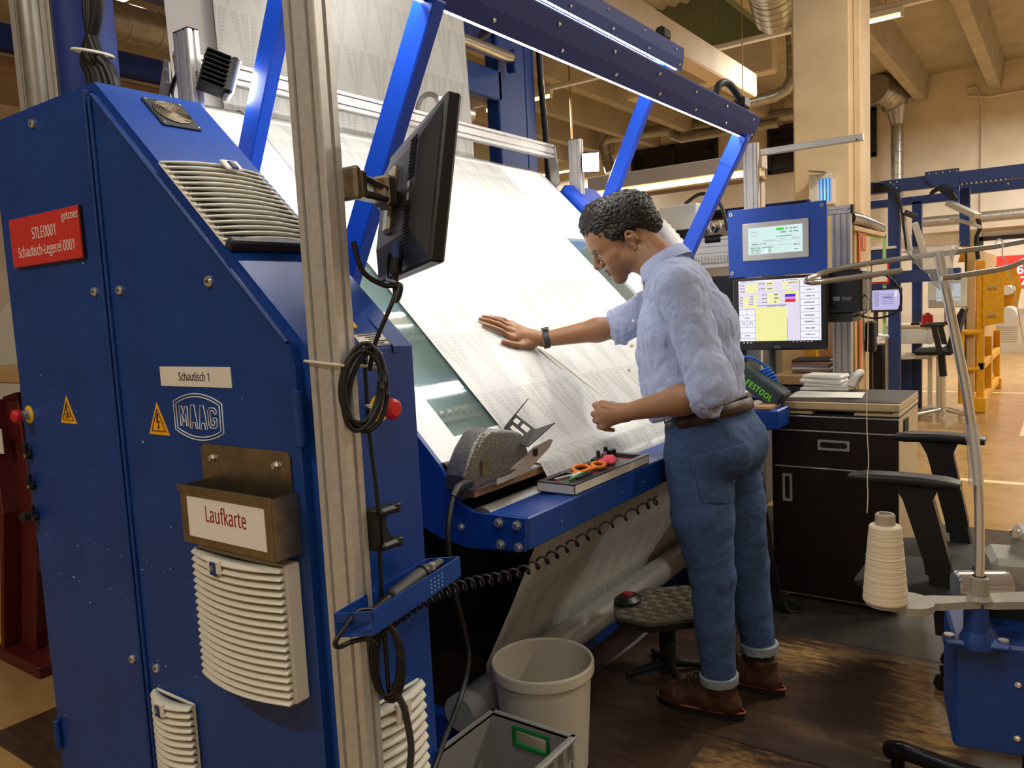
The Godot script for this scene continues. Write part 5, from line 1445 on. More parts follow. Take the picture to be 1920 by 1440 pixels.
	s = mb(); box(s, hc + V(0.012, 0.03, 0.055), V(0.02, 0.03, 0.03), 0.004); obj("ferrule", s, M.steel, t)
	# coil of spare cable, tied to the post
	t = thing("cable_coil", "coil of black cable hanging from a zip tie on the aluminium post", "cables", V(0.935, 1.2, -0.98))
	for i in 6:
		var cc := V(0.925 + 0.006 * (i % 3), 1.262 - i * 0.004, -0.978 + 0.004 * (i % 2))
		var lp := []
		for j in 29:
			var an := TAU * j / 28.0
			lp.append(cc + V(0.028 * cos(an) + 0.012 * sin(an) , 0.066 * sin(an) + 0.004 * sin(an * 2 + i), 0.018 * cos(an)))
		s = mb(); tube(s, lp, 0.0042, 7, true); obj("loop", s, M.cord if i != 4 else M.grey_plastic, t)
	s = mb(); tube(s, curve([V(0.895, 1.302, -1.08), V(0.894, 1.296, -1.0), V(0.915, 1.292, -0.995), V(0.955, 1.288, -0.992), V(0.962, 1.284, -0.972)], 5), 0.0028, 6); obj("zip_tie", s, M.tie, t)
	s = mb(); tube(s, ring_pts(V(0.955, 1.215, -0.975), V(0.4, 1, 0), 0.02, 12, 0.7), 0.0022, 5, true); obj("zip_tie", s, M.tie, t)
	# blue sheet tray on the post
	t = thing("blue_tray", "small blue sheet-metal tray with a dot pattern, bolted to the aluminium post", "tray", V(1.0, 0.83, -0.97))
	var a0 := V(0.838, 0, -0.985); var a1 := V(1.125, 0, -1.035)       # back edge, near to far
	var b0 := V(0.875, 0, -0.935); var b1 := V(1.165, 0, -0.985)       # front edge
	var q4 := [a0, a1, b1, b0]
	for i in 4:
		var p: Vector3 = q4[i]; var q: Vector3 = q4[(i + 1) % 4]
		s = mb()
		var lo := 0.848 if i != 3 else 0.872
		var hi := 0.888
		var d := (q - p).normalized()
		box(s, (p + q) / 2 + V(0, (lo + hi) / 2, 0), V(p.distance_to(q), hi - lo, 0.003), 0.0, Basis(d, V(0, 1, 0), d.cross(V(0, 1, 0))))
		obj("side", s, M.blue_paint, t)
	s = mb(); prism(s, P2([a0.x, -a0.z, a1.x, -a1.z, b1.x, -b1.z, b0.x, -b0.z]), Transform3D(Basis(V(1, 0, 0), V(0, 0, -1), V(0, 1, 0)), V(0, 0.846, 0)), 0.003); obj("bottom", s, M.blue_paint, t)
	for i in 2:
		s = mb(); hexbolt(s, V(0.868 + i * 0.03, 0.868, -0.985 - i * 0.006 + 0.001), V(0.1, 0, 1).normalized(), 0.005); obj("bolt", s, M.steel, t)
	s = mb()
	for i in 4:
		for j in 4:
			var u := 0.62 + i * 0.045
			var p: Vector3 = b0.lerp(b1, u) + V(0.0003, 0.877 - j * 0.0075, 0.0018)
			ball(s, p, V(0.0024, 0.0024, 0.001), 8)
	var dots := obj("dot_pattern", s, mat("dots", Color8(90, 170, 190), 0.4), t)
	# hand lamp lying in the tray
	t = thing("hand_lamp", "black hand-held tool with ribbed cable boot lying in the blue tray", "tool", V(1.02, 0.86, -0.99))
	var h0 := V(0.945, 0.876, -0.972); var h1 := V(1.06, 0.883, -0.992); var h2 := V(1.125, 0.885, -1.0)
	s = mb(); cyl(s, h0 + (h1 - h0) * 0.12, h1, 0.0125, 0.0155, 20, 0.003); obj("body", s, M.dark_grey, t)
	s = mb(); cyl(s, h1, h1.lerp(h2, 0.2), 0.0175, 0.0175, 20, 0.002); cyl(s, h1.lerp(h2, 0.2), h2, 0.015, 0.009, 16); obj("head", s, M.black_plastic, t)
	s = mb(); box(s, h1 + V(0.022, 0.01, 0.008), V(0.012, 0.014, 0.012), 0.002); obj("switch", s, M.grey_plastic, t)
	s = mb()
	for i in 9: cyl(s, h0.lerp(h0 - (h1 - h0) * 0.35, i / 9.0), h0.lerp(h0 - (h1 - h0) * 0.35, (i + 0.6) / 9.0), 0.0095 - i * 0.0005, -1, 12)
	cyl(s, h0 + (h1 - h0) * 0.12, h0 - (h1 - h0) * 0.35, 0.0065, 0.005, 10)
	obj("cable_boot", s, M.cord, t)
	s = mb(); tube(s, curve([h0 - (h1 - h0) * 0.34, V(0.87, 0.884, -0.965), V(0.83, 0.872, -0.955), V(0.81, 0.855, -0.955), V(0.822, 0.842, -0.96), V(0.85, 0.838, -0.965), V(0.885, 0.83, -0.965), V(0.91, 0.81, -0.968)], 6), 0.0042, 8); obj("cable", s, M.cord, t)
	t = thing("cable_coil", "loops of black cable hanging below the blue tray", "cables", V(0.95, 0.75, -0.97))
	for i in 3:
		var lp := []
		for j in 25:
			var an := TAU * j / 24.0
			lp.append(V(0.945 + 0.022 * cos(an) + i * 0.006, 0.765 + 0.068 * sin(an) - i * 0.008, -0.985 + 0.012 * cos(an)))
		s = mb(); tube(s, lp, 0.0042, 7, true); obj("loop", s, M.cord, t)
	s = mb(); tube(s, curve([V(0.955, 0.71, -0.985), V(0.975, 0.67, -0.98), V(0.985, 0.63, -0.98), V(0.99, 0.57, -0.98), V(0.97, 0.5, -0.98), V(0.955, 0.42, -0.985)], 5), 0.0065, 8); obj("sleeved_cable", s, M.dark_grey, t)

func slab_taper(s: SurfaceTool, c: Vector3, x: Vector3, y: Vector3, z: Vector3, w0: float, h0: float, w1: float, h1: float, d: float) -> void:
	var A := []
	var Bq := []
	for q in [[-1, -1], [1, -1], [1, 1], [-1, 1]]:
		A.append(c + x * q[0] * w0 / 2 + y * q[1] * h0 / 2)
		Bq.append(c + x * q[0] * w1 / 2 + y * q[1] * h1 / 2 + z * d)
	for i in 4: hull_face(s, [A[i], A[(i + 1) % 4], Bq[(i + 1) % 4], Bq[i]], c + z * d * 0.4)
	hull_face(s, Bq, c)

func plate4(s: SurfaceTool, q: Array, th: float) -> void:
	var n: Vector3 = (q[1] - q[0]).cross(q[3] - q[0]).normalized() * th * 0.5
	var c: Vector3 = (q[0] + q[1] + q[2] + q[3]) * 0.25
	hull_face(s, [q[0] + n, q[1] + n, q[2] + n, q[3] + n], c)
	hull_face(s, [q[0] - n, q[1] - n, q[2] - n, q[3] - n], c)
	for i in 4: hull_face(s, [q[i] + n, q[(i + 1) % 4] + n, q[(i + 1) % 4] - n, q[i] - n], c)

func picture(m: Mesh, called: String, material: Material, parent: Node, bs: Basis, at: Vector3) -> MeshInstance3D:
	var o := put(m, called, material, parent)
	o.transform = Transform3D(bs, at + o.position)
	return o

# ---------------------------------------------------------------- floor: mats, bin, crate, step
func build_floor_things() -> void:
	var s: SurfaceTool
	# dark work mats with wear and glossy floor reflections painted in as tan patches
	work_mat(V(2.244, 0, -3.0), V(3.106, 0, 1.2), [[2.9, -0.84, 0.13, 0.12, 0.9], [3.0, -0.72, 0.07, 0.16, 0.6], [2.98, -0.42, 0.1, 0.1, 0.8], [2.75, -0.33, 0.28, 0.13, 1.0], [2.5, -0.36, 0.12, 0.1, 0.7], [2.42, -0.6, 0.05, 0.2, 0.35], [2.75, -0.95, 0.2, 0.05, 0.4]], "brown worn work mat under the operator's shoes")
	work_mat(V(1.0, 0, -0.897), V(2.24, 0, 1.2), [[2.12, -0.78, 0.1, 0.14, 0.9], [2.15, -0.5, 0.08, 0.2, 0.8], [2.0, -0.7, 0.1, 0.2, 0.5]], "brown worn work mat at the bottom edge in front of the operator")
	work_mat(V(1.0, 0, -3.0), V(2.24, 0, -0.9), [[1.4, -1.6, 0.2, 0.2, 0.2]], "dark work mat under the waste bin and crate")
	s = mb(); box2(s, V(3.11, 0.0, -3.0), V(5.0, 0.004, 1.2), 0.001); tag(obj("floor_mat", s, M.mat_grey), "dark grey mat under the black drawer cabinet and chair", "mat")
	# round bin
	var t := thing("waste_bin", "round cream plastic waste bin under the table beside the grey crate", "bin", V(1.845, 0, -1.262))
	var F := Transform3D(Basis(), V(1.845, 0, -1.262))
	s = mb(); lathe(s, [Vector2(0, 0.003), Vector2(0.118, 0.003), Vector2(0.123, 0.01), Vector2(0.143, 0.295), Vector2(0.151, 0.297), Vector2(0.153, 0.302), Vector2(0.153, 0.328), Vector2(0.151, 0.333), Vector2(0.146, 0.333), Vector2(0.143, 0.328), Vector2(0.119, 0.016), Vector2(0, 0.014)], F, 48)
	obj("body", s, mat("bin_cream", Color8(214, 206, 186), 0.45), t)
	# grey stacking crate with green handle frame
	t = thing("storage_crate", "grey open plastic crate with a green handle opening, in front of the bin", "crate", V(1.42, 0, -1.12))
	var cm := mat("crate_grey", Color8(152, 150, 146), 0.5)
	var x0 := 1.20; var x1 := 1.605; var z0 := -1.272; var z1 := -1.0; var top := 0.29
	var cb := Basis(V(0, 1, 0), -0.03)
	s = mb()
	box2(s, V(x0 + 0.02, 0.003, z0 + 0.02), V(x1 - 0.02, 0.01, z1 - 0.02), 0.001)
	obj("bottom", s, cm, t)
	s = mb(); box2(s, V(x0, 0.003, z0 + 0.012), V(x1, top, z0 + 0.016), 0.0); box2(s, V(x0, 0.003, z1 - 0.016), V(x1, top, z1 - 0.012), 0.0); box2(s, V(x0 + 0.012, 0.003, z0 + 0.012), V(x0 + 0.016, top, z1 - 0.012), 0.0)
	# far end wall with the hand hole
	var hz0 := -1.185; var hz1 := -1.085; var hy0 := 0.222; var hy1 := 0.262
	for b in [[0.003, hy0, z0 + 0.012, z1 - 0.012], [hy1, top, z0 + 0.012, z1 - 0.012], [hy0, hy1, z0 + 0.012, hz0], [hy0, hy1, hz1, z1 - 0.012]]: box2(s, V(x1 - 0.016, b[0], b[2]), V(x1 - 0.012, b[1], b[3]))
	obj("wall", s, cm, t)
	s = mb()
	for b in [[x0, x1, z0, z0 + 0.016], [x0, x1, z1 - 0.016, z1], [x0, x0 + 0.016, z0, z1], [x1 - 0.016, x1, z0, z1]]: box2(s, V(b[0], top - 0.012, b[2]), V(b[1], top, b[3]), 0.003)
	obj("rim", s, cm, t)
	for i in 9:
		s = mb(); box(s, V(x0 + 0.03 + i * 0.044, top - 0.03, z1 - 0.006), V(0.004, 0.05, 0.012), 0.0); obj("rib", s, cm, t)
	s = mb()
	for b in [[hy1 - 0.002, hy1 + 0.009, hz0 - 0.009, hz1 + 0.009], [hy0 - 0.009, hy0 + 0.002, hz0 - 0.009, hz1 + 0.009], [hy0, hy1, hz0 - 0.009, hz0 + 0.002], [hy0, hy1, hz1 - 0.002, hz1 + 0.009]]: box2(s, V(x1 - 0.021, b[0], b[2]), V(x1 - 0.008, b[1], b[3]), 0.003)
	obj("handle_frame", s, M.green, t)
	# checker-plate foot step
	t = thing("foot_step", "black step stool with a checker-plate top half hidden by the operator's leg", "stool", V(2.54, 0, -1.18))
	var pm := mat("checker_plate", Color8(112, 106, 94), 0.5, 0.6)
	var pb := mat("tread_metal", Color8(150, 142, 124), 0.34, 0.75)
	var Y := 0.27
	var outl := P2([2.355, 1.285, 2.47, 1.36, 2.66, 1.32, 2.76, 1.19, 2.70, 1.06, 2.50, 1.02, 2.36, 1.16])
	var XF := Transform3D(Basis(V(1, 0, 0), V(0, 0, -1), V(0, 1, 0)), V(0, Y - 0.012, 0))
	s = mb(); prism(s, outl, XF, 0.012); obj("top_plate", s, pm, t)
	s = mb(); prism(s, outl, XF.translated(V(0, -0.022, 0)), 0.021); obj("edge_band", s, M.black_matt, t)
	for i in 11:
		for j in 10:
			var p := Vector2(2.37 + i * 0.036 + 0.004, 1.03 + j * 0.033)
			if not Geometry2D.is_point_in_polygon(p, outl) or not Geometry2D.is_point_in_polygon(p + Vector2(0.012, 0.012), outl) or not Geometry2D.is_point_in_polygon(p - Vector2(0.014, 0.014), outl): continue
			s = mb()
			for k in 5:
				if (i + j) % 2 == 0: box(s, V(p.x + (k - 2) * 0.0058, Y + 0.0012, -p.y), V(0.004, 0.003, 0.027), 0.001)
				else: box(s, V(p.x, Y + 0.0012, -p.y + (k - 2) * 0.0058), V(0.027, 0.003, 0.004), 0.001)
			obj("tread_bar", s, pb, t)
	s = mb(); cyl(s, V(2.56, 0.03, -1.19), V(2.56, Y - 0.03, -1.19), 0.03, -1, 16); obj("column", s, M.black_matt, t)
	for i in 4:
		var a := PI / 4 + i * PI / 2
		s = mb(); tube(s, [V(2.56, 0.045, -1.19), V(2.56 + 0.16 * cos(a), 0.016, -1.19 + 0.16 * sin(a))], [0.018, 0.012], 8); obj("leg", s, M.black_matt, t)
	s = mb(); lathe(s, [Vector2(0.048, 0), Vector2(0.048, 0.012), Vector2(0.03, 0.026), Vector2(0, 0.028)], Transform3D(Basis(), V(2.5, Y + 0.002, -1.315)), 24, true, 1.3)
	var pd := thing("pedal_switch", "black foot switch with a dark red button on the checker-plate step", "switch", V(2.5, Y, -1.315))
	obj("housing", s, M.black_plastic, pd)
	s = mb(); lathe(s, [Vector2(0.02, 0.024), Vector2(0.018, 0.034), Vector2(0, 0.036)], Transform3D(Basis(), V(2.5, Y + 0.002, -1.315)), 20); obj("button", s, M.ink_red, pd)

func work_mat(a: Vector3, b: Vector3, wear_and_sheen: Array, label: String) -> void:
	var n := FastNoiseLite.new()
	n.seed = 4
	n.frequency = 1.0
	n.fractal_octaves = 5
	var W := 256
	var H := 512
	var im := Image.create(W, H, false, Image.FORMAT_RGB8)
	for y in H:
		for x in W:
			var wx := lerpf(a.x, b.x, (x + 0.5) / W)
			var wz := lerpf(a.z, b.z, (y + 0.5) / H)
			var st := n.get_noise_2d(wx * 26.0, wz * 7.0)
			var fine := n.get_noise_2d(wx * 60.0 + 40.0, wz * 24.0)
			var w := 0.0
			for q in wear_and_sheen:
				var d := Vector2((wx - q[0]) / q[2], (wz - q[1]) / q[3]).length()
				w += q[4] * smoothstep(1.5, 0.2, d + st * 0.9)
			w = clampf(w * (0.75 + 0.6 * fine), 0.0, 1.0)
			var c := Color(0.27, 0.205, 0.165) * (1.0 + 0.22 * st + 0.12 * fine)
			im.set_pixel(x, y, c.lerp(Color(0.68, 0.54, 0.34), w))  # tan tint mixes wear with reflected floor light put into the albedo
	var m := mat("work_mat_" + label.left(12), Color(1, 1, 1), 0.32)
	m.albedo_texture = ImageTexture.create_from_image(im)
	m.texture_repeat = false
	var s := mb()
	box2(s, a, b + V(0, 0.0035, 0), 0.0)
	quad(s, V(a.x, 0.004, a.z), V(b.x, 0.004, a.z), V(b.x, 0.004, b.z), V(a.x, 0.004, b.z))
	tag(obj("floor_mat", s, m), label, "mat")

# ---------------------------------------------------------------- drawer cabinet, panels and shelf behind the operator
func build_desk_area() -> void:
	var s: SurfaceTool
	var face := Basis(V(0, 0, 1), V(0, 1, 0), V(-1, 0, 0))
	var wenge := mat("wenge", Color8(40, 26, 22), 0.4)
	tri_map(wenge, noise_tex(0.02, Color(0.7, 0.7, 0.7), Color(1, 1, 1)), 1.0)
	wenge.uv1_scale = V(1.5, 12, 1.5)
	var oakish := mat("pale_edge", Color8(200, 176, 138), 0.5)
	var t := thing("drawer_cabinet", "black-brown drawer cabinet with pale wooden rim behind the operator", "cabinet", V(3.74, 0, -0.82))
	s = mb(); box2(s, V(3.505, 0.02, -1.072), V(3.985, 0.84, -0.568), 0.002); obj("body", s, oakish, t)
	for b in [[0.775, 0.832, "drawer"], [0.612, 0.768, "drawer"], [0.03, 0.605, "door"]]:
		s = mb(); box2(s, V(3.495, b[0], -1.07), V(3.507, b[1], -0.57), 0.002); var d := obj(b[2], s, wenge, t)
		s = mb(); box2(s, V(3.494, b[1], -1.072), V(3.506, b[1] + 0.005, -0.568), 0.001); obj("edge_strip", s, M.aluminium, d)
		if b[0] > 0.6 and b[0] < 0.7 or b[0] < 0.1:
			var v: bool = b[0] < 0.1
			var c := V(3.494, 0.713, -0.823) if not v else V(3.494, 0.512, -1.02)
			var w := 0.13 if not v else 0.042
			var h := 0.045 if not v else 0.125
			s = mb()
			var st2 := prism_ring(rrect(w, h, 0.003, 2), rrect(w * 0.86 if not v else w * 0.5, h * 0.56 if not v else h * 0.84, minf(w, h) * 0.24, 4))
			prism(s, st2, Transform3D(Basis(V(0, 0, 1), V(0, 1, 0), V(-1, 0, 0)), c), 0.003)
			obj("recessed_handle", s, mat("satin_metal", Color8(188, 188, 190), 0.35, 0.4) if not v else M.satin_metal, d)
			s = mb(); box(s, c + V(0.0022, 0, 0), V(0.001, h * 0.5, w * 0.8) if not v else V(0.001, h * 0.8, w * 0.45)); obj("handle_cup", s, M.groove, d)
	s = mb(); box2(s, V(3.495, 0.84, -1.074), V(3.985, 0.846, -0.566), 0.001); obj("groove_strip", s, M.black_matt, t)
	s = mb()
	box2(s, V(3.495, 0.846, -1.074), V(3.985, 0.856, -0.91), 0.001); box2(s, V(3.495, 0.846, -0.74), V(3.985, 0.856, -0.566), 0.001); box2(s, V(3.495, 0.856, -1.074), V(3.985, 0.862, -1.05), 0.001); box2(s, V(3.495, 0.856, -0.59), V(3.985, 0.862, -0.566), 0.001)
	box2(s, V(3.495, 0.866, -1.074), V(3.985, 0.897, -0.566), 0.002)
	box2(s, V(3.53, 0.856, -1.05), V(3.98, 0.866, -0.59))
	obj("top_frame", s, oakish, t)
	s = mb(); box2(s, V(3.493, 0.868, -1.058), V(3.497, 0.884, -0.582), 0.001); obj("pull_board", s, oakish, t)
	s = mb(); box2(s, V(3.515, 0.897, -1.074), V(3.985, 0.9, -0.566), 0.001); obj("table_top", s, wenge, t)
	s = mb(); box2(s, V(3.6, 0.74, -0.567), V(3.7, 0.82, -0.562), 0.001); obj("side_grip", s, M.black_matt, t)
	for q in [[3.54, -1.04], [3.54, -0.6], [3.94, -1.04], [3.94, -0.6]]:
		s = mb(); cyl(s, V(q[0], 0, q[1]), V(q[0], 0.022, q[1]), 0.018, -1, 12); obj("foot", s, M.grey_plastic, t)
	# papers and folded cloth on it
	s = mb(); box(s, V(3.72, 0.9025, -0.9), V(0.2, 0.003, 0.30), 0.0, Basis(V(0, 1, 0), 0.12)); box(s, V(3.72, 0.9045, -0.9), V(0.2, 0.0015, 0.29), 0.0, Basis(V(0, 1, 0), 0.05)); tag(obj("paper_sheets", s, M.paper), "white paper sheets at the front of the drawer cabinet's top", "paper")
	t = thing("folded_fabric", "stack of folded off-white fabric behind the papers on the drawer cabinet", "fabric", V(3.9, 0.9, -0.95))
	for i in 4:
		s = mb()
		var pr := []
		for k in 9: pr.append(Vector2(-0.12 + k * 0.028, 0.006 * sin(k * 1.1 + i * 2.0)))
		box(s, V(3.9 + 0.01 * (i % 2), 0.912 + i * 0.019, -0.95 + 0.012 * sin(i * 2.0)), V(0.13, 0.02, 0.22 - 0.012 * i), 0.008, Basis(V(0, 1, 0), 0.1 - 0.07 * i) * Basis(V(1, 0, 0), 0.03 * sin(i)))
		obj("fold", s, M.fabric_plain, t)
	s = mb(); tube(s, curve([V(3.85, 0.93, -0.83), V(3.87, 0.975, -0.81), V(3.92, 0.985, -0.80), V(3.95, 0.95, -0.82), V(3.94, 0.915, -0.84)], 5), 0.018, 8); obj("fold", s, M.fabric_plain, t)
	# blue operator panel
	t = thing("operator_panel", "blue control panel with a small glowing display above the touch screen", "panel", V(3.7, 1.45, -1.1))
	s = mb(); box2(s, V(3.68, 1.456, -1.335), V(3.686, 1.772, -0.888), 0.002); box2(s, V(3.686, 1.47, -1.32), V(3.76, 1.76, -0.9), 0.004); obj("plate", s, M.bright_blue.duplicate(), t)
	(t.get_child(0) as MeshInstance3D).material_override.albedo_color = Color8(14, 72, 178)
	for q in [[-1.317, 1.752], [-0.906, 1.752], [-1.317, 1.478]]:
		s = mb(); cyl(s, V(3.68, q[1], q[0]), V(3.675, q[1], q[0]), 0.0085, 0.0085, 20, 0.001); obj("screw", s, M.chrome, t)
		s = mb(); cyl(s, V(3.675, q[1], q[0]), V(3.6735, q[1], q[0]), 0.005, -1, 6); obj("screw_socket", s, M.groove, t)
	s = mb(); box2(s, V(3.672, 1.53, -1.263), V(3.68, 1.703, -0.962), 0.003); var dp := obj("display_frame", s, mat("display_grey", Color8(196, 196, 200), 0.4), t)
	picture(plane_mesh(0.246, 0.122), "display", panel_picture(), dp, face, V(3.6715, 1.619, -1.112))
	# touch screen below
	t = thing("touch_monitor", "black touch-screen monitor with a yellow data table below the blue panel", "monitor", V(3.7, 1.1, -1.1))
	s = mb(); box2(s, V(3.675, 1.112, -1.318), V(3.72, 1.452, -0.886), 0.008); var hs := obj("housing", s, M.black_plastic, t)
	picture(plane_mesh(0.374, 0.283), "display", touch_picture(), hs, face, V(3.6745, 1.297, -1.1))
	for i in 3:
		s = mb(); box(s, V(3.6742, 1.1475, -1.265 + i * 0.017), V(0.001, 0.006, 0.007)); obj("task_icon", s, M.pure_white, hs)
	for i in 6:
		s = mb(); box(s, V(3.6742, 1.1505, -1.035 + i * 0.016), V(0.001, 0.004, 0.006)); obj("task_icon", s, M.pure_white, hs)
	text("elo", 0.014, V(3.6744, 1.1275, -1.11), face, M.ink_grey, hs, "Droid Sans", true)
	s = mb(); box(s, V(3.6742, 1.113, -0.91), V(0.002, 0.003, 0.012)); obj("status_light", s, M.green_bar, hs)
	s = mb(); cyl(s, V(3.76, 0.9, -1.16), V(3.76, 1.3, -1.16), 0.018, -1, 16); box2(s, V(3.72, 1.2, -1.2), V(3.76, 1.35, -1.0), 0.004); obj("stand", s, M.dark_grey, t)
	# small black computer and slotted frame behind
	t = thing("aluminium_stand", "slotted aluminium frame with a black corner cap behind the blue panel", "frame", V(4.2, 0, -0.95))
	s = mb(); slotted(s, 0.04, 0.09, Transform3D(Basis(V(1, 0, 0), V(0, 0, 1), V(0, 1, 0)), V(4.22, 0, -0.945)), 1.75, 0.03); obj("upright", s, M.aluminium, t)
	s = mb(); slotted(s, 0.04, 0.04, Transform3D(Basis(V(1, 0, 0), V(0, 1, 0), V(0, 0, 1)), V(4.22, 1.772, -1.5)), 0.6, 0.04); obj("crossbar", s, M.aluminium, t)
	s = mb(); box2(s, V(4.198, 1.752, -0.9), V(4.242, 1.794, -0.888), 0.003); obj("end_cap", s, M.black_plastic, t)
	s = mb(); cyl(s, V(4.2, 1.772, -0.92), V(4.196, 1.772, -0.92), 0.008, -1, 12); obj("bolt", s, M.steel, t)
	t = thing("mini_computer", "small black computer with silver logo beside the touch screen", "computer", V(3.8, 1.27, -0.85))
	s = mb(); box2(s, V(3.74, 1.275, -0.96), V(3.95, 1.465, -0.755), 0.01); var pc := obj("case", s, M.black_plastic, t)
	s = mb(); box2(s, V(3.735, 1.318, -0.95), V(3.74, 1.322, -0.76)); obj("trim_line", s, M.dark_grey, pc)
	text("msi", 0.017, V(3.7385, 1.337, -0.82), face, M.grey_plastic, pc, "Droid Sans", true)
	s = mb(); box(s, V(3.7385, 1.337, -0.862), V(0.002, 0.018, 0.028)); obj("sticker", s, M.grey_plastic, pc)
	s = mb(); tube(s, curve([V(3.85, 1.42, -0.755), V(3.85, 1.43, -0.68), V(3.85, 1.36, -0.62), V(3.85, 1.27, -0.63), V(3.85, 1.24, -0.72), V(3.85, 1.26, -0.8)], 6), 0.005, 6); obj("cable", s, M.cord, pc)
	s = mb(); tube(s, curve([V(3.8, 1.35, -0.755), V(3.8, 1.32, -0.73), V(3.8, 1.28, -0.74), V(3.8, 1.25, -0.8), V(3.8, 1.25, -0.9)], 6), 0.005, 6); obj("cable", s, M.grey_plastic, pc)
	s = mb(); box2(s, V(3.76, 1.23, -0.96), V(3.95, 1.272, -0.8), 0.003); obj("bracket", s, M.dark_grey, pc)
	# tall slotted post with a thin side rail, far end of the table
	t = thing("slotted_post", "tall slotted aluminium post with a thin side rail behind the blue panel", "post", V(4.6, 0, -1.53))
	s = mb(); slotted(s, 0.04, 0.08, Transform3D(Basis(V(1, 0, 0), V(0, 0, 1), V(0, 1, 0)), V(4.62, 0, -1.53)), 2.24, 0.04); obj("profile", s, M.aluminium, t)
	s = mb(); box2(s, V(4.6, 0, -1.489), V(4.63, 2.24, -1.484)); obj("side_strip", s, M.plaster, t)
	s = mb(); box2(s, V(4.64, 2.17, -1.49), V(4.68, 2.205, -0.93), 0.002); obj("side_rail", s, M.aluminium, t)
	s = mb(); dome(s, V(4.64, 2.175, -0.96), V(-1, 0, 0), 0.006, 0.004, 8); obj("rail_screw", s, M.groove, t)
	# timber rack with brush
	t = thing("timber_rack", "plywood rack side with orange stripes and a dark wrapped crossbar behind the touch screen", "rack", V(4.5, 0, -0.95))
	s = mb(); box2(s, V(4.36, 0.3, -0.935), V(4.42, 1.7, -0.915), 0.002); box2(s, V(4.42, 0.3, -0.93), V(4.6, 1.68, -0.91), 0.002); obj("side_board", s, M.ply, t)
	s = mb(); box2(s, V(4.36, 0.3, -1.0), V(4.42, 1.3, -0.97), 0.002); obj("upright", s, M.ply, t)
	s = mb(); box2(s, V(4.35, 0.3, -0.965), V(4.40, 1.3, -0.94), 0.002); obj("upright", s, M.aluminium, t)
	s = mb(); box2(s, V(4.415, 0.9, -0.909), V(4.46, 1.66, -0.906)); obj("stripe", s, mat("burnt_orange", Color8(206, 86, 26), 0.5), t)
	s = mb(); box2(s, V(4.47, 1.58, -0.909), V(4.59, 1.66, -0.906)); obj("stripe", s, M.burnt_orange, t)
	s = mb(); tube(s, curve([V(4.3, 1.735, -0.93), V(4.55, 1.74, -0.935), V(4.8, 1.728, -0.925), V(5.1, 1.72, -0.93)], 6), 0.035, 10); obj("wrapped_bar", s, mat("brown_wrap", Color8(58, 34, 18), 0.25), t)
	s = mb(); box2(s, V(4.3, 1.67, -0.95), V(5.1, 1.695, -0.9), 0.003); obj("bar_board", s, M.ply, t)
	for q in [[4.50, 1.62, 0.06], [4.52, 1.18, 0.16]]:
		s = mb(); box2(s, V(q[0], q[1] - q[2] / 2, -0.9085), V(q[0] + 0.02, q[1] + q[2] / 2, -0.902), 0.002); obj("metal_clip", s, M.steel, t)
	s = mb(); box2(s, V(4.2, 0.89, -1.29), V(4.7, 0.94, -1.0), 0.004); obj("shelf", s, M.ply, t)
	s = mb(); box2(s, V(4.72, 0.3, -1.4), V(4.74, 1.35, -1.0), 0.002); obj("back_board", s, M.ply, t)
	s = mb(); box2(s, V(4.2, 0.0, -1.3), V(4.7, 0.88, -1.02), 0.004); obj("base", s, M.dark_grey, t)
	var lk := text("Laufkarte", 0.03, V(4.7185, 1.21, -1.07), face, M.sign_red, t.get_child(t.get_child_count() - 2), "Droid Sans", false, "lettering", 0.75)
	t = thing("hand_brush", "black hand brush with dark handle hanging on the timber rack", "brush", V(4.6, 0.8, -0.9))
	s = mb(); box2(s, V(4.55, 1.03, -0.905), V(4.64, 1.2, -0.86), 0.01); obj("bristles", s, M.black_matt, t)
	s = mb(); bar(s, V(4.6, 1.03, -0.885), V(4.6, 0.80, -0.885), V(1, 0, 0), 0.03, 0.018, 0.008); obj("handle", s, M.wenge, t)
	t = thing("folded_fabric", "stack of folded grey and brown fabrics on the plywood shelf", "fabric", V(4.4, 0.94, -1.13))
	for i in 5:
		s = mb(); box(s, V(4.42, 0.951 + i * 0.014, -1.13 + 0.006 * sin(i * 3.0)), V(0.22, 0.014, 0.2), 0.005, Basis(V(0, 1, 0), 0.06 * sin(i * 2.0))); obj("fold", s, [M.pink_grey if M.has("pink_grey") else mat("pink_grey", Color8(160, 126, 122), 0.85), M.fabric_plain, mat("lilac_cloth", Color8(150, 140, 160), 0.85), M.wood_edge, M.dark_grey][i], t)
	s = mb(); box2(s, V(4.3, 0.94, -0.995), V(4.36, 1.02, -0.94), 0.003); tag(obj("small_box", s, mat("mustard", Color8(176, 152, 20), 0.5)), "mustard-yellow box at the right end of the plywood shelf", "box")
	s = mb(); box2(s, V(4.55, 0.94, -1.22), V(4.6, 1.2, -1.16), 0.004); tag(obj("yellow_bar", s, M.rack_yellow), "upright yellow bar below the touch screen", "bar")
	# dark green device box with lettering, blue spiral hose, blue tray at the far end of the beam
	t = thing("tool_box", "dark green tool box with bright green lettering, tilted behind the operator's back", "box", V(3.4, 0.85, -1.12))
	var tb := Basis(V(1, 0, 0), 0.62)
	var tc := V(3.45, 0.975, -1.118)
	s = mb(); box(s, tc, V(0.12, 0.085, 0.24), 0.008, tb); var bx := obj("case", s, mat("box_green", Color8(44, 58, 62), 0.45), t)
	var tf := tb * face
	text("FESTOOL", 0.026, tc + tb * V(-0.0605, -0.008, 0.02), tf, mat("lime", Color8(120, 225, 40), 0.4), bx, "Droid Sans", true, "lettering", 0.9)
	s = mb(); box(s, tc + tb * V(-0.0605, 0.0, -0.075), V(0.002, 0.024, 0.022), 0.0, tb); obj("logo_square", s, M.lime, bx)
	s = mb()
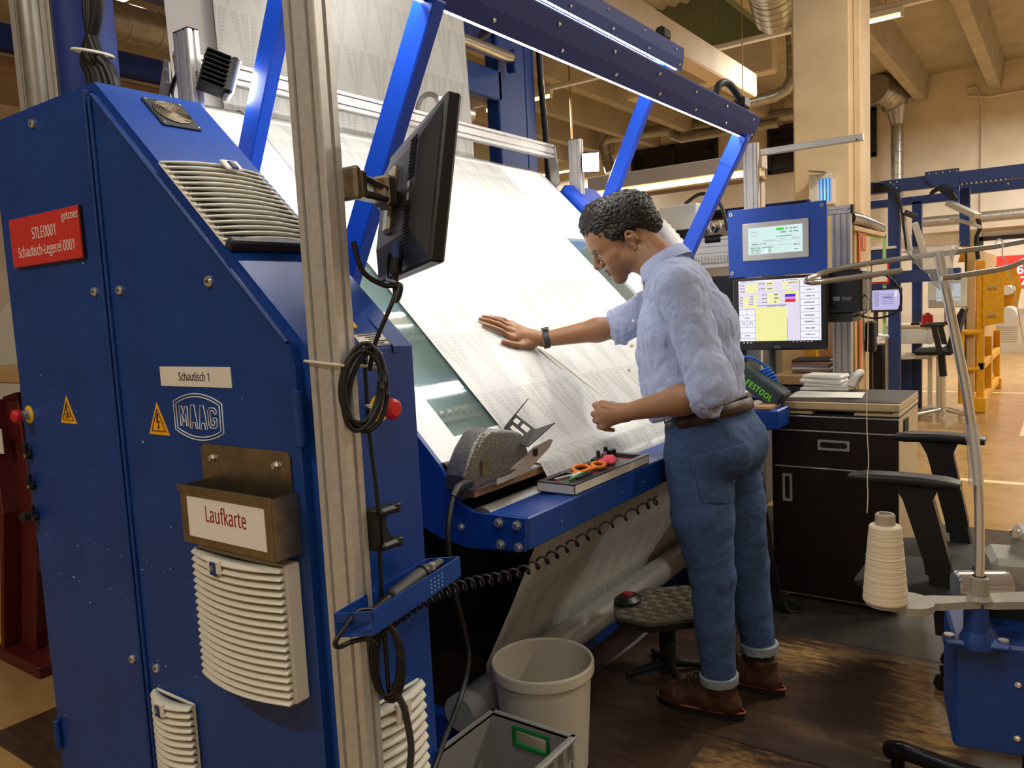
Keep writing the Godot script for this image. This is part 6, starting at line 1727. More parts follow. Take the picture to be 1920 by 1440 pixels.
	var sp := []
	var hx := curve([V(3.5, 1.04, -1.12), V(3.5, 0.99, -1.085), V(3.5, 0.94, -1.075), V(3.5, 0.905, -1.06)], 8)
	for i in 260:
		var u := i / 259.0 * (hx.size() - 1.001)
		var k := int(u)
		var c: Vector3 = hx[k].lerp(hx[k + 1], u - k)
		var an := TAU * 13.0 * i / 260.0
		sp.append(c + V(cos(an) * 0.024, sin(an) * 0.008, sin(an) * 0.024))
	tube(s, sp, 0.0055, 8)
	tube(s, curve([V(3.45, 1.10, -1.2), V(3.47, 1.09, -1.15), V(3.5, 1.045, -1.1)], 6), 0.006, 8)
	tag(obj("spiral_hose", s, M.blue_hose), "bright blue spiral air hose beside the green-lettered tool box", "hose")
	s = mb(); tube(s, curve([V(3.40, 1.095, -1.24), V(3.43, 1.1, -1.21), V(3.45, 1.1, -1.2)], 4), 0.008, 8); tag(obj("hose_fitting", s, M.black_plastic), "black fitting at the upper end of the blue spiral hose", "fitting")
	s = mb(); box2(s, V(3.3, 0.80, -1.108), V(3.48, 0.885, -1.0), 0.006); tag(obj("beam_end_box", s, M.blue_paint), "glossy blue box at the far end of the table beam beside the drawer cabinet", "box")
	s = mb(); box2(s, V(3.3, 0.885, -1.10), V(3.45, 0.9, -1.03), 0.002); tag(obj("wood_block", s, M.wood_edge), "pale wooden block on the glossy blue beam end", "block")
	t = thing("bench_leg", "pale slotted leg and dark panel beside the drawer cabinet", "leg", V(3.45, 0, -1.1))
	s = mb(); slotted(s, 0.03, 0.03, Transform3D(Basis(V(1, 0, 0), V(0, 0, 1), V(0, 1, 0)), V(3.42, 0, -1.11)), 0.795, 0.03); obj("leg", s, M.aluminium, t)
	s = mb(); box2(s, V(3.6, 0.1, -1.12), V(3.9, 0.8, -1.085), 0.003); obj("panel", s, M.dark_grey, t)
	for i in 4:
		s = mb(); tube(s, curve([V(3.3, 0.7, -1.08), V(3.28 + i * 0.01, 0.4 - i * 0.02, -1.08 + i * 0.012), V(3.3, 0.15, -1.04 + i * 0.01), V(3.3, 0.02, -1.02 + i * 0.015), V(3.36, 0.012, -0.96 + i * 0.01), V(3.42, 0.012, -1.0)], 6), 0.005, 6); tag(obj("loose_cable", s, M.cord), "loose black cable trailing to the floor left of the drawer cabinet, %s" % ["nearest the table", "second from the table", "third from the table", "nearest the cabinet"][i], "cable", "loose floor cables")
	# insect lamp on the pillar
	t = thing("insect_lamp", "cream insect trap with glowing blue tubes on the pillar", "lamp", V(6.9, 2.05, -1.72))
	s = mb(); box2(s, V(6.88, 2.08, -1.80), V(7.02, 2.33, -1.725), 0.006); box2(s, V(6.88, 2.08, -1.725), V(7.02, 2.1, -1.62)); box2(s, V(6.88, 2.29, -1.725), V(7.02, 2.33, -1.62)); box2(s, V(6.9, 2.08, -1.628), V(7.02, 2.33, -1.62)); obj("housing", s, M.cream_plastic, t)
	s = mb(); bar(s, V(6.87, 2.36, -1.79), V(6.87, 2.335, -1.66), V(1, 0, 0), 0.12, 0.008); obj("lid", s, M.brushed, t)
	for i in 4:
		s = mb(); cyl(s, V(6.93, 2.1, -1.71 + i * 0.026), V(6.93, 2.29, -1.71 + i * 0.026), 0.008, -1, 10); obj("blue_tube", s, M.uv_tube, t)
	for i in 8:
		s = mb(); tube(s, [V(6.885, 2.1, -1.72 + i * 0.0135), V(6.885, 2.29, -1.72 + i * 0.0135)], 0.0012, 4); obj("grid_wire", s, M.steel, t)
	area_light("insect_lamp_light", V(6.87, 2.2, -1.67), V(-1, 0, 0), Vector2(0.1, 0.18), 0.06, Color(0.3, 0.7, 1.0))

func prism_ring(outer: PackedVector2Array, inner: PackedVector2Array) -> PackedVector2Array:
	# outer outline cut open to the inner one
	var o := PackedVector2Array()
	for p in outer: o.append(p)
	o.append(outer[0] + Vector2(0, 1e-5))
	for i in inner.size() + 1: o.append(inner[(inner.size() - i) % inner.size()] + Vector2(0, 1e-5 * (1 if i == inner.size() else 0)))
	return o

func hline(im: Image, x: int, y: int, w: int, h: int, c: Color) -> void:
	im.fill_rect(Rect2i(x, y, w, h), c)

func scribble(im: Image, x: int, y: int, w: int, h: int, c: Color) -> void:
	var i := x
	while i < x + w:
		var k := rng.randi_range(2, 5)
		if rng.randf() < 0.85: im.fill_rect(Rect2i(i, y + rng.randi_range(0, 1), mini(k, x + w - i), h), c)
		i += k + 1

func panel_picture() -> StandardMaterial3D:
	rng.seed = 21
	var im := Image.create(320, 160, false, Image.FORMAT_RGB8)
	im.fill(Color(0.80, 0.9, 0.88))
	var g := Color(0.45, 0.5, 0.52)
	var L := Color(0.55, 0.68, 0.75)
	for y in [16, 40]:
		im.fill_rect(Rect2i(12, y, 52, 18), L)
		im.fill_rect(Rect2i(13, y + 1, 50, 16), Color(0.82, 0.92, 0.92))
		scribble(im, 18, y + 6, 36, 4, g)
	im.fill_rect(Rect2i(168, 12, 46, 14), Color(0.25, 0.8, 0.2))
	scribble(im, 222, 14, 14, 8, g); scribble(im, 244, 14, 50, 8, g)
	scribble(im, 190, 34, 36, 8, g); scribble(im, 244, 34, 56, 8, g)
	scribble(im, 168, 58, 94, 6, g)
	scribble(im, 90, 78, 70, 4, g); scribble(im, 190, 74, 30, 4, g); scribble(im, 256, 74, 46, 4, g)
	im.fill_rect(Rect2i(2, 86, 316, 1), g); im.fill_rect(Rect2i(2, 112, 316, 1), g)
	scribble(im, 12, 96, 100, 7, g); im.fill_rect(Rect2i(130, 92, 1, 16), g); scribble(im, 184, 94, 8, 5, g)
	scribble(im, 12, 118, 136, 7, g); scribble(im, 268, 114, 34, 6, g)
	for i in 3:
		scribble(im, 16, 130 + i * 9, 60, 5, g); scribble(im, 120, 130 + i * 9, 18, 5, g)
		im.fill_rect(Rect2i(96, 129 + i * 9, 18, 7), Color(0.9, 0.97, 0.97))
	im.fill_rect(Rect2i(260, 134, 44, 16), Color(0.86, 0.94, 0.94)); scribble(im, 268, 140, 28, 5, g)
	return lit_picture("panel_page", im, 1.1)

func touch_picture() -> StandardMaterial3D:
	rng.seed = 22
	var W := 512
	var H := 400
	var im := Image.create(W, H, false, Image.FORMAT_RGB8)
	im.fill(Color(0.86, 0.83, 0.9))
	var ye := Color(0.93, 0.92, 0.62)
	var g := Color(0.3, 0.3, 0.33)
	var wh := Color(0.92, 0.91, 0.96)
	im.fill_rect(Rect2i(0, 0, W, 10), wh)
	scribble(im, 14, 3, 120, 4, g)
	for i in 3: im.fill_rect(Rect2i(62, 22 + i * 20, 104, 16), ye); 
	for i in 3: scribble(im, 12, 27 + i * 20, 44, 5, g)
	for i in 2:
		scribble(im, 172, 20 + i * 34, 56, 5, g); im.fill_rect(Rect2i(232, 16 + i * 34, 72, 18), ye); scribble(im, 246, 21 + i * 34, 44, 7, g)
	for i in 3: im.fill_rect(Rect2i(372, 14 + i * 18, 74 if i == 2 else 34, 14), ye)
	im.fill_rect(Rect2i(410, 16, 110, 14), ye); scribble(im, 376, 5, 120, 5, g); scribble(im, 424, 22, 80, 5, g)
	for i in 4:
		im.fill_rect(Rect2i(40, 104 + i * 18, 48, 14), ye); im.fill_rect(Rect2i(130, 96 + i * 18, 30, 14), ye)
		scribble(im, 10, 106 + i * 18, 26, 5, g); scribble(im, 92, 100 + i * 18, 34, 5, g)
	im.fill_rect(Rect2i(40, 160, 120, 20), ye)
	for i in 3:
		im.fill_rect(Rect2i(248, 88 + i * 24, 100, 20), ye); scribble(im, 300, 93 + i * 24, 40, 9, g); scribble(im, 200, 94 + i * 24, 42, 6, g)
	im.fill_rect(Rect2i(392, 80, 84, 16), Color(0.9, 0.9, 0.4)); im.fill_rect(Rect2i(392, 98, 84, 18), Color(0.25, 0.2, 0.75)); im.fill_rect(Rect2i(392, 116, 84, 16), Color(0.85, 0.55, 0.95)); im.fill_rect(Rect2i(392, 132, 84, 18), Color(0.85, 0.15, 0.12))
	for i in 4: im.fill_rect(Rect2i(484, 80 + i * 17, 24, 14), ye)
	# buttons at the left, table in the middle, buttons at the right
	im.fill_rect(Rect2i(0, 188, 142, 212), g)
	for b in [[2, 190, 66, 36], [70, 190, 70, 36], [2, 228, 138, 36], [2, 266, 66, 40], [70, 266, 70, 40], [2, 308, 138, 36], [2, 346, 138, 34], [2, 382, 138, 18]]:
		im.fill_rect(Rect2i(b[0], b[1], b[2], b[3]), wh)
		if b[2] > 100 and b[1] != 308 and b[1] < 380: scribble(im, b[0] + 40, b[1] + 14, 54, 6, g)
		elif b[1] == 266: scribble(im, b[0] + 16, b[1] + 8, 34, 5, g); scribble(im, b[0] + 14, b[1] + 20, 40, 5, g)
	im.fill_rect(Rect2i(146, 164, 260, 5), Color(0.55, 0.58, 0.75)); scribble(im, 240, 170, 160, 4, g)
	im.fill_rect(Rect2i(146, 178, 258, 222), ye)
	var ln := Color(0.80, 0.78, 0.50)
	for i in 25: im.fill_rect(Rect2i(146, 178 + i * 9, 258, 1), ln)
	for x in [170, 206, 240, 262, 292, 326, 350, 378]: im.fill_rect(Rect2i(x, 178, 1, 222), ln)
	im.fill_rect(Rect2i(406, 178, 6, 222), wh); im.fill_rect(Rect2i(406, 250, 5, 150), Color(0.6, 0.6, 0.66))
	im.resize(386, H, Image.INTERPOLATE_BILINEAR)
	var full := Image.create(W, H, false, Image.FORMAT_RGB8)
	full.fill(g)
	full.blit_rect(im, Rect2i(0, 0, 386, H), Vector2i.ZERO)
	full.fill_rect(Rect2i(386, 0, 126, 12), wh)
	for i in 10:
		full.fill_rect(Rect2i(388, 14 + i * 41, 112, 39), wh)
		scribble(full, 414, 30 + i * 41, 60, 7, g)
	full.fill_rect(Rect2i(501, 0, 11, H), wh)
	return lit_picture("touch_page", full, 1.1)

# ---------------------------------------------------------------- swivel chair in front of the drawer cabinet
func build_chair() -> void:
	var s: SurfaceTool
	var t := thing("swivel_chair", "black swivel chair with two long armrests in front of the drawer cabinet", "chair", V(2.98, 0, -0.28))
	var seat := mat("seat_cloth", Color8(42, 40, 38), 0.75)
	s = mb(); s.set_smooth_group(1)
	var rows := []
	for i in 9:
		var u := i / 8.0
		var z := lerpf(-0.585, -0.02, u)
		var w := 0.29 if i > 1 else (0.22 if i == 0 else 0.27)
		var y1 := 0.445 - 0.015 * sin(PI * u) - (0.045 if i == 0 else (0.012 if i == 1 else 0.0))
		var y0 := 0.365 + (0.02 if i == 0 else 0.0)
		var R := []
		for p in rrect(w * 2, y1 - y0, (y1 - y0) * 0.45, 4): R.append(V(2.96 + p.x, (y0 + y1) / 2 + p.y, z))
		rows.append(R)
	for i in 8:
		var N: int = rows[i].size()
		for j in N: quad(s, rows[i][j], rows[i][(j + 1) % N], rows[i + 1][(j + 1) % N], rows[i + 1][j], false)
	s.set_smooth_group(2)
	for e in [0, 8]: hull_face(s, rows[e], V(2.96, 0.4, -0.3))
	obj("seat", s, seat, t)
	s = mb(); box(s, V(2.96, 0.345, -0.28), V(0.3, 0.04, 0.3), 0.01); obj("seat_plate", s, M.black_plastic, t)
	for k in 2:
		var x := 2.74 if k == 0 else 3.255
		var y := 0.755 if k == 0 else 0.808
		var z0 := -0.595 if k == 0 else -0.541
		var z1 := -0.27 if k == 0 else -0.245
		s = mb(); s.set_smooth_group(1)
		var R2 := []
		for i in 9:
			var u := i / 8.0
			var w := 0.042 * (1.0 if i > 0 and i < 8 else 0.75)
			var h := 0.017 if i > 0 and i < 8 else 0.011
			var R := []
			for p in rrect(w * 2, h * 2, h * 0.8, 4): R.append(V(x + p.x, y + p.y + 0.006 * sin(PI * u), lerpf(z0, z1, u)))
			R2.append(R)
		for i in 8:
			var N: int = R2[i].size()
			for j in N: quad(s, R2[i][j], R2[i][(j + 1) % N], R2[i + 1][(j + 1) % N], R2[i + 1][j], false)
		s.set_smooth_group(2)
		for e in [0, 8]: hull_face(s, R2[e], V(x, y, (z0 + z1) / 2))
		var ar := obj("armrest", s, M.black_plastic, t)
		s = mb()
		var zt := -0.395
		prism(s, P2([zt - 0.06, y - 0.012, zt + 0.065, y - 0.012, zt + 0.05, y - 0.05, zt + 0.1, 0.5, zt + 0.1, 0.46, zt + 0.03, 0.46, zt + 0.025, 0.5, zt - 0.035, y - 0.06]), Transform3D(Basis(V(0, 0, 1), V(0, 1, 0), V(-1, 0, 0)), V(x + 0.022, 0, 0)), 0.044)
		obj("armrest_post", s, M.black_plastic, t)
		s = mb(); prism(s, P2([zt + 0.035, 0.5, zt + 0.095, 0.5, zt + 0.13, 0.33, zt + 0.12, 0.27, zt + 0.06, 0.27, zt + 0.055, 0.33]), Transform3D(Basis(V(0, 0, 1), V(0, 1, 0), V(-1, 0, 0)), V(x + 0.03, 0, 0)), 0.06); obj("armrest_sleeve", s, M.black_matt, t)
		s = mb(); bar(s, V(x, 0.3, zt + 0.1), V(2.96, 0.335, -0.28), V(0, 0, 1), 0.06, 0.025, 0.005); obj("armrest_bracket", s, M.black_matt, t)
	s = mb(); cyl(s, V(3.0, 0.08, -0.2), V(2.98, 0.33, -0.24), 0.03, -1, 16); obj("column", s, M.black_plastic, t)
	s = mb(); prism(s, P2([-0.02, 0.5, 0.03, 0.48, 0.1, 0.75, 0.12, 1.0, 0.07, 1.02, 0.03, 0.8]), Transform3D(Basis(V(0, 0, 1), V(0, 1, 0), V(-1, 0, 0)), V(3.18, 0, 0.02)), 0.44); obj("backrest", s, seat, t)
	for i in 5:
		var a := TAU * i / 5.0 + 0.3
		var e := V(3.0 + 0.17 * cos(a), 0.07, -0.2 + 0.17 * sin(a))
		s = mb(); tube(s, [V(3.0, 0.1, -0.2), e], [0.03, 0.02], 10); cyl(s, e + V(-0.012, -0.04, 0), e + V(0.012, -0.04, 0), 0.027, -1, 14); obj("leg", s, M.black_plastic, t)
	s = mb()
	tube(s, curve([V(2.37, 0.035, -0.41), V(2.35, 0.055, -0.37), V(2.32, 0.062, -0.27), V(2.29, 0.07, -0.15), V(2.25, 0.09, 0.0), V(2.22, 0.1, 0.12)], 5), 0.026, 12)
	cyl(s, V(2.355, 0.004, -0.385), V(2.355, 0.035, -0.385), 0.02, -1, 14)
	tag(obj("stand_foot", s, mat("gloss_black", Color8(16, 16, 17), 0.22)), "glossy black curved foot of a stand at the bottom edge of the mat", "foot")

# ---------------------------------------------------------------- cone winder in the right foreground
func build_winder() -> void:
	var s: SurfaceTool
	var grey := mat("casting_grey", Color8(152, 148, 138), 0.4)
	var t := thing("cone_winder", "grey and blue cone winder on a blue box in the right foreground", "machine", V(1.72, 0, -0.08))
	var xd := V(0.2, 0, 0.98)
	var zd := V(-0.98, 0, 0.2)          # towards the viewer side
	var B := Basis(xd, V(0, 1, 0), zd)
	var o := V(1.645, 0, -0.172)          # left front upper edge of the blue box
	s = mb(); box(s, o + xd * 0.16 - zd * 0.1 + V(0, 0.595, 0), V(0.32, 0.215, 0.2), 0.006, B); obj("blue_box", s, M.blue_panel, t)
	for q in [[0.105, 0.61], [0.105, 0.505], [0.2, 0.61]]:
		s = mb(); hexbolt(s, o + xd * q[0] + V(0, q[1] + 0.02, 0) + zd * 0.0, zd, 0.0045); obj("bolt", s, M.chrome, t)
	s = mb(); cyl(s, o + xd * 0.16 - zd * 0.1 + V(0, 0.02, 0), o + xd * 0.16 - zd * 0.1 + V(0, 0.5, 0), 0.03, -1, 20); lathe(s, [Vector2(0, 0), Vector2(0.16, 0), Vector2(0.16, 0.01), Vector2(0.05, 0.03), Vector2(0, 0.03)], Transform3D(Basis(), o + xd * 0.16 - zd * 0.1), 24); obj("pedestal", s, M.black_plastic, t)
	# flanged blue foot of the pole
	var pb := V(1.636, 0.705, -0.135)
	s = mb(); lathe(s, [Vector2(0.03, 0.0), Vector2(0.028, 0.012), Vector2(0.021, 0.03), Vector2(0.021, 0.085)], Transform3D(Basis(), pb), 24); box(s, pb + V(0, 0.005, 0), V(0.11, 0.014, 0.04), 0.005, B); obj("pole_foot", s, M.blue_panel, t)
	for k in [-1, 1]:
		s = mb(); cyl(s, pb + xd * 0.044 * k + V(0, 0.012, 0), pb + xd * 0.044 * k + V(0, 0.016, 0), 0.009, -1, 16); obj("washer", s, M.steel, t)
	# casting arm with cone plate
	s = mb()
	var arm := PackedVector2Array()
	for i in 15:
		var a := lerpf(0.45, TAU - 0.45, i / 14.0)
		arm.append(Vector2(-0.13 + 0.0445 * cos(a), 0.0445 * sin(a)))
	for i in 8: arm.append(Vector2(lerpf(-0.075, 0.0, i / 7.0), -0.0145 - 0.006 * pow(1.0 - i / 7.0, 2.0)))
	arm.append(Vector2(0.02, -0.02)); arm.append(Vector2(0.1, -0.02)); arm.append(Vector2(0.1, 0.03)); arm.append(Vector2(0.02, 0.025))
	for i in 8: arm.append(Vector2(lerpf(0.0, -0.075, i / 7.0), 0.0145 + 0.006 * pow(i / 7.0, 2.0)))
	prism(s, arm, Transform3D(Basis(V(0.56, -0.02, 0.83).normalized(), V(0.83, 0, -0.56), V(0, -1, 0)), V(1.632, 0.797, -0.13)), 0.014)
	obj("casting_arm", s, grey, t)
	s = mb(); lathe(s, [Vector2(0.022, 0.0), Vector2(0.017, 0.008), Vector2(0.0155, 0.04), Vector2(0.012, 0.043)], Transform3D(Basis(), V(1.632, 0.797, -0.13)), 24); obj("pole_socket", s, grey, t)
	# pole, two hoops of rod, wrapped joint
	s = mb(); tube(s, curve([V(1.634, 0.84, -0.13), V(1.648, 1.0, -0.134), V(1.654, 1.154, -0.152), V(1.656, 1.293, -0.176), V(1.655, 1.44, -0.203)], 5), 0.0085, 14); obj("pole", s, M.chrome, t)
	s = mb(); tube(s, [V(1.70, 1.438, -0.172), V(1.66, 1.434, -0.229), V(1.607, 1.426, -0.302), V(1.571, 1.419, -0.351), V(1.550, 1.413, -0.379), V(1.50, 1.401, -0.396), V(1.470, 1.396, -0.39), V(1.463, 1.394, -0.378), V(1.475, 1.395, -0.36), V(1.505, 1.399, -0.318), V(1.556, 1.407, -0.249)], 0.0052, 10); obj("rod_hoop", s, M.steel, t)
	s = mb(); tube(s, [V(1.66, 1.434, -0.229), V(1.737, 1.444, -0.123), V(1.815, 1.46, -0.018), V(1.95, 1.48, 0.16)], 0.005, 10); obj("rod_hoop", s, M.steel, t)
	s = mb(); tube(s, curve([V(1.596, 1.390, -0.190), V(1.633, 1.396, -0.140), V(1.664, 1.402, -0.098), V(1.685, 1.412, -0.074), V(1.72, 1.425, -0.06), V(1.76, 1.442, -0.045)], 4), 0.005, 10); obj("rod_hoop", s, M.steel, t)
	s = mb(); tube(s, curve([V(1.728, 1.45, -0.118), V(1.733, 1.457, -0.112), V(1.738, 1.45, -0.106), V(1.735, 1.43, -0.107), V(1.737, 1.418, -0.102)], 4), 0.0014, 6); obj("guide_eye", s, M.white_plastic, t)
	var film := mat("plastic_film", Color(0.85, 0.85, 0.85, 0.3), 0.15)
	film.transparency = BaseMaterial3D.TRANSPARENCY_ALPHA
	rng.seed = 5
	s = mb(); s.set_smooth_group(1)
	var rg := []
	for i in 8:
		var u := i / 7.0
		var c := V(1.64, 1.45, -0.215).lerp(V(1.656, 1.37, -0.19), u)
		var R := []
		for j in 16:
			var a := TAU * j / 16.0
			var w := lerpf(0.052, 0.012, pow(u, 0.8)) * rng.randf_range(0.75, 1.15)
			var w2 := lerpf(0.012, 0.011, u) * rng.randf_range(0.8, 1.2)
			R.append(c + V(0.56, 0.05, 0.83) * cos(a) * w + V(-0.83, 0, 0.56) * sin(a) * w2 + V(0, rng.randf_range(-0.005, 0.005), 0))
		rg.append(R)
	for i in 7:
		for j in 16: quad(s, rg[i][j], rg[i + 1][j], rg[i + 1][(j + 1) % 16], rg[i][(j + 1) % 16], false)
	obj("film_wrap", s, film, t)
	s = mb(); s.set_smooth_group(1)
	var lw := []
	var lr := []
	var lc := curve([V(1.634, 1.01, -0.137), V(1.642, 1.06, -0.14), V(1.648, 1.12, -0.147)], 5)
	for i in lc.size(): lr.append(0.0105 + rng.randf_range(0.0, 0.003))
	tube(s, lc, lr, 12); obj("film_sleeve", s, film, t)
	# motor body, shaft, green ring pulley
	s = mb(); box(s, V(1.86, 0.785, -0.05), V(0.17, 0.085, 0.12), 0.012, B); box(s, V(1.875, 0.845, -0.03), V(0.12, 0.06, 0.09), 0.012, B); obj("motor_body", s, grey, t)
	for k in 2:
		s = mb(); cyl(s, V(1.822, 0.868, -0.085) + xd * k * 0.04, V(1.822, 0.884, -0.085) + xd * k * 0.04, 0.009, -1, 14, 0.002); obj("motor_bolt", s, M.chrome, t)
	s = mb(); box(s, V(1.86, 0.71, -0.04), V(0.2, 0.06, 0.1), 0.01, B); obj("motor_base", s, M.black_matt, t)
	s = mb(); cyl(s, V(1.715, 0.786, -0.178), V(1.76, 0.786, -0.09), 0.03, -1, 28, 0.004); obj("hand_roller", s, M.chrome, t)
	s = mb(); tube(s, ring_pts(V(1.735, 0.772, -0.142), xd, 0.048, 28), 0.006, 8, true); lathe(s, [Vector2(0, -0.003), Vector2(0.046, -0.003), Vector2(0.046, 0.003), Vector2(0, 0.003)], Transform3D(frame_of(xd), V(1.735, 0.772, -0.142)), 28); obj("green_belt", s, mat("belt_green", Color8(36, 84, 58), 0.5), t)
	# thread cone on its plate
	t = thing("thread_cone", "tall cream cone of sewing thread standing on the grey casting arm", "thread cone", V(1.527, 0.797, -0.271))
	var F := Transform3D(Basis(), V(1.527, 0.797, -0.271))
	s = mb(); lathe(s, [Vector2(0, 0), Vector2(0.034, 0), Vector2(0.034, 0.004), Vector2(0.031, 0.006)], F, 36); obj("base", s, M.grey_plastic, t)
	var rows2 := [Vector2(0.03, 0.005), Vector2(0.0375, 0.0065)]
	for i in 46:
		var u := i / 45.0
		rows2.append(Vector2(lerpf(0.0385, 0.0275, u) + 0.0003 * (i % 2) + (0.0006 if i in [6, 14, 20, 27, 36] else 0.0), lerpf(0.009, 0.146, u)))
	rows2 += [Vector2(0.026, 0.149), Vector2(0.017, 0.151)]
	s = mb(); lathe(s, rows2, F, 40)
	var th := mat("thread", Color8(240, 228, 206), 0.75)
	tri_map(th, noise_tex(0.03, Color(0.88, 0.86, 0.82), Color(1, 1, 1)), 6.0); th.uv1_scale = V(1, 60, 1)
	var wound := obj("wound_thread", s, th, t)
	for i in 5:
		s = mb()
		var pts := []
		for j in 29:
			var a := TAU * j / 28.0
			var y: float = [0.03, 0.055, 0.078, 0.1, 0.128][i] + 0.006 * cos(a + i)
			var r := lerpf(0.0385, 0.0275, (y - 0.009) / 0.137) + 0.0004
			pts.append(F * V(r * cos(a), y, r * sin(a)))
		tube(s, pts, 0.0004, 4, true); obj("stray_turn", s, th, wound)
	s = mb(); lathe(s, [Vector2(0.0175, 0.146), Vector2(0.017, 0.168), Vector2(0.015, 0.171), Vector2(0.011, 0.171), Vector2(0.0105, 0.15)], F, 28); obj("core", s, mat("cone_core", Color8(170, 158, 140), 0.6), t)
	s = mb(); tube(s, curve([V(1.518, 0.968, -0.30), V(1.526, 1.0, -0.30), V(1.532, 1.03, -0.302), V(1.539, 1.065, -0.301), V(1.545, 1.144, -0.305), V(1.566, 1.32, -0.306), V(1.58, 1.424, -0.309)], 6), 0.0009, 5); obj("loose_thread", s, th, t)
	s = mb(); tube(s, curve([V(1.737, 1.418, -0.102), V(1.728, 1.346, -0.084), V(1.735, 1.267, -0.071), V(1.75, 1.1, -0.03)], 6), 0.0009, 5); tag(obj("hanging_thread", s, th), "loose white thread hanging from the right end of the wire hoop", "thread")

# ---------------------------------------------------------------- smooth bodies: capsules joined on a grid, meshed as surface nets
func cap(a: Vector3, b: Vector3, ra: float, rb: float, k := 0.02, axis := Vector3.ZERO, f := 1.0, cuta := false, cutb := false) -> Array:
	return [a, b, ra, rb, k, axis, f, cuta, cutb, false]

func hole(a: Vector3, b: Vector3, ra: float, rb: float, k := 0.01) -> Array:
	return [a, b, ra, rb, k, Vector3.ZERO, 1.0, false, false, true]

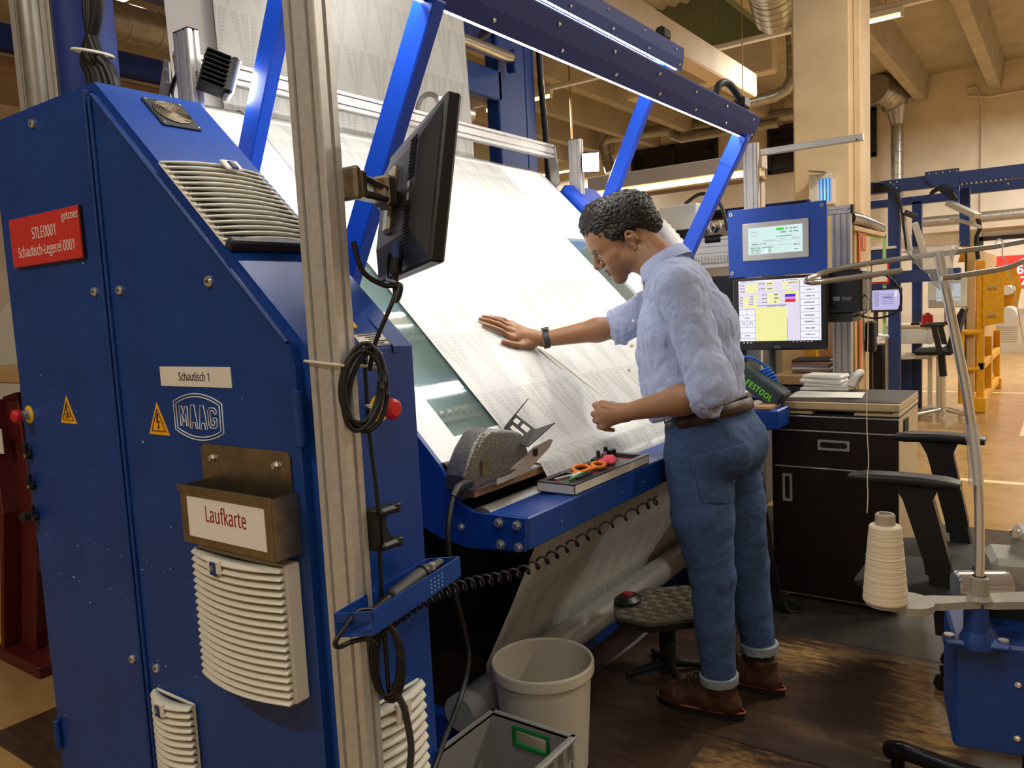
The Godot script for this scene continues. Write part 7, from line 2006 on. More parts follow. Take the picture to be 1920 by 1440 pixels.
# clips: [point, outward normal]; wrinkle: [amplitude, frequency, stretch]; painted: skin colours
func blob(prims: Array, cell: float, clips := [], wrinkle := [], painted := false) -> ArrayMesh:
	var lo := Vector3.ONE * 1e9
	var hi := -lo
	for p in prims:
		if p[9]: continue
		var m: float = maxf(p[2], p[3]) + cell * 3
		lo = lo.min(p[0] - Vector3.ONE * m).min(p[1] - Vector3.ONE * m)
		hi = hi.max(p[0] + Vector3.ONE * m).max(p[1] + Vector3.ONE * m)
	var nx := int((hi.x - lo.x) / cell) + 2
	var ny := int((hi.y - lo.y) / cell) + 2
	var nz := int((hi.z - lo.z) / cell) + 2
	var F := PackedFloat32Array()
	F.resize(nx * ny * nz)
	F.fill(1.0)
	for p in prims:
		var a: Vector3 = p[0]
		var b: Vector3 = p[1]
		var ra: float = p[2]
		var dr: float = p[3] - p[2]
		var k: float = p[4]
		var ax: Vector3 = p[5]
		var f1: float = p[6] - 1.0
		var ca: bool = p[7]
		var cb: bool = p[8]
		var sub: bool = p[9]
		var m: float = maxf(p[2], p[3]) + maxf(k, cell * 3)
		var i0 := ((a.min(b) - Vector3.ONE * m - lo) / cell).floor()
		var i1 := ((a.max(b) + Vector3.ONE * m - lo) / cell).ceil()
		var ab := b - a
		if f1 != 0.0: ab += ax * ab.dot(ax) * f1
		var bb := maxf(ab.length_squared(), 1e-9)
		var L := sqrt(bb)
		for z in range(maxi(0, int(i0.z)), mini(nz, int(i1.z) + 1)):
			for y in range(maxi(0, int(i0.y)), mini(ny, int(i1.y) + 1)):
				var row := (z * ny + y) * nx
				var pa := lo + V(maxi(0, int(i0.x)) * cell, y * cell, z * cell) - a
				for x in range(maxi(0, int(i0.x)), mini(nx, int(i1.x) + 1)):
					var q := pa
					if f1 != 0.0: q += ax * q.dot(ax) * f1
					var h := clampf(q.dot(ab) / bb, 0.0, 1.0)
					var d := (q - ab * h).length() - ra - dr * h
					if ca: d = maxf(d, -q.dot(ab) / L)
					if cb: d = maxf(d, q.dot(ab) / L - L)
					pa.x += cell
					var o := F[row + x]
					if sub:
						d = -d
						if d > o - k:
							var g := maxf(k - absf(o - d), 0.0) / k
							F[row + x] = maxf(o, d) + g * g * k * 0.25
					elif d < o + k:
						var g := maxf(k - absf(o - d), 0.0) / k
						F[row + x] = minf(o, d) - g * g * k * 0.25
	var noise: FastNoiseLite = null
	if wrinkle:
		noise = FastNoiseLite.new()
		noise.noise_type = FastNoiseLite.TYPE_SIMPLEX_SMOOTH
		noise.frequency = wrinkle[1]
		noise.fractal_octaves = 3
		noise.fractal_type = FastNoiseLite.FRACTAL_RIDGED
	if clips or wrinkle:
		for z in nz:
			for y in ny:
				var row := (z * ny + y) * nx
				for x in nx:
					var v := F[row + x]
					if v > 0.03 or v < -0.03 and not clips: continue
					var q := lo + V(x, y, z) * cell
					if noise and absf(v) < 0.03:
						var w: Vector3 = q * wrinkle[2]
						v += wrinkle[0] * noise.get_noise_3d(w.x, w.y, w.z)
					for c in clips: v = maxf(v, (q - c[0]).dot(c[1]))
					F[row + x] = v
	# surface nets
	var VI := PackedInt32Array()
	VI.resize(nx * ny * nz)
	VI.fill(-1)
	var P := PackedVector3Array()
	var N := PackedVector3Array()
	var Cc := PackedColorArray()
	var sx := 1
	var sy := nx
	var sz := nx * ny
	var offs := [0, sx, sy, sx + sy, sz, sz + sx, sz + sy, sz + sx + sy]
	var lim := cell * 2.6
	for z in nz - 1:
		for y in ny - 1:
			var row := (z * ny + y) * nx
			for x in nx - 1:
				var i := row + x
				var v0 := F[i]
				if v0 > lim or v0 < -lim: continue
				var v1 := F[i + 1]; var v2 := F[i + sy]; var v3 := F[i + sy + 1]
				var v4 := F[i + sz]; var v5 := F[i + sz + 1]; var v6 := F[i + sz + sy]; var v7 := F[i + sz + sy + 1]
				var m := int(v0 < 0) + int(v1 < 0) + int(v2 < 0) + int(v3 < 0) + int(v4 < 0) + int(v5 < 0) + int(v6 < 0) + int(v7 < 0)
				if m == 0 or m == 8: continue
				var acc := Vector3.ZERO
				var n := 0
				if (v0 < 0) != (v1 < 0): acc += V(v0 / (v0 - v1), 0, 0); n += 1
				if (v2 < 0) != (v3 < 0): acc += V(v2 / (v2 - v3), 1, 0); n += 1
				if (v4 < 0) != (v5 < 0): acc += V(v4 / (v4 - v5), 0, 1); n += 1
				if (v6 < 0) != (v7 < 0): acc += V(v6 / (v6 - v7), 1, 1); n += 1
				if (v0 < 0) != (v2 < 0): acc += V(0, v0 / (v0 - v2), 0); n += 1
				if (v1 < 0) != (v3 < 0): acc += V(1, v1 / (v1 - v3), 0); n += 1
				if (v4 < 0) != (v6 < 0): acc += V(0, v4 / (v4 - v6), 1); n += 1
				if (v5 < 0) != (v7 < 0): acc += V(1, v5 / (v5 - v7), 1); n += 1
				if (v0 < 0) != (v4 < 0): acc += V(0, 0, v0 / (v0 - v4)); n += 1
				if (v1 < 0) != (v5 < 0): acc += V(1, 0, v1 / (v1 - v5)); n += 1
				if (v2 < 0) != (v6 < 0): acc += V(0, 1, v2 / (v2 - v6)); n += 1
				if (v3 < 0) != (v7 < 0): acc += V(1, 1, v3 / (v3 - v7)); n += 1
				VI[i] = P.size()
				var pos := lo + (V(x, y, z) + acc / n) * cell
				P.append(pos)
				N.append(V(v1 + v3 + v5 + v7 - v0 - v2 - v4 - v6, v2 + v3 + v6 + v7 - v0 - v1 - v4 - v5, v4 + v5 + v6 + v7 - v0 - v1 - v2 - v3).normalized())
				if painted: Cc.append(paint_skin(pos))
	var I := PackedInt32Array()
	for z in range(1, nz - 1):
		for y in range(1, ny - 1):
			var row := (z * ny + y) * nx
			for x in range(1, nx - 1):
				var i := row + x
				var v0 := F[i]
				if v0 > lim or v0 < -lim: continue
				for e in 3:
					var st: int = [sx, sy, sz][e]
					var v1 := F[i + st]
					if (v0 < 0) == (v1 < 0): continue
					var u: int = [sy, sz, sx][e]
					var w: int = [sz, sx, sy][e]
					var a := VI[i]; var b := VI[i - u]; var c := VI[i - u - w]; var d := VI[i - w]
					if a < 0 or b < 0 or c < 0 or d < 0: continue
					if v0 < 0: I.append_array([a, c, b, a, d, c])
					else: I.append_array([a, b, c, a, c, d])
	var arr := []
	arr.resize(Mesh.ARRAY_MAX)
	arr[Mesh.ARRAY_VERTEX] = P
	arr[Mesh.ARRAY_NORMAL] = N
	if painted: arr[Mesh.ARRAY_COLOR] = Cc
	arr[Mesh.ARRAY_INDEX] = I
	var am := ArrayMesh.new()
	if P.size(): am.add_surface_from_arrays(Mesh.PRIMITIVE_TRIANGLES, arr)
	return am

func join(meshes: Array) -> ArrayMesh:
	var st := SurfaceTool.new()
	for m in meshes: st.append_from(m, 0, Transform3D())
	return st.commit()

# ---------------------------------------------------------------- the operator
const SKIN := Color(0.34, 0.165, 0.082)
const EAR := Vector3(2.5, 1.572, -1.262)
var HF := Vector3(-0.392, -0.536, -0.747).normalized()
var HU := Vector3(-0.249, 0.844, -0.474).normalized()
var HS := Vector3(-0.885, 0.0, 0.465)

func hd(f: float, u: float, s := 0.0) -> Vector3:
	return EAR + HF * f + HU * u + HS * s

func paint_skin(p: Vector3) -> Color:
	var q := p - EAR
	var f := q.dot(HF)
	var u := q.dot(HU)
	var s := q.dot(HS)
	var c := SKIN
	if q.length() < 0.24:
		var side := absf(s)
		# lips
		if f > 0.1 and u < -0.029 and u > -0.056 and side < 0.026: c = c.lerp(Color(0.26, 0.085, 0.06), 0.75)
		# brows
		if f > 0.085 and side > 0.01 and side < 0.05 and u > 0.04 + (side - 0.02) * -0.1 and u < 0.051: c = c.lerp(Color(0.02, 0.012, 0.008), 0.85)
		# dark lashes
		if f > 0.096 and side > 0.016 and side < 0.046 and u > 0.024 and u < 0.031: c = c.lerp(Color(0.03, 0.018, 0.012), 0.7)
		# shaven beard shade
		c = c.lerp(Color(0.12, 0.06, 0.035), 0.4 * smoothstep(0.02, 0.06, f) * smoothstep(-0.012, -0.035, u) * smoothstep(-0.12, -0.09, u))
		# temple and nape stubble
		c = c.lerp(Color(0.03, 0.02, 0.014), 0.75 * smoothstep(0.034, 0.02, f) * smoothstep(-0.004, 0.008, f) * smoothstep(-0.02, 0.02, u) * smoothstep(0.04, 0.055, side))
	return c

func finger(a: Vector3, b: Vector3, c: Vector3, d: Vector3, r: float) -> Array:
	return [cap(a, b, r * 1.08, r, 0.004), cap(b, c, r * 1.02, r * 0.92, 0.003), cap(c, d, r * 0.93, r * 0.78, 0.003)]

func build_person() -> void:
	var t := thing("person", "man in light blue shirt and jeans leaning over the slanted table, hand on fabric", "person", V(2.48, 0, -0.95))
	var skin := mat("skin", Color(1, 1, 1), 0.45)
	skin.vertex_color_use_as_albedo = true
	skin.subsurf_scatter_enabled = true
	skin.subsurf_scatter_strength = 0.05
	# joints
	var shL := V(2.325, 1.405, -1.0)
	var elL := V(2.272, 1.085, -0.885)
	var wrL := V(2.29, 1.012, -1.185)
	var shR := V(2.665, 1.425, -1.13)
	var elR := V(2.60, 1.285, -1.355)
	var wrR := V(2.445, 1.247, -1.60)
	var neck := V(2.5, 1.475, -1.125)
	var paint := true
	# torso, limbs (mostly under the clothes)
	var trunk := blob([
		cap(V(2.49, 0.98, -0.985), V(2.5, 1.25, -1.04), 0.12, 0.13, 0.05, V(0, 0, 1), 1.15), cap(V(2.5, 1.25, -1.04), V(2.5, 1.40, -1.09), 0.13, 0.11, 0.05),
		cap(V(2.36, 1.40, -1.02), V(2.64, 1.42, -1.11), 0.06, 0.06, 0.05), cap(neck, V(2.5, 1.54, -1.2), 0.062, 0.056, 0.03),
		cap(shL, elL, 0.05, 0.044, 0.03), cap(shR, elR, 0.05, 0.044, 0.03),
		cap(V(2.43, 0.95, -0.98), V(2.385, 0.47, -0.945), 0.085, 0.055, 0.04), cap(V(2.56, 0.95, -0.97), V(2.60, 0.46, -0.90), 0.085, 0.055, 0.04),
		cap(V(2.385, 0.47, -0.945), V(2.375, 0.12, -0.925), 0.05, 0.036, 0.03), cap(V(2.60, 0.46, -0.90), V(2.60, 0.14, -0.862), 0.05, 0.036, 0.03)], 0.012, [], [], paint)
	var forearms := blob([
		cap(elL, elL.lerp(wrL, 0.35), 0.046, 0.047, 0.02), cap(elL.lerp(wrL, 0.35), wrL, 0.047, 0.0285, 0.02),
		cap(elR, elR.lerp(wrR, 0.3), 0.042, 0.043, 0.02), cap(elR.lerp(wrR, 0.3), wrR, 0.043, 0.0275, 0.02)], 0.006, [], [], paint)
	# right hand, spread flat on the cloth: points on the board with a little height
	var n := V(0, CA, SA)
	var up := V(0, SA, -CA)
	var hand := []
	var pc := V(2.375, 1.268, -1.652)    # palm middle
	var kn := [V(2.335, 1.262, -1.664), V(2.342, 1.287, -1.676), V(2.362, 1.303, -1.69), V(2.385, 1.31, -1.697)]
	var tip := [V(2.236, 1.3165, -1.714), V(2.243, 1.337, -1.733), V(2.272, 1.345, -1.741), V(2.31, 1.341, -1.735)]
	for i in 4:
		var a: Vector3 = kn[i]
		var b: Vector3 = tip[i]
		hand += finger(a, a.lerp(b, 0.42) + n * 0.008, a.lerp(b, 0.72) + n * 0.006, b, [0.0088, 0.0092, 0.0088, 0.0078][i])
		hand.append(cap(wrR.lerp(a, 0.25), a, 0.016, 0.0115, 0.016))
	hand.append(cap(wrR, pc, 0.024, 0.022, 0.02))
	hand.append(cap(V(2.405, 1.232, -1.625), V(2.372, 1.238, -1.632), 0.0175, 0.015, 0.016))
	hand += [cap(V(2.40, 1.234, -1.628), V(2.335, 1.2345, -1.632), 0.0155, 0.0125, 0.012), cap(V(2.335, 1.2345, -1.632), V(2.295, 1.243, -1.642), 0.0118, 0.0108, 0.004), cap(V(2.295, 1.243, -1.642), V(2.266, 1.252, -1.652), 0.0108, 0.0088, 0.003)]
	var handR := blob(hand, 0.003, [], [], paint)
	# left hand, loosely closed: knuckles ahead, fingers curled down and back, thumb along the far side
	hand = []
	for i in 4:
		var k := V(2.272 + [0.016, 0.002, 0.0, 0.006][i], 1.035 - i * 0.0215, -1.272 + [0.004, 0.0, 0.006, 0.016][i])
		var b := k + V(0.018, -0.012, -0.036)
		var c := b + V(0.03, -0.012, 0.006)
		var d := c + V(0.006, -0.004, 0.026)
		hand += finger(k, b, c, d, [0.0105, 0.011, 0.0105, 0.0095][i])
		hand.append(cap(wrL, k, 0.02, 0.0135, 0.014))
	hand.append(cap(wrL, V(2.285, 1.005, -1.255), 0.0275, 0.03, 0.02))
	hand += [cap(V(2.312, 1.015, -1.215), V(2.325, 1.03, -1.255), 0.016, 0.013, 0.01), cap(V(2.325, 1.03, -1.255), V(2.318, 1.035, -1.29), 0.012, 0.011, 0.004), cap(V(2.318, 1.035, -1.29), V(2.305, 1.03, -1.312), 0.011, 0.009, 0.003)]
	hand.append(cap(wrL + V(-0.02, 0.008, 0.0), V(2.262, 1.035, -1.26), 0.0035, 0.0028, 0.008))
	var handL := blob(hand, 0.003, [], [], paint)
	# head
	var hp := [
		cap(hd(-0.045, 0.07), hd(0.03, 0.078), 0.086, 0.083, 0.03, HS, 1.1),      # skull
		cap(hd(0.035, 0.09), hd(0.06, 0.055), 0.066, 0.06, 0.03, HS, 1.02),       # forehead
		cap(hd(0.05, 0.02), hd(0.06, -0.03), 0.058, 0.048, 0.03, HS, 1.0),        # cheeks
		cap(hd(0.08, -0.045), hd(0.086, -0.068), 0.032, 0.026, 0.02),             # mouth and chin block
		cap(hd(0.093, -0.078), hd(0.09, -0.08), 0.021, 0.02, 0.012),              # chin
		cap(hd(0.02, -0.045, 0.048), hd(0.085, -0.078, 0.014), 0.018, 0.017, 0.02), cap(hd(0.02, -0.045, -0.048), hd(0.085, -0.078, -0.014), 0.018, 0.017, 0.02),
		cap(hd(0.012, 0.0, 0.05), hd(0.02, -0.045, 0.048), 0.02, 0.018, 0.02), cap(hd(0.012, 0.0, -0.05), hd(0.02, -0.045, -0.048), 0.02, 0.018, 0.02),
		cap(hd(0.107, 0.045, 0.012), hd(0.095, 0.043, 0.042), 0.013, 0.012, 0.012), cap(hd(0.107, 0.045, -0.012), hd(0.095, 0.043, -0.042), 0.013, 0.012, 0.012),   # brow
		cap(hd(0.115, 0.034), hd(0.132, 0.004), 0.0095, 0.011, 0.008),            # nose ridge
		cap(hd(0.132, -0.002), hd(0.128, -0.005), 0.0125, 0.012, 0.006), cap(hd(0.119, -0.009, 0.011), hd(0.122, -0.007, 0.008), 0.009, 0.008, 0.005), cap(hd(0.119, -0.009, -0.011), hd(0.122, -0.007, -0.008), 0.009, 0.008, 0.005),
		cap(hd(0.05, -0.03, 0.042), hd(0.078, -0.04, 0.03), 0.02, 0.018, 0.03), cap(hd(0.05, -0.03, -0.042), hd(0.078, -0.04, -0.03), 0.02, 0.018, 0.03), cap(hd(0.085, -0.005, 0.038), hd(0.06, 0.0, 0.052), 0.016, 0.015, 0.02), cap(hd(0.085, -0.005, -0.038), hd(0.06, 0.0, -0.052), 0.016, 0.015, 0.02),   # cheek bones
		hole(hd(0.118, 0.024, 0.03), hd(0.112, 0.024, 0.036), 0.012, 0.011, 0.01), hole(hd(0.118, 0.024, -0.03), hd(0.112, 0.024, -0.036), 0.012, 0.011, 0.01),   # eye sockets
		cap(hd(0.094, 0.023, 0.031), hd(0.0935, 0.023, 0.032), 0.0135, 0.0135, 0.002), cap(hd(0.094, 0.023, -0.031), hd(0.0935, 0.023, -0.032), 0.0135, 0.0135, 0.002),
		cap(hd(0.106, 0.03, 0.02), hd(0.1, 0.03, 0.043), 0.0035, 0.003, 0.003), cap(hd(0.106, 0.03, -0.02), hd(0.1, 0.03, -0.043), 0.0035, 0.003, 0.003),   # upper lids
		cap(hd(0.114, -0.033, 0.014), hd(0.114, -0.033, -0.014), 0.0068, 0.0068, 0.004), cap(hd(0.119, -0.033, 0.004), hd(0.119, -0.033, -0.004), 0.006, 0.006, 0.005),
		cap(hd(0.112, -0.047, 0.013), hd(0.112, -0.047, -0.013), 0.0072, 0.0072, 0.004), cap(hd(0.116, -0.047, 0.004), hd(0.116, -0.047, -0.004), 0.006, 0.006, 0.004),
		hole(hd(0.124, -0.04, 0.022), hd(0.124, -0.04, -0.022), 0.0022, 0.0022, 0.003),
		cap(hd(-0.04, -0.02), neck + V(0, 0.01, 0.0), 0.058, 0.062, 0.035), cap(hd(0.0, -0.05), neck + V(0, 0.0, -0.03), 0.046, 0.05, 0.03),
	]
	for sg in [1.0, -1.0]:   # ears: rim, lobe, hollow
		var er := []
		for i in 9:
			var a := lerpf(-2.3, 1.9, i / 8.0)
			er.append(hd(-0.012 - 0.017 * sin(a) * 0.95 - 0.004, 0.004 + 0.03 * cos(a + 0.1), sg * (0.076 + 0.008 * (1 - cos(a)) * 0.5)))
		for i in 8: hp.append(cap(er[i], er[i + 1], 0.0048, 0.0048, 0.003))
		hp.append(cap(hd(-0.006, -0.024, sg * 0.074), hd(-0.008, -0.028, sg * 0.075), 0.0078, 0.0075, 0.005))
		hp.append(cap(hd(-0.014, 0.006, sg * 0.068), hd(-0.01, -0.01, sg * 0.068), 0.017, 0.012, 0.006))
		hp.append(cap(hd(0.002, 0.0, sg * 0.072), hd(0.002, -0.006, sg * 0.072), 0.005, 0.005, 0.004))
		hp.append(hole(hd(-0.006, 0.002, sg * 0.086), hd(-0.008, -0.008, sg * 0.084), 0.009, 0.007, 0.005))
	var head := blob(hp, 0.003, [[neck + V(0, -0.03, 0), V(0, -1, 0.3)]], [], paint)
	put(join([trunk, forearms, handR, handL, head]), "body", skin, t)
	# eyes
	for sg in [1.0, -1.0]:
		var e := mb(); ball(e, hd(0.0955, 0.0225, 0.031 * sg), V(0.0128, 0.0128, 0.0128), 18)
		var eye := obj("eye", e, mat("eye_white", Color8(226, 216, 206), 0.2), t)
		e = mb(); ball(e, hd(0.1035, 0.0195, 0.0315 * sg), V(0.0058, 0.0058, 0.0058), 12); obj("iris", e, mat("iris", Color8(40, 22, 14), 0.15), eye)
	# finger nails of the flat hand
	for i in 4:
		var b: Vector3 = tip[i]
		var d: Vector3 = (b - kn[i]).normalized()
		var e := mb(); ball(e, b - d * 0.003 + n * 0.0062, V(0.0048, 0.0018, 0.006), 10, Basis(d.cross(n).normalized(), n, d)); obj("finger_nail", e, mat("nail", Color8(206, 150, 124), 0.3), t)
	build_hair(t)
	build_clothes(t, shL, elL, shR, elR, neck, wrR)

func build_hair(t: Node3D) -> void:
	var hm := mat("hair", Color8(20, 15, 13), 0.5)
	var scalp := [
		cap(hd(-0.055, 0.085), hd(0.028, 0.112), 0.090, 0.082, 0.03), cap(hd(-0.07, 0.06), hd(-0.085, 0.02), 0.08, 0.06, 0.03),
		cap(hd(0.028, 0.12), hd(0.052, 0.118), 0.066, 0.056, 0.03), cap(hd(0.03, 0.06, 0.05), hd(0.04, 0.09, 0.045), 0.03, 0.03, 0.02), cap(hd(0.03, 0.06, -0.05), hd(0.04, 0.09, -0.045), 0.03, 0.03, 0.02),
		cap(hd(0.012, 0.03, 0.066), hd(0.014, 0.0, 0.068), 0.010, 0.006, 0.01), cap(hd(0.012, 0.03, -0.066), hd(0.014, 0.0, -0.068), 0.010, 0.006, 0.01),
		hole(hd(0.142, 0.052, 0.0), hd(0.13, 0.045, 0.0), 0.047, 0.05, 0.02), cap(hd(0.055, 0.09, 0.052), hd(0.032, 0.05, 0.062), 0.024, 0.02, 0.015), cap(hd(0.02, 0.055, 0.062), hd(-0.04, 0.05, 0.066), 0.02, 0.02, 0.015), cap(hd(0.02, 0.055, -0.062), hd(-0.04, 0.05, -0.066), 0.02, 0.02, 0.015), cap(hd(0.055, 0.09, -0.052), hd(0.032, 0.05, -0.062), 0.024, 0.02, 0.015), hole(hd(-0.014, -0.002, 0.1), hd(-0.014, -0.012, 0.1), 0.03, 0.03, 0.006), hole(hd(-0.014, -0.002, -0.1), hd(-0.014, -0.012, -0.1), 0.03, 0.03, 0.006)]
	var base := blob(scalp, 0.005, [[hd(-0.06, -0.025), -HU]], [0.009, 55.0, V(1, 1, 1)])
	# curls: small springs standing out of the scalp
	var st := SurfaceTool.new()
	st.begin(Mesh.PRIMITIVE_TRIANGLES)
	rng.seed = 99
	var arr: Array = base.surface_get_arrays(0)
	var P: PackedVector3Array = arr[Mesh.ARRAY_VERTEX]
	var N: PackedVector3Array = arr[Mesh.ARRAY_NORMAL]
	var count := 0
	while count < 1000:
		var i := rng.randi_range(0, P.size() - 1)
		var p := P[i]
		var q := p - EAR
		if q.dot(HU) < 0.0 and q.dot(HF) > -0.03: continue
		if q.dot(HF) > 0.1 and q.dot(HU) < 0.06: continue
		var nn := N[i]
		var high := clampf((q.dot(HU) - 0.02) / 0.12, 0.0, 1.0)
		var R := rng.randf_range(0.006, 0.009) + 0.006 * high * rng.randf()
		var L := rng.randf_range(0.010, 0.02) + 0.03 * high * rng.randf()
		var axis := (nn * 0.8 + V(rng.randf_range(-1, 1), rng.randf_range(-1, 1), rng.randf_range(-1, 1)) * 1.1).normalized()
		var Fm := frame_of(axis)
		var turns := rng.randf_range(1.0, 2.2)
		var ph := rng.randf() * TAU
		var pts := []
		var m := 15
		for k in m:
			var u := float(k) / (m - 1)
			var a := ph + TAU * turns * u
			pts.append(p + nn * 0.004 + axis * L * (u - 0.2) + (Fm.x * cos(a) + Fm.z * sin(a)) * R)
		tube(st, pts, rng.randf_range(0.001, 0.0017), 5)
		count += 1
	st.generate_normals()
	var curls := st.commit()
	put(join([base, curls]), "hair", hm, t)

func build_clothes(t: Node3D, shL: Vector3, elL: Vector3, shR: Vector3, elR: Vector3, neck: Vector3, wrR: Vector3) -> void:
	var s: SurfaceTool
	# shirt
	var cloth := mat("shirt_linen", Color8(190, 202, 236), 0.85)
	tri_map(cloth, noise_tex(0.05, Color(0.86, 0.87, 0.9), Color(1, 1, 1), 512, FastNoiseLite.TYPE_SIMPLEX_SMOOTH, 5), 5.0, bump_tex(0.25, 3.0, 256, 2), 0.25)
	cloth.rim_enabled = true
	cloth.rim = 0.25
	var zax := V(0, 0, 1)
	var xax := V(1, 0, 0)
	var cuffL := elL + (V(2.29, 1.012, -1.185) - elL) * 0.16
	var cuffR := elR + (wrR - elR) * 0.12
	var sh := [
		cap(V(2.49, 0.97, -1.0), V(2.49, 1.06, -1.035), 0.152, 0.158, 0.03, zax, 1.08),
		cap(V(2.49, 1.06, -1.035), V(2.5, 1.27, -1.055), 0.16, 0.166, 0.03), cap(V(2.5, 1.27, -1.055), V(2.5, 1.38, -1.08), 0.166, 0.12, 0.03),
		cap(V(2.37, 1.40, -1.03), V(2.63, 1.415, -1.12), 0.082, 0.08, 0.04),
		cap(V(2.4, 1.435, -1.04), neck + V(0, -0.02, 0.02), 0.06, 0.075, 0.04), cap(V(2.6, 1.445, -1.1), neck + V(0, -0.02, 0.0), 0.055, 0.07, 0.04),
		cap(V(2.47, 1.18, -1.135), V(2.48, 1.0, -1.12), 0.085, 0.075, 0.04),
		cap(V(2.46, 1.0, -0.93), V(2.48, 1.15, -0.93), 0.07, 0.07, 0.04),
		cap(shL, elL, 0.076, 0.068, 0.03), cap(elL, cuffL, 0.07, 0.066, 0.02, Vector3.ZERO, 1.0, false, true),
		cap(elL + V(0, 0.065, -0.01), elL + V(0, 0.03, 0.0), 0.068, 0.074, 0.02),
		cap(shR, elR, 0.076, 0.062, 0.03), cap(elR.lerp(shR, 0.1), cuffR, 0.066, 0.063, 0.02, Vector3.ZERO, 1.0, false, true),
	]
	var hemn := V(0, -0.955, 0.29).normalized()
	put(blob(sh, 0.0065, [[V(2.49, 1.01, -0.98), V(0, -0.95, 0.3).normalized()], [neck + V(0, 0.015, 0.0), V(0, 0.88, -0.48).normalized()]], [0.0065, 13.0, V(1.3, 0.7, 1.1)]), "shirt", cloth, t)
	# rolled cuffs
	var cu := []
	for q in [[cuffL, (cuffL - elL).normalized(), 0.068], [cuffR, (cuffR - elR).normalized(), 0.064]]:
		var c: Vector3 = q[0]; var d: Vector3 = q[1]; var r: float = q[2]
		cu.append(cap(c - d * 0.05, c - d * 0.002, r + 0.006, r + 0.004, 0.006, Vector3.ZERO, 1.0, true, true))
		cu.append(cap(c - d * 0.045, c - d * 0.03, r + 0.009, r + 0.009, 0.006, Vector3.ZERO, 1.0, true, true))
		cu.append(hole(c - d * 0.012, c + d * 0.05, r - 0.012, r - 0.01, 0.004))
		put(blob(cu, 0.004, [], [0.003, 22.0, V(1, 1, 1)]), "rolled_cuff", cloth, t)
		cu = []
	# collar: a standing band with a turned-down leaf
	var cn := V(0, 0.86, -0.5).normalized()
	var cF := frame_of(cn)
	s = mb(); s.set_smooth_group(1)
	var rows := []
	for k in 5:
		var R := []
		for i in 33:
			var a := TAU * (0.5 + (i / 32.0 - 0.5) * 0.93) - PI * 0.5
			var front := pow(absf(i / 32.0 - 0.5) * 2.0, 3.0)
			var rr: float = [0.08, 0.074, 0.072, 0.08, 0.09 + 0.015 * front][k]
			var hh: float = [0.0, 0.03, 0.045, 0.043, 0.0 - 0.015 * front][k]
			R.append(neck + V(0, 0.004, 0.008) + cF.x * cos(a) * rr + cF.z * sin(a) * rr * 1.06 + cn * hh)
		rows.append(R)
	for k in 4:
		for i in 32: quad(s, rows[k][i], rows[k][i + 1], rows[k + 1][i + 1], rows[k + 1][i], false)
	obj("collar", s, cloth, t)
	# shirt buttons
	for i in 4:
		s = mb(); cyl(s, V(2.455, 1.39 - i * 0.085, -1.215 - 0.012 * i), V(2.455, 1.39 - i * 0.085, -1.222 - 0.012 * i), 0.0055, -1, 12); obj("button", s, M.label_white, t)
	# jeans
	var denim := mat("denim", Color8(64, 90, 132), 0.85)
	tri_map(denim, noise_tex(0.03, Color(0.78, 0.8, 0.85), Color(1.12, 1.1, 1.08), 512, FastNoiseLite.TYPE_SIMPLEX_SMOOTH, 6), 3.0, bump_tex(0.3, 3.0, 256, 2), 0.3)
	var jl := [
		cap(V(2.43, 0.96, -0.985), V(2.55, 0.96, -0.975), 0.118, 0.118, 0.03),
		cap(V(2.41, 0.9, -0.965), V(2.56, 0.9, -0.955), 0.118, 0.118, 0.03), 
		cap(V(2.415, 0.88, -0.905), V(2.56, 0.88, -0.895), 0.088, 0.088, 0.05),
		cap(V(2.405, 0.86, -0.99), V(2.39, 0.66, -0.972), 0.112, 0.1, 0.03), cap(V(2.39, 0.66, -0.972), V(2.383, 0.47, -0.942), 0.1, 0.074, 0.02),
		cap(V(2.383, 0.47, -0.942), V(2.375, 0.3, -0.935), 0.074, 0.064, 0.015), cap(V(2.375, 0.3, -0.935), V(2.372, 0.115, -0.922), 0.064, 0.057, 0.015, Vector3.ZERO, 1.0, false, true),
		cap(V(2.57, 0.86, -0.955), V(2.585, 0.66, -0.93), 0.112, 0.098, 0.03), cap(V(2.585, 0.66, -0.93), V(2.60, 0.45, -0.90), 0.098, 0.074, 0.02),
		cap(V(2.60, 0.45, -0.90), V(2.60, 0.3, -0.885), 0.074, 0.064, 0.015), cap(V(2.60, 0.3, -0.885), V(2.60, 0.145, -0.862), 0.064, 0.057, 0.015, Vector3.ZERO, 1.0, false, true),
	]
	put(blob(jl, 0.0075, [[V(2.49, 1.0, -0.98), V(0, 0.95, -0.3).normalized()]], [0.0042, 9.0, V(1.0, 1.0, 1.0)]), "jeans", denim, t)
	denim.uv1_scale = V(7, 2.2, 7)
	# back pocket and side seam: slices of the same shape a little proud
	var jp := []
	for p in jl:
		var q: Array = p.duplicate(); q[2] += 0.0035; q[3] += 0.0035; jp.append(q)
	var pk := [Vector2(-0.975, 0.878), Vector2(-0.796, 0.926), Vector2(-0.799, 0.778), Vector2(-0.868, 0.718), Vector2(-0.938, 0.73)]
	var cl := [[V(2.44, 0, 0), V(1, 0, 0)]]
	for i in 5:
		var a: Vector2 = pk[i]; var b: Vector2 = pk[(i + 1) % 5]; var e := (b - a).normalized()
		cl.append([V(2.4, a.y, a.x), V(0, e.x, -e.y)])
	put(blob(jp, 0.006, cl, [0.0042, 9.0, V(1.0, 1.0, 1.0)]), "back_pocket", denim, t)
	# turned-up hems
	var inner := mat("denim_inside", Color8(150, 158, 168), 0.9)
	var hb := []
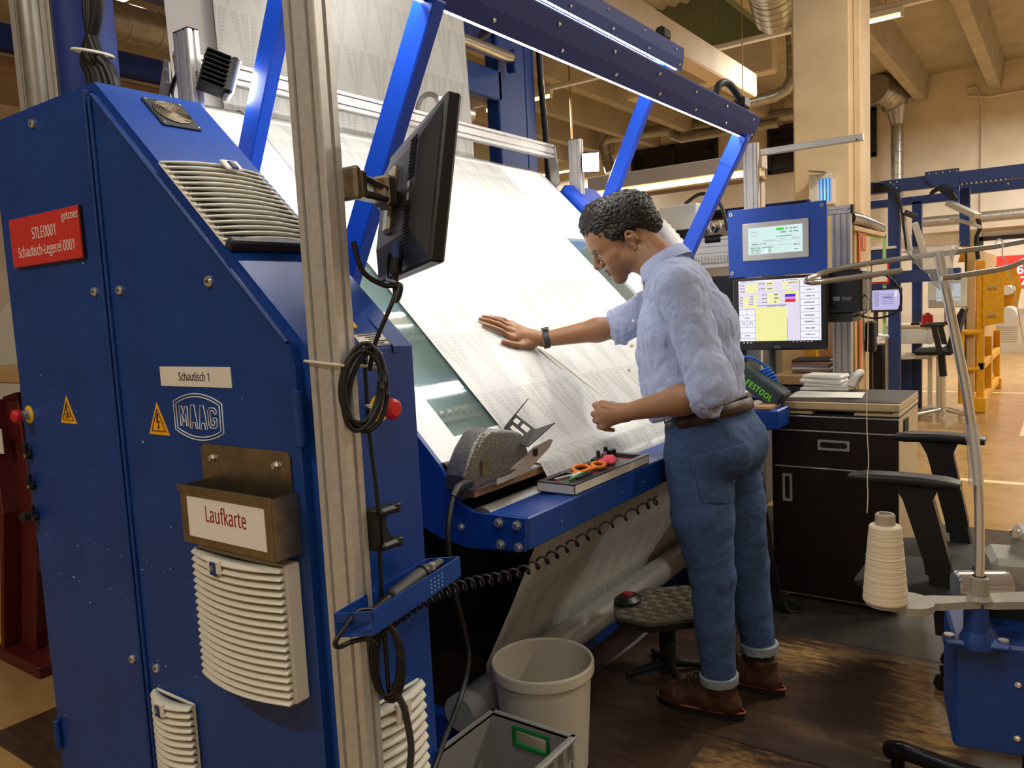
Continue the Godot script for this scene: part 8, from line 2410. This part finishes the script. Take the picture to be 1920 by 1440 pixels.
	for q in [[V(2.372, 0.112, -0.922), 0.062], [V(2.60, 0.142, -0.862), 0.062]]:
		hb.append(cap(q[0], q[0] + V(0, 0.034, -0.002), q[1], q[1] + 0.003, 0.005, Vector3.ZERO, 1.0, true, true))
		hb.append(hole(q[0] - V(0, 0.05, 0), q[0] + V(0, 0.012, 0), q[1] - 0.01, q[1] - 0.012, 0.004))
		put(blob(hb, 0.004, [], [0.002, 30.0, V(1, 1, 1)]), "turned_hem", inner, t)
		hb = []
	# belt, loops, pocket and seams
	var bn := V(0, 0.955, -0.295).normalized()
	var bx := V(1, 0, 0)
	var bz := bx.cross(bn).normalized()
	var bc := V(2.49, 0.985, -0.98)
	var pts := []
	for i in 48:
		var a := TAU * i / 48.0
		var r := 0.1 + 0.0
		pts.append(bc + bx * cos(a) * 0.18 + bz * sin(a) * 0.138)
	s = mb(); s.set_smooth_group(1)
	for i in 48:
		var p0: Vector3 = pts[i]; var p1: Vector3 = pts[(i + 1) % 48]
		var o0: Vector3 = (p0 - bc).normalized() * 0.004; var o1: Vector3 = (p1 - bc).normalized() * 0.004
		quad(s, p0 - bn * 0.019, p1 - bn * 0.019, p1 - bn * 0.017 + o1, p0 - bn * 0.017 + o0, false)
		quad(s, p0 - bn * 0.017 + o0, p1 - bn * 0.017 + o1, p1 + bn * 0.017 + o1, p0 + bn * 0.017 + o0, false)
		quad(s, p0 + bn * 0.017 + o0, p1 + bn * 0.017 + o1, p1 + bn * 0.019, p0 + bn * 0.019, false)
	obj("belt", s, mat("belt_leather", Color8(66, 42, 34), 0.42), t)
	for a in [2.5, 3.45, 4.4, 0.6, 5.8]:
		var p := bc + bx * cos(a) * 0.186 + bz * sin(a) * 0.144
		var o := (p - bc).normalized()
		s = mb(); box(s, p, V(0.011, 0.056, 0.004), 0.001, Basis(bn.cross(o).normalized(), bn, o)); obj("belt_loop", s, denim, t)
	s = mb(); box(s, V(2.49, 0.985 - 0.045, -1.124), V(0.04, 0.038, 0.006), 0.003, Basis(V(1, 0, 0), bn, V(1, 0, 0).cross(bn))); obj("buckle", s, M.brushed, t)
	build_shoes(t)
	# watch
	var wd := (V(2.445, 1.247, -1.60) - elR).normalized()
	var wc := V(2.445, 1.247, -1.60) - wd * 0.014
	var w1 := V(0, 1, 0)
	w1 = (w1 - wd * w1.dot(wd)).normalized()
	s = mb(); lathe(s, [Vector2(0.0295, -0.011), Vector2(0.032, -0.010), Vector2(0.032, 0.010), Vector2(0.0295, 0.011), Vector2(0.0285, 0.0), Vector2(0.0295, -0.011)], Transform3D(frame_of(wd), wc), 32)
	var st := obj("watch_strap", s, M.dark_grey, t)
	var tn := (w1 * 0.95 + V(0.25, 0, 0.1)).normalized()
	tn = (tn - wd * tn.dot(wd)).normalized()
	s = mb(); box(s, wc + tn * 0.0355, V(0.036, 0.009, 0.034), 0.004, Basis(tn.cross(wd), tn, (tn.cross(wd)).cross(tn))); obj("watch_case", s, M.steel, st)
	s = mb(); box(s, wc + tn * 0.0405, V(0.032, 0.003, 0.03), 0.001, Basis(tn.cross(wd), tn, (tn.cross(wd)).cross(tn))); obj("watch_glass", s, mat("watch_black", Color8(12, 12, 14), 0.1), st)
	s = mb(); box(s, wc - w1 * 0.03 + V(-0.006, 0, 0), V(0.014, 0.009, 0.024), 0.002, Basis(w1.cross(wd), w1, (w1.cross(wd)).cross(w1))); obj("watch_buckle", s, M.groove, st)

func build_shoes(t: Node3D) -> void:
	var lea := mat("boot_leather", Color8(84, 54, 36), 0.5)
	tri_map(lea, noise_tex(0.02, Color(0.75, 0.7, 0.66), Color(1, 1, 1)), 4.0)
	var rub := mat("sole_black", Color8(18, 16, 15), 0.7)
	var welt := mat("welt_orange", Color8(168, 84, 50), 0.55)
	var sock := mat("sock_dark", Color8(22, 22, 28), 0.9)
	for k in 2:
		var c := V(2.368, 0.004, -0.99) if k == 0 else V(2.60, 0.004, -0.925)
		var an := 0.06 if k == 0 else -0.04
		var B := Basis(V(0, 1, 0), an)
		var heel := c + B * V(0, 0, 0.145)
		var toe := c + B * V(0, 0, -0.145)
		var ank := V(2.372, 0.13, -0.925) if k == 0 else V(2.60, 0.16, -0.862)
		var pr := [
			cap(c + B * V(0, 0.042, 0.105), c + B * V(0, 0.046, 0.03), 0.037, 0.042, 0.02), cap(c + B * V(0, 0.046, 0.03), c + B * V(-0.002, 0.036, -0.075), 0.042, 0.043, 0.03),
			cap(c + B * V(-0.002, 0.034, -0.075), c + B * V(0.0, 0.03, -0.11), 0.043, 0.034, 0.03),
			cap(c + B * V(0, 0.06, 0.08), c + B * V(0, 0.118, 0.078), 0.042, 0.044, 0.02, Vector3.ZERO, 1.0, false, true),
			cap(c + B * V(0, 0.1, 0.06), c + B * V(0, 0.06, -0.02), 0.038, 0.034, 0.03)]
		var bt := put(blob(pr, 0.0045, [[c + V(0, 0.023, 0), V(0, -1, 0)]], [0.0022, 18.0, V(1, 1, 1)]), "boot", lea, t)
		var outl := PackedVector2Array()
		for i in 40:
			var a := TAU * i / 40.0
			var z := cos(a) * 0.15
			var w := 0.040 + 0.008 * smoothstep(0.05, -0.08, z)
			outl.append(Vector2(sin(a) * w * (1.0 - 0.12 * pow(absf(cos(a)), 6.0)), z))
		var sv := mb(); prism(sv, outl, Transform3D(Basis(B.x, B.z, -V(0, 1, 0)), c + V(0, 0.022, 0)), 0.0215); obj("sole", sv, rub, bt)
		sv = mb()
		var wl := []
		for p in outl: wl.append(c + B * V(p.x, 0, p.y) * 1.0 + V(0, 0.0255, 0))
		tube(sv, wl, 0.0036, 6, true); obj("welt", sv, welt, bt)
		sv = mb(); cyl(sv, ank - V(0, 0.035, 0), ank + V(0, 0.02, 0), 0.04, 0.041, 20); obj("sock", sv, sock, t)
		sv = mb()
		for i in 7: ball(sv, ank + V(0.0405 * cos(2.2 + i * 0.42), -0.012, 0.0405 * sin(2.2 + i * 0.42)), V(0.004, 0.003, 0.004), 6)
		obj("sock_dots", sv, M.label_white, t)
		for i in 4:
			sv = mb()
			var y := 0.06 + i * 0.018
			var z := -0.055 + i * 0.026
			tube(sv, curve([c + B * V(-0.034, y + 0.0, z), c + B * V(-0.012, y + 0.024, z - 0.012), c + B * V(0.012, y + 0.024, z - 0.012), c + B * V(0.034, y + 0.0, z)], 4), 0.0028, 6); obj("lace", sv, rub, bt)
		sv = mb(); box(sv, c + B * V(0, 0.125, 0.032), V(0.016, 0.016, 0.003), 0.0, B * Basis(V(1, 0, 0), -0.3)); obj("tongue_tab", sv, M.red, bt)
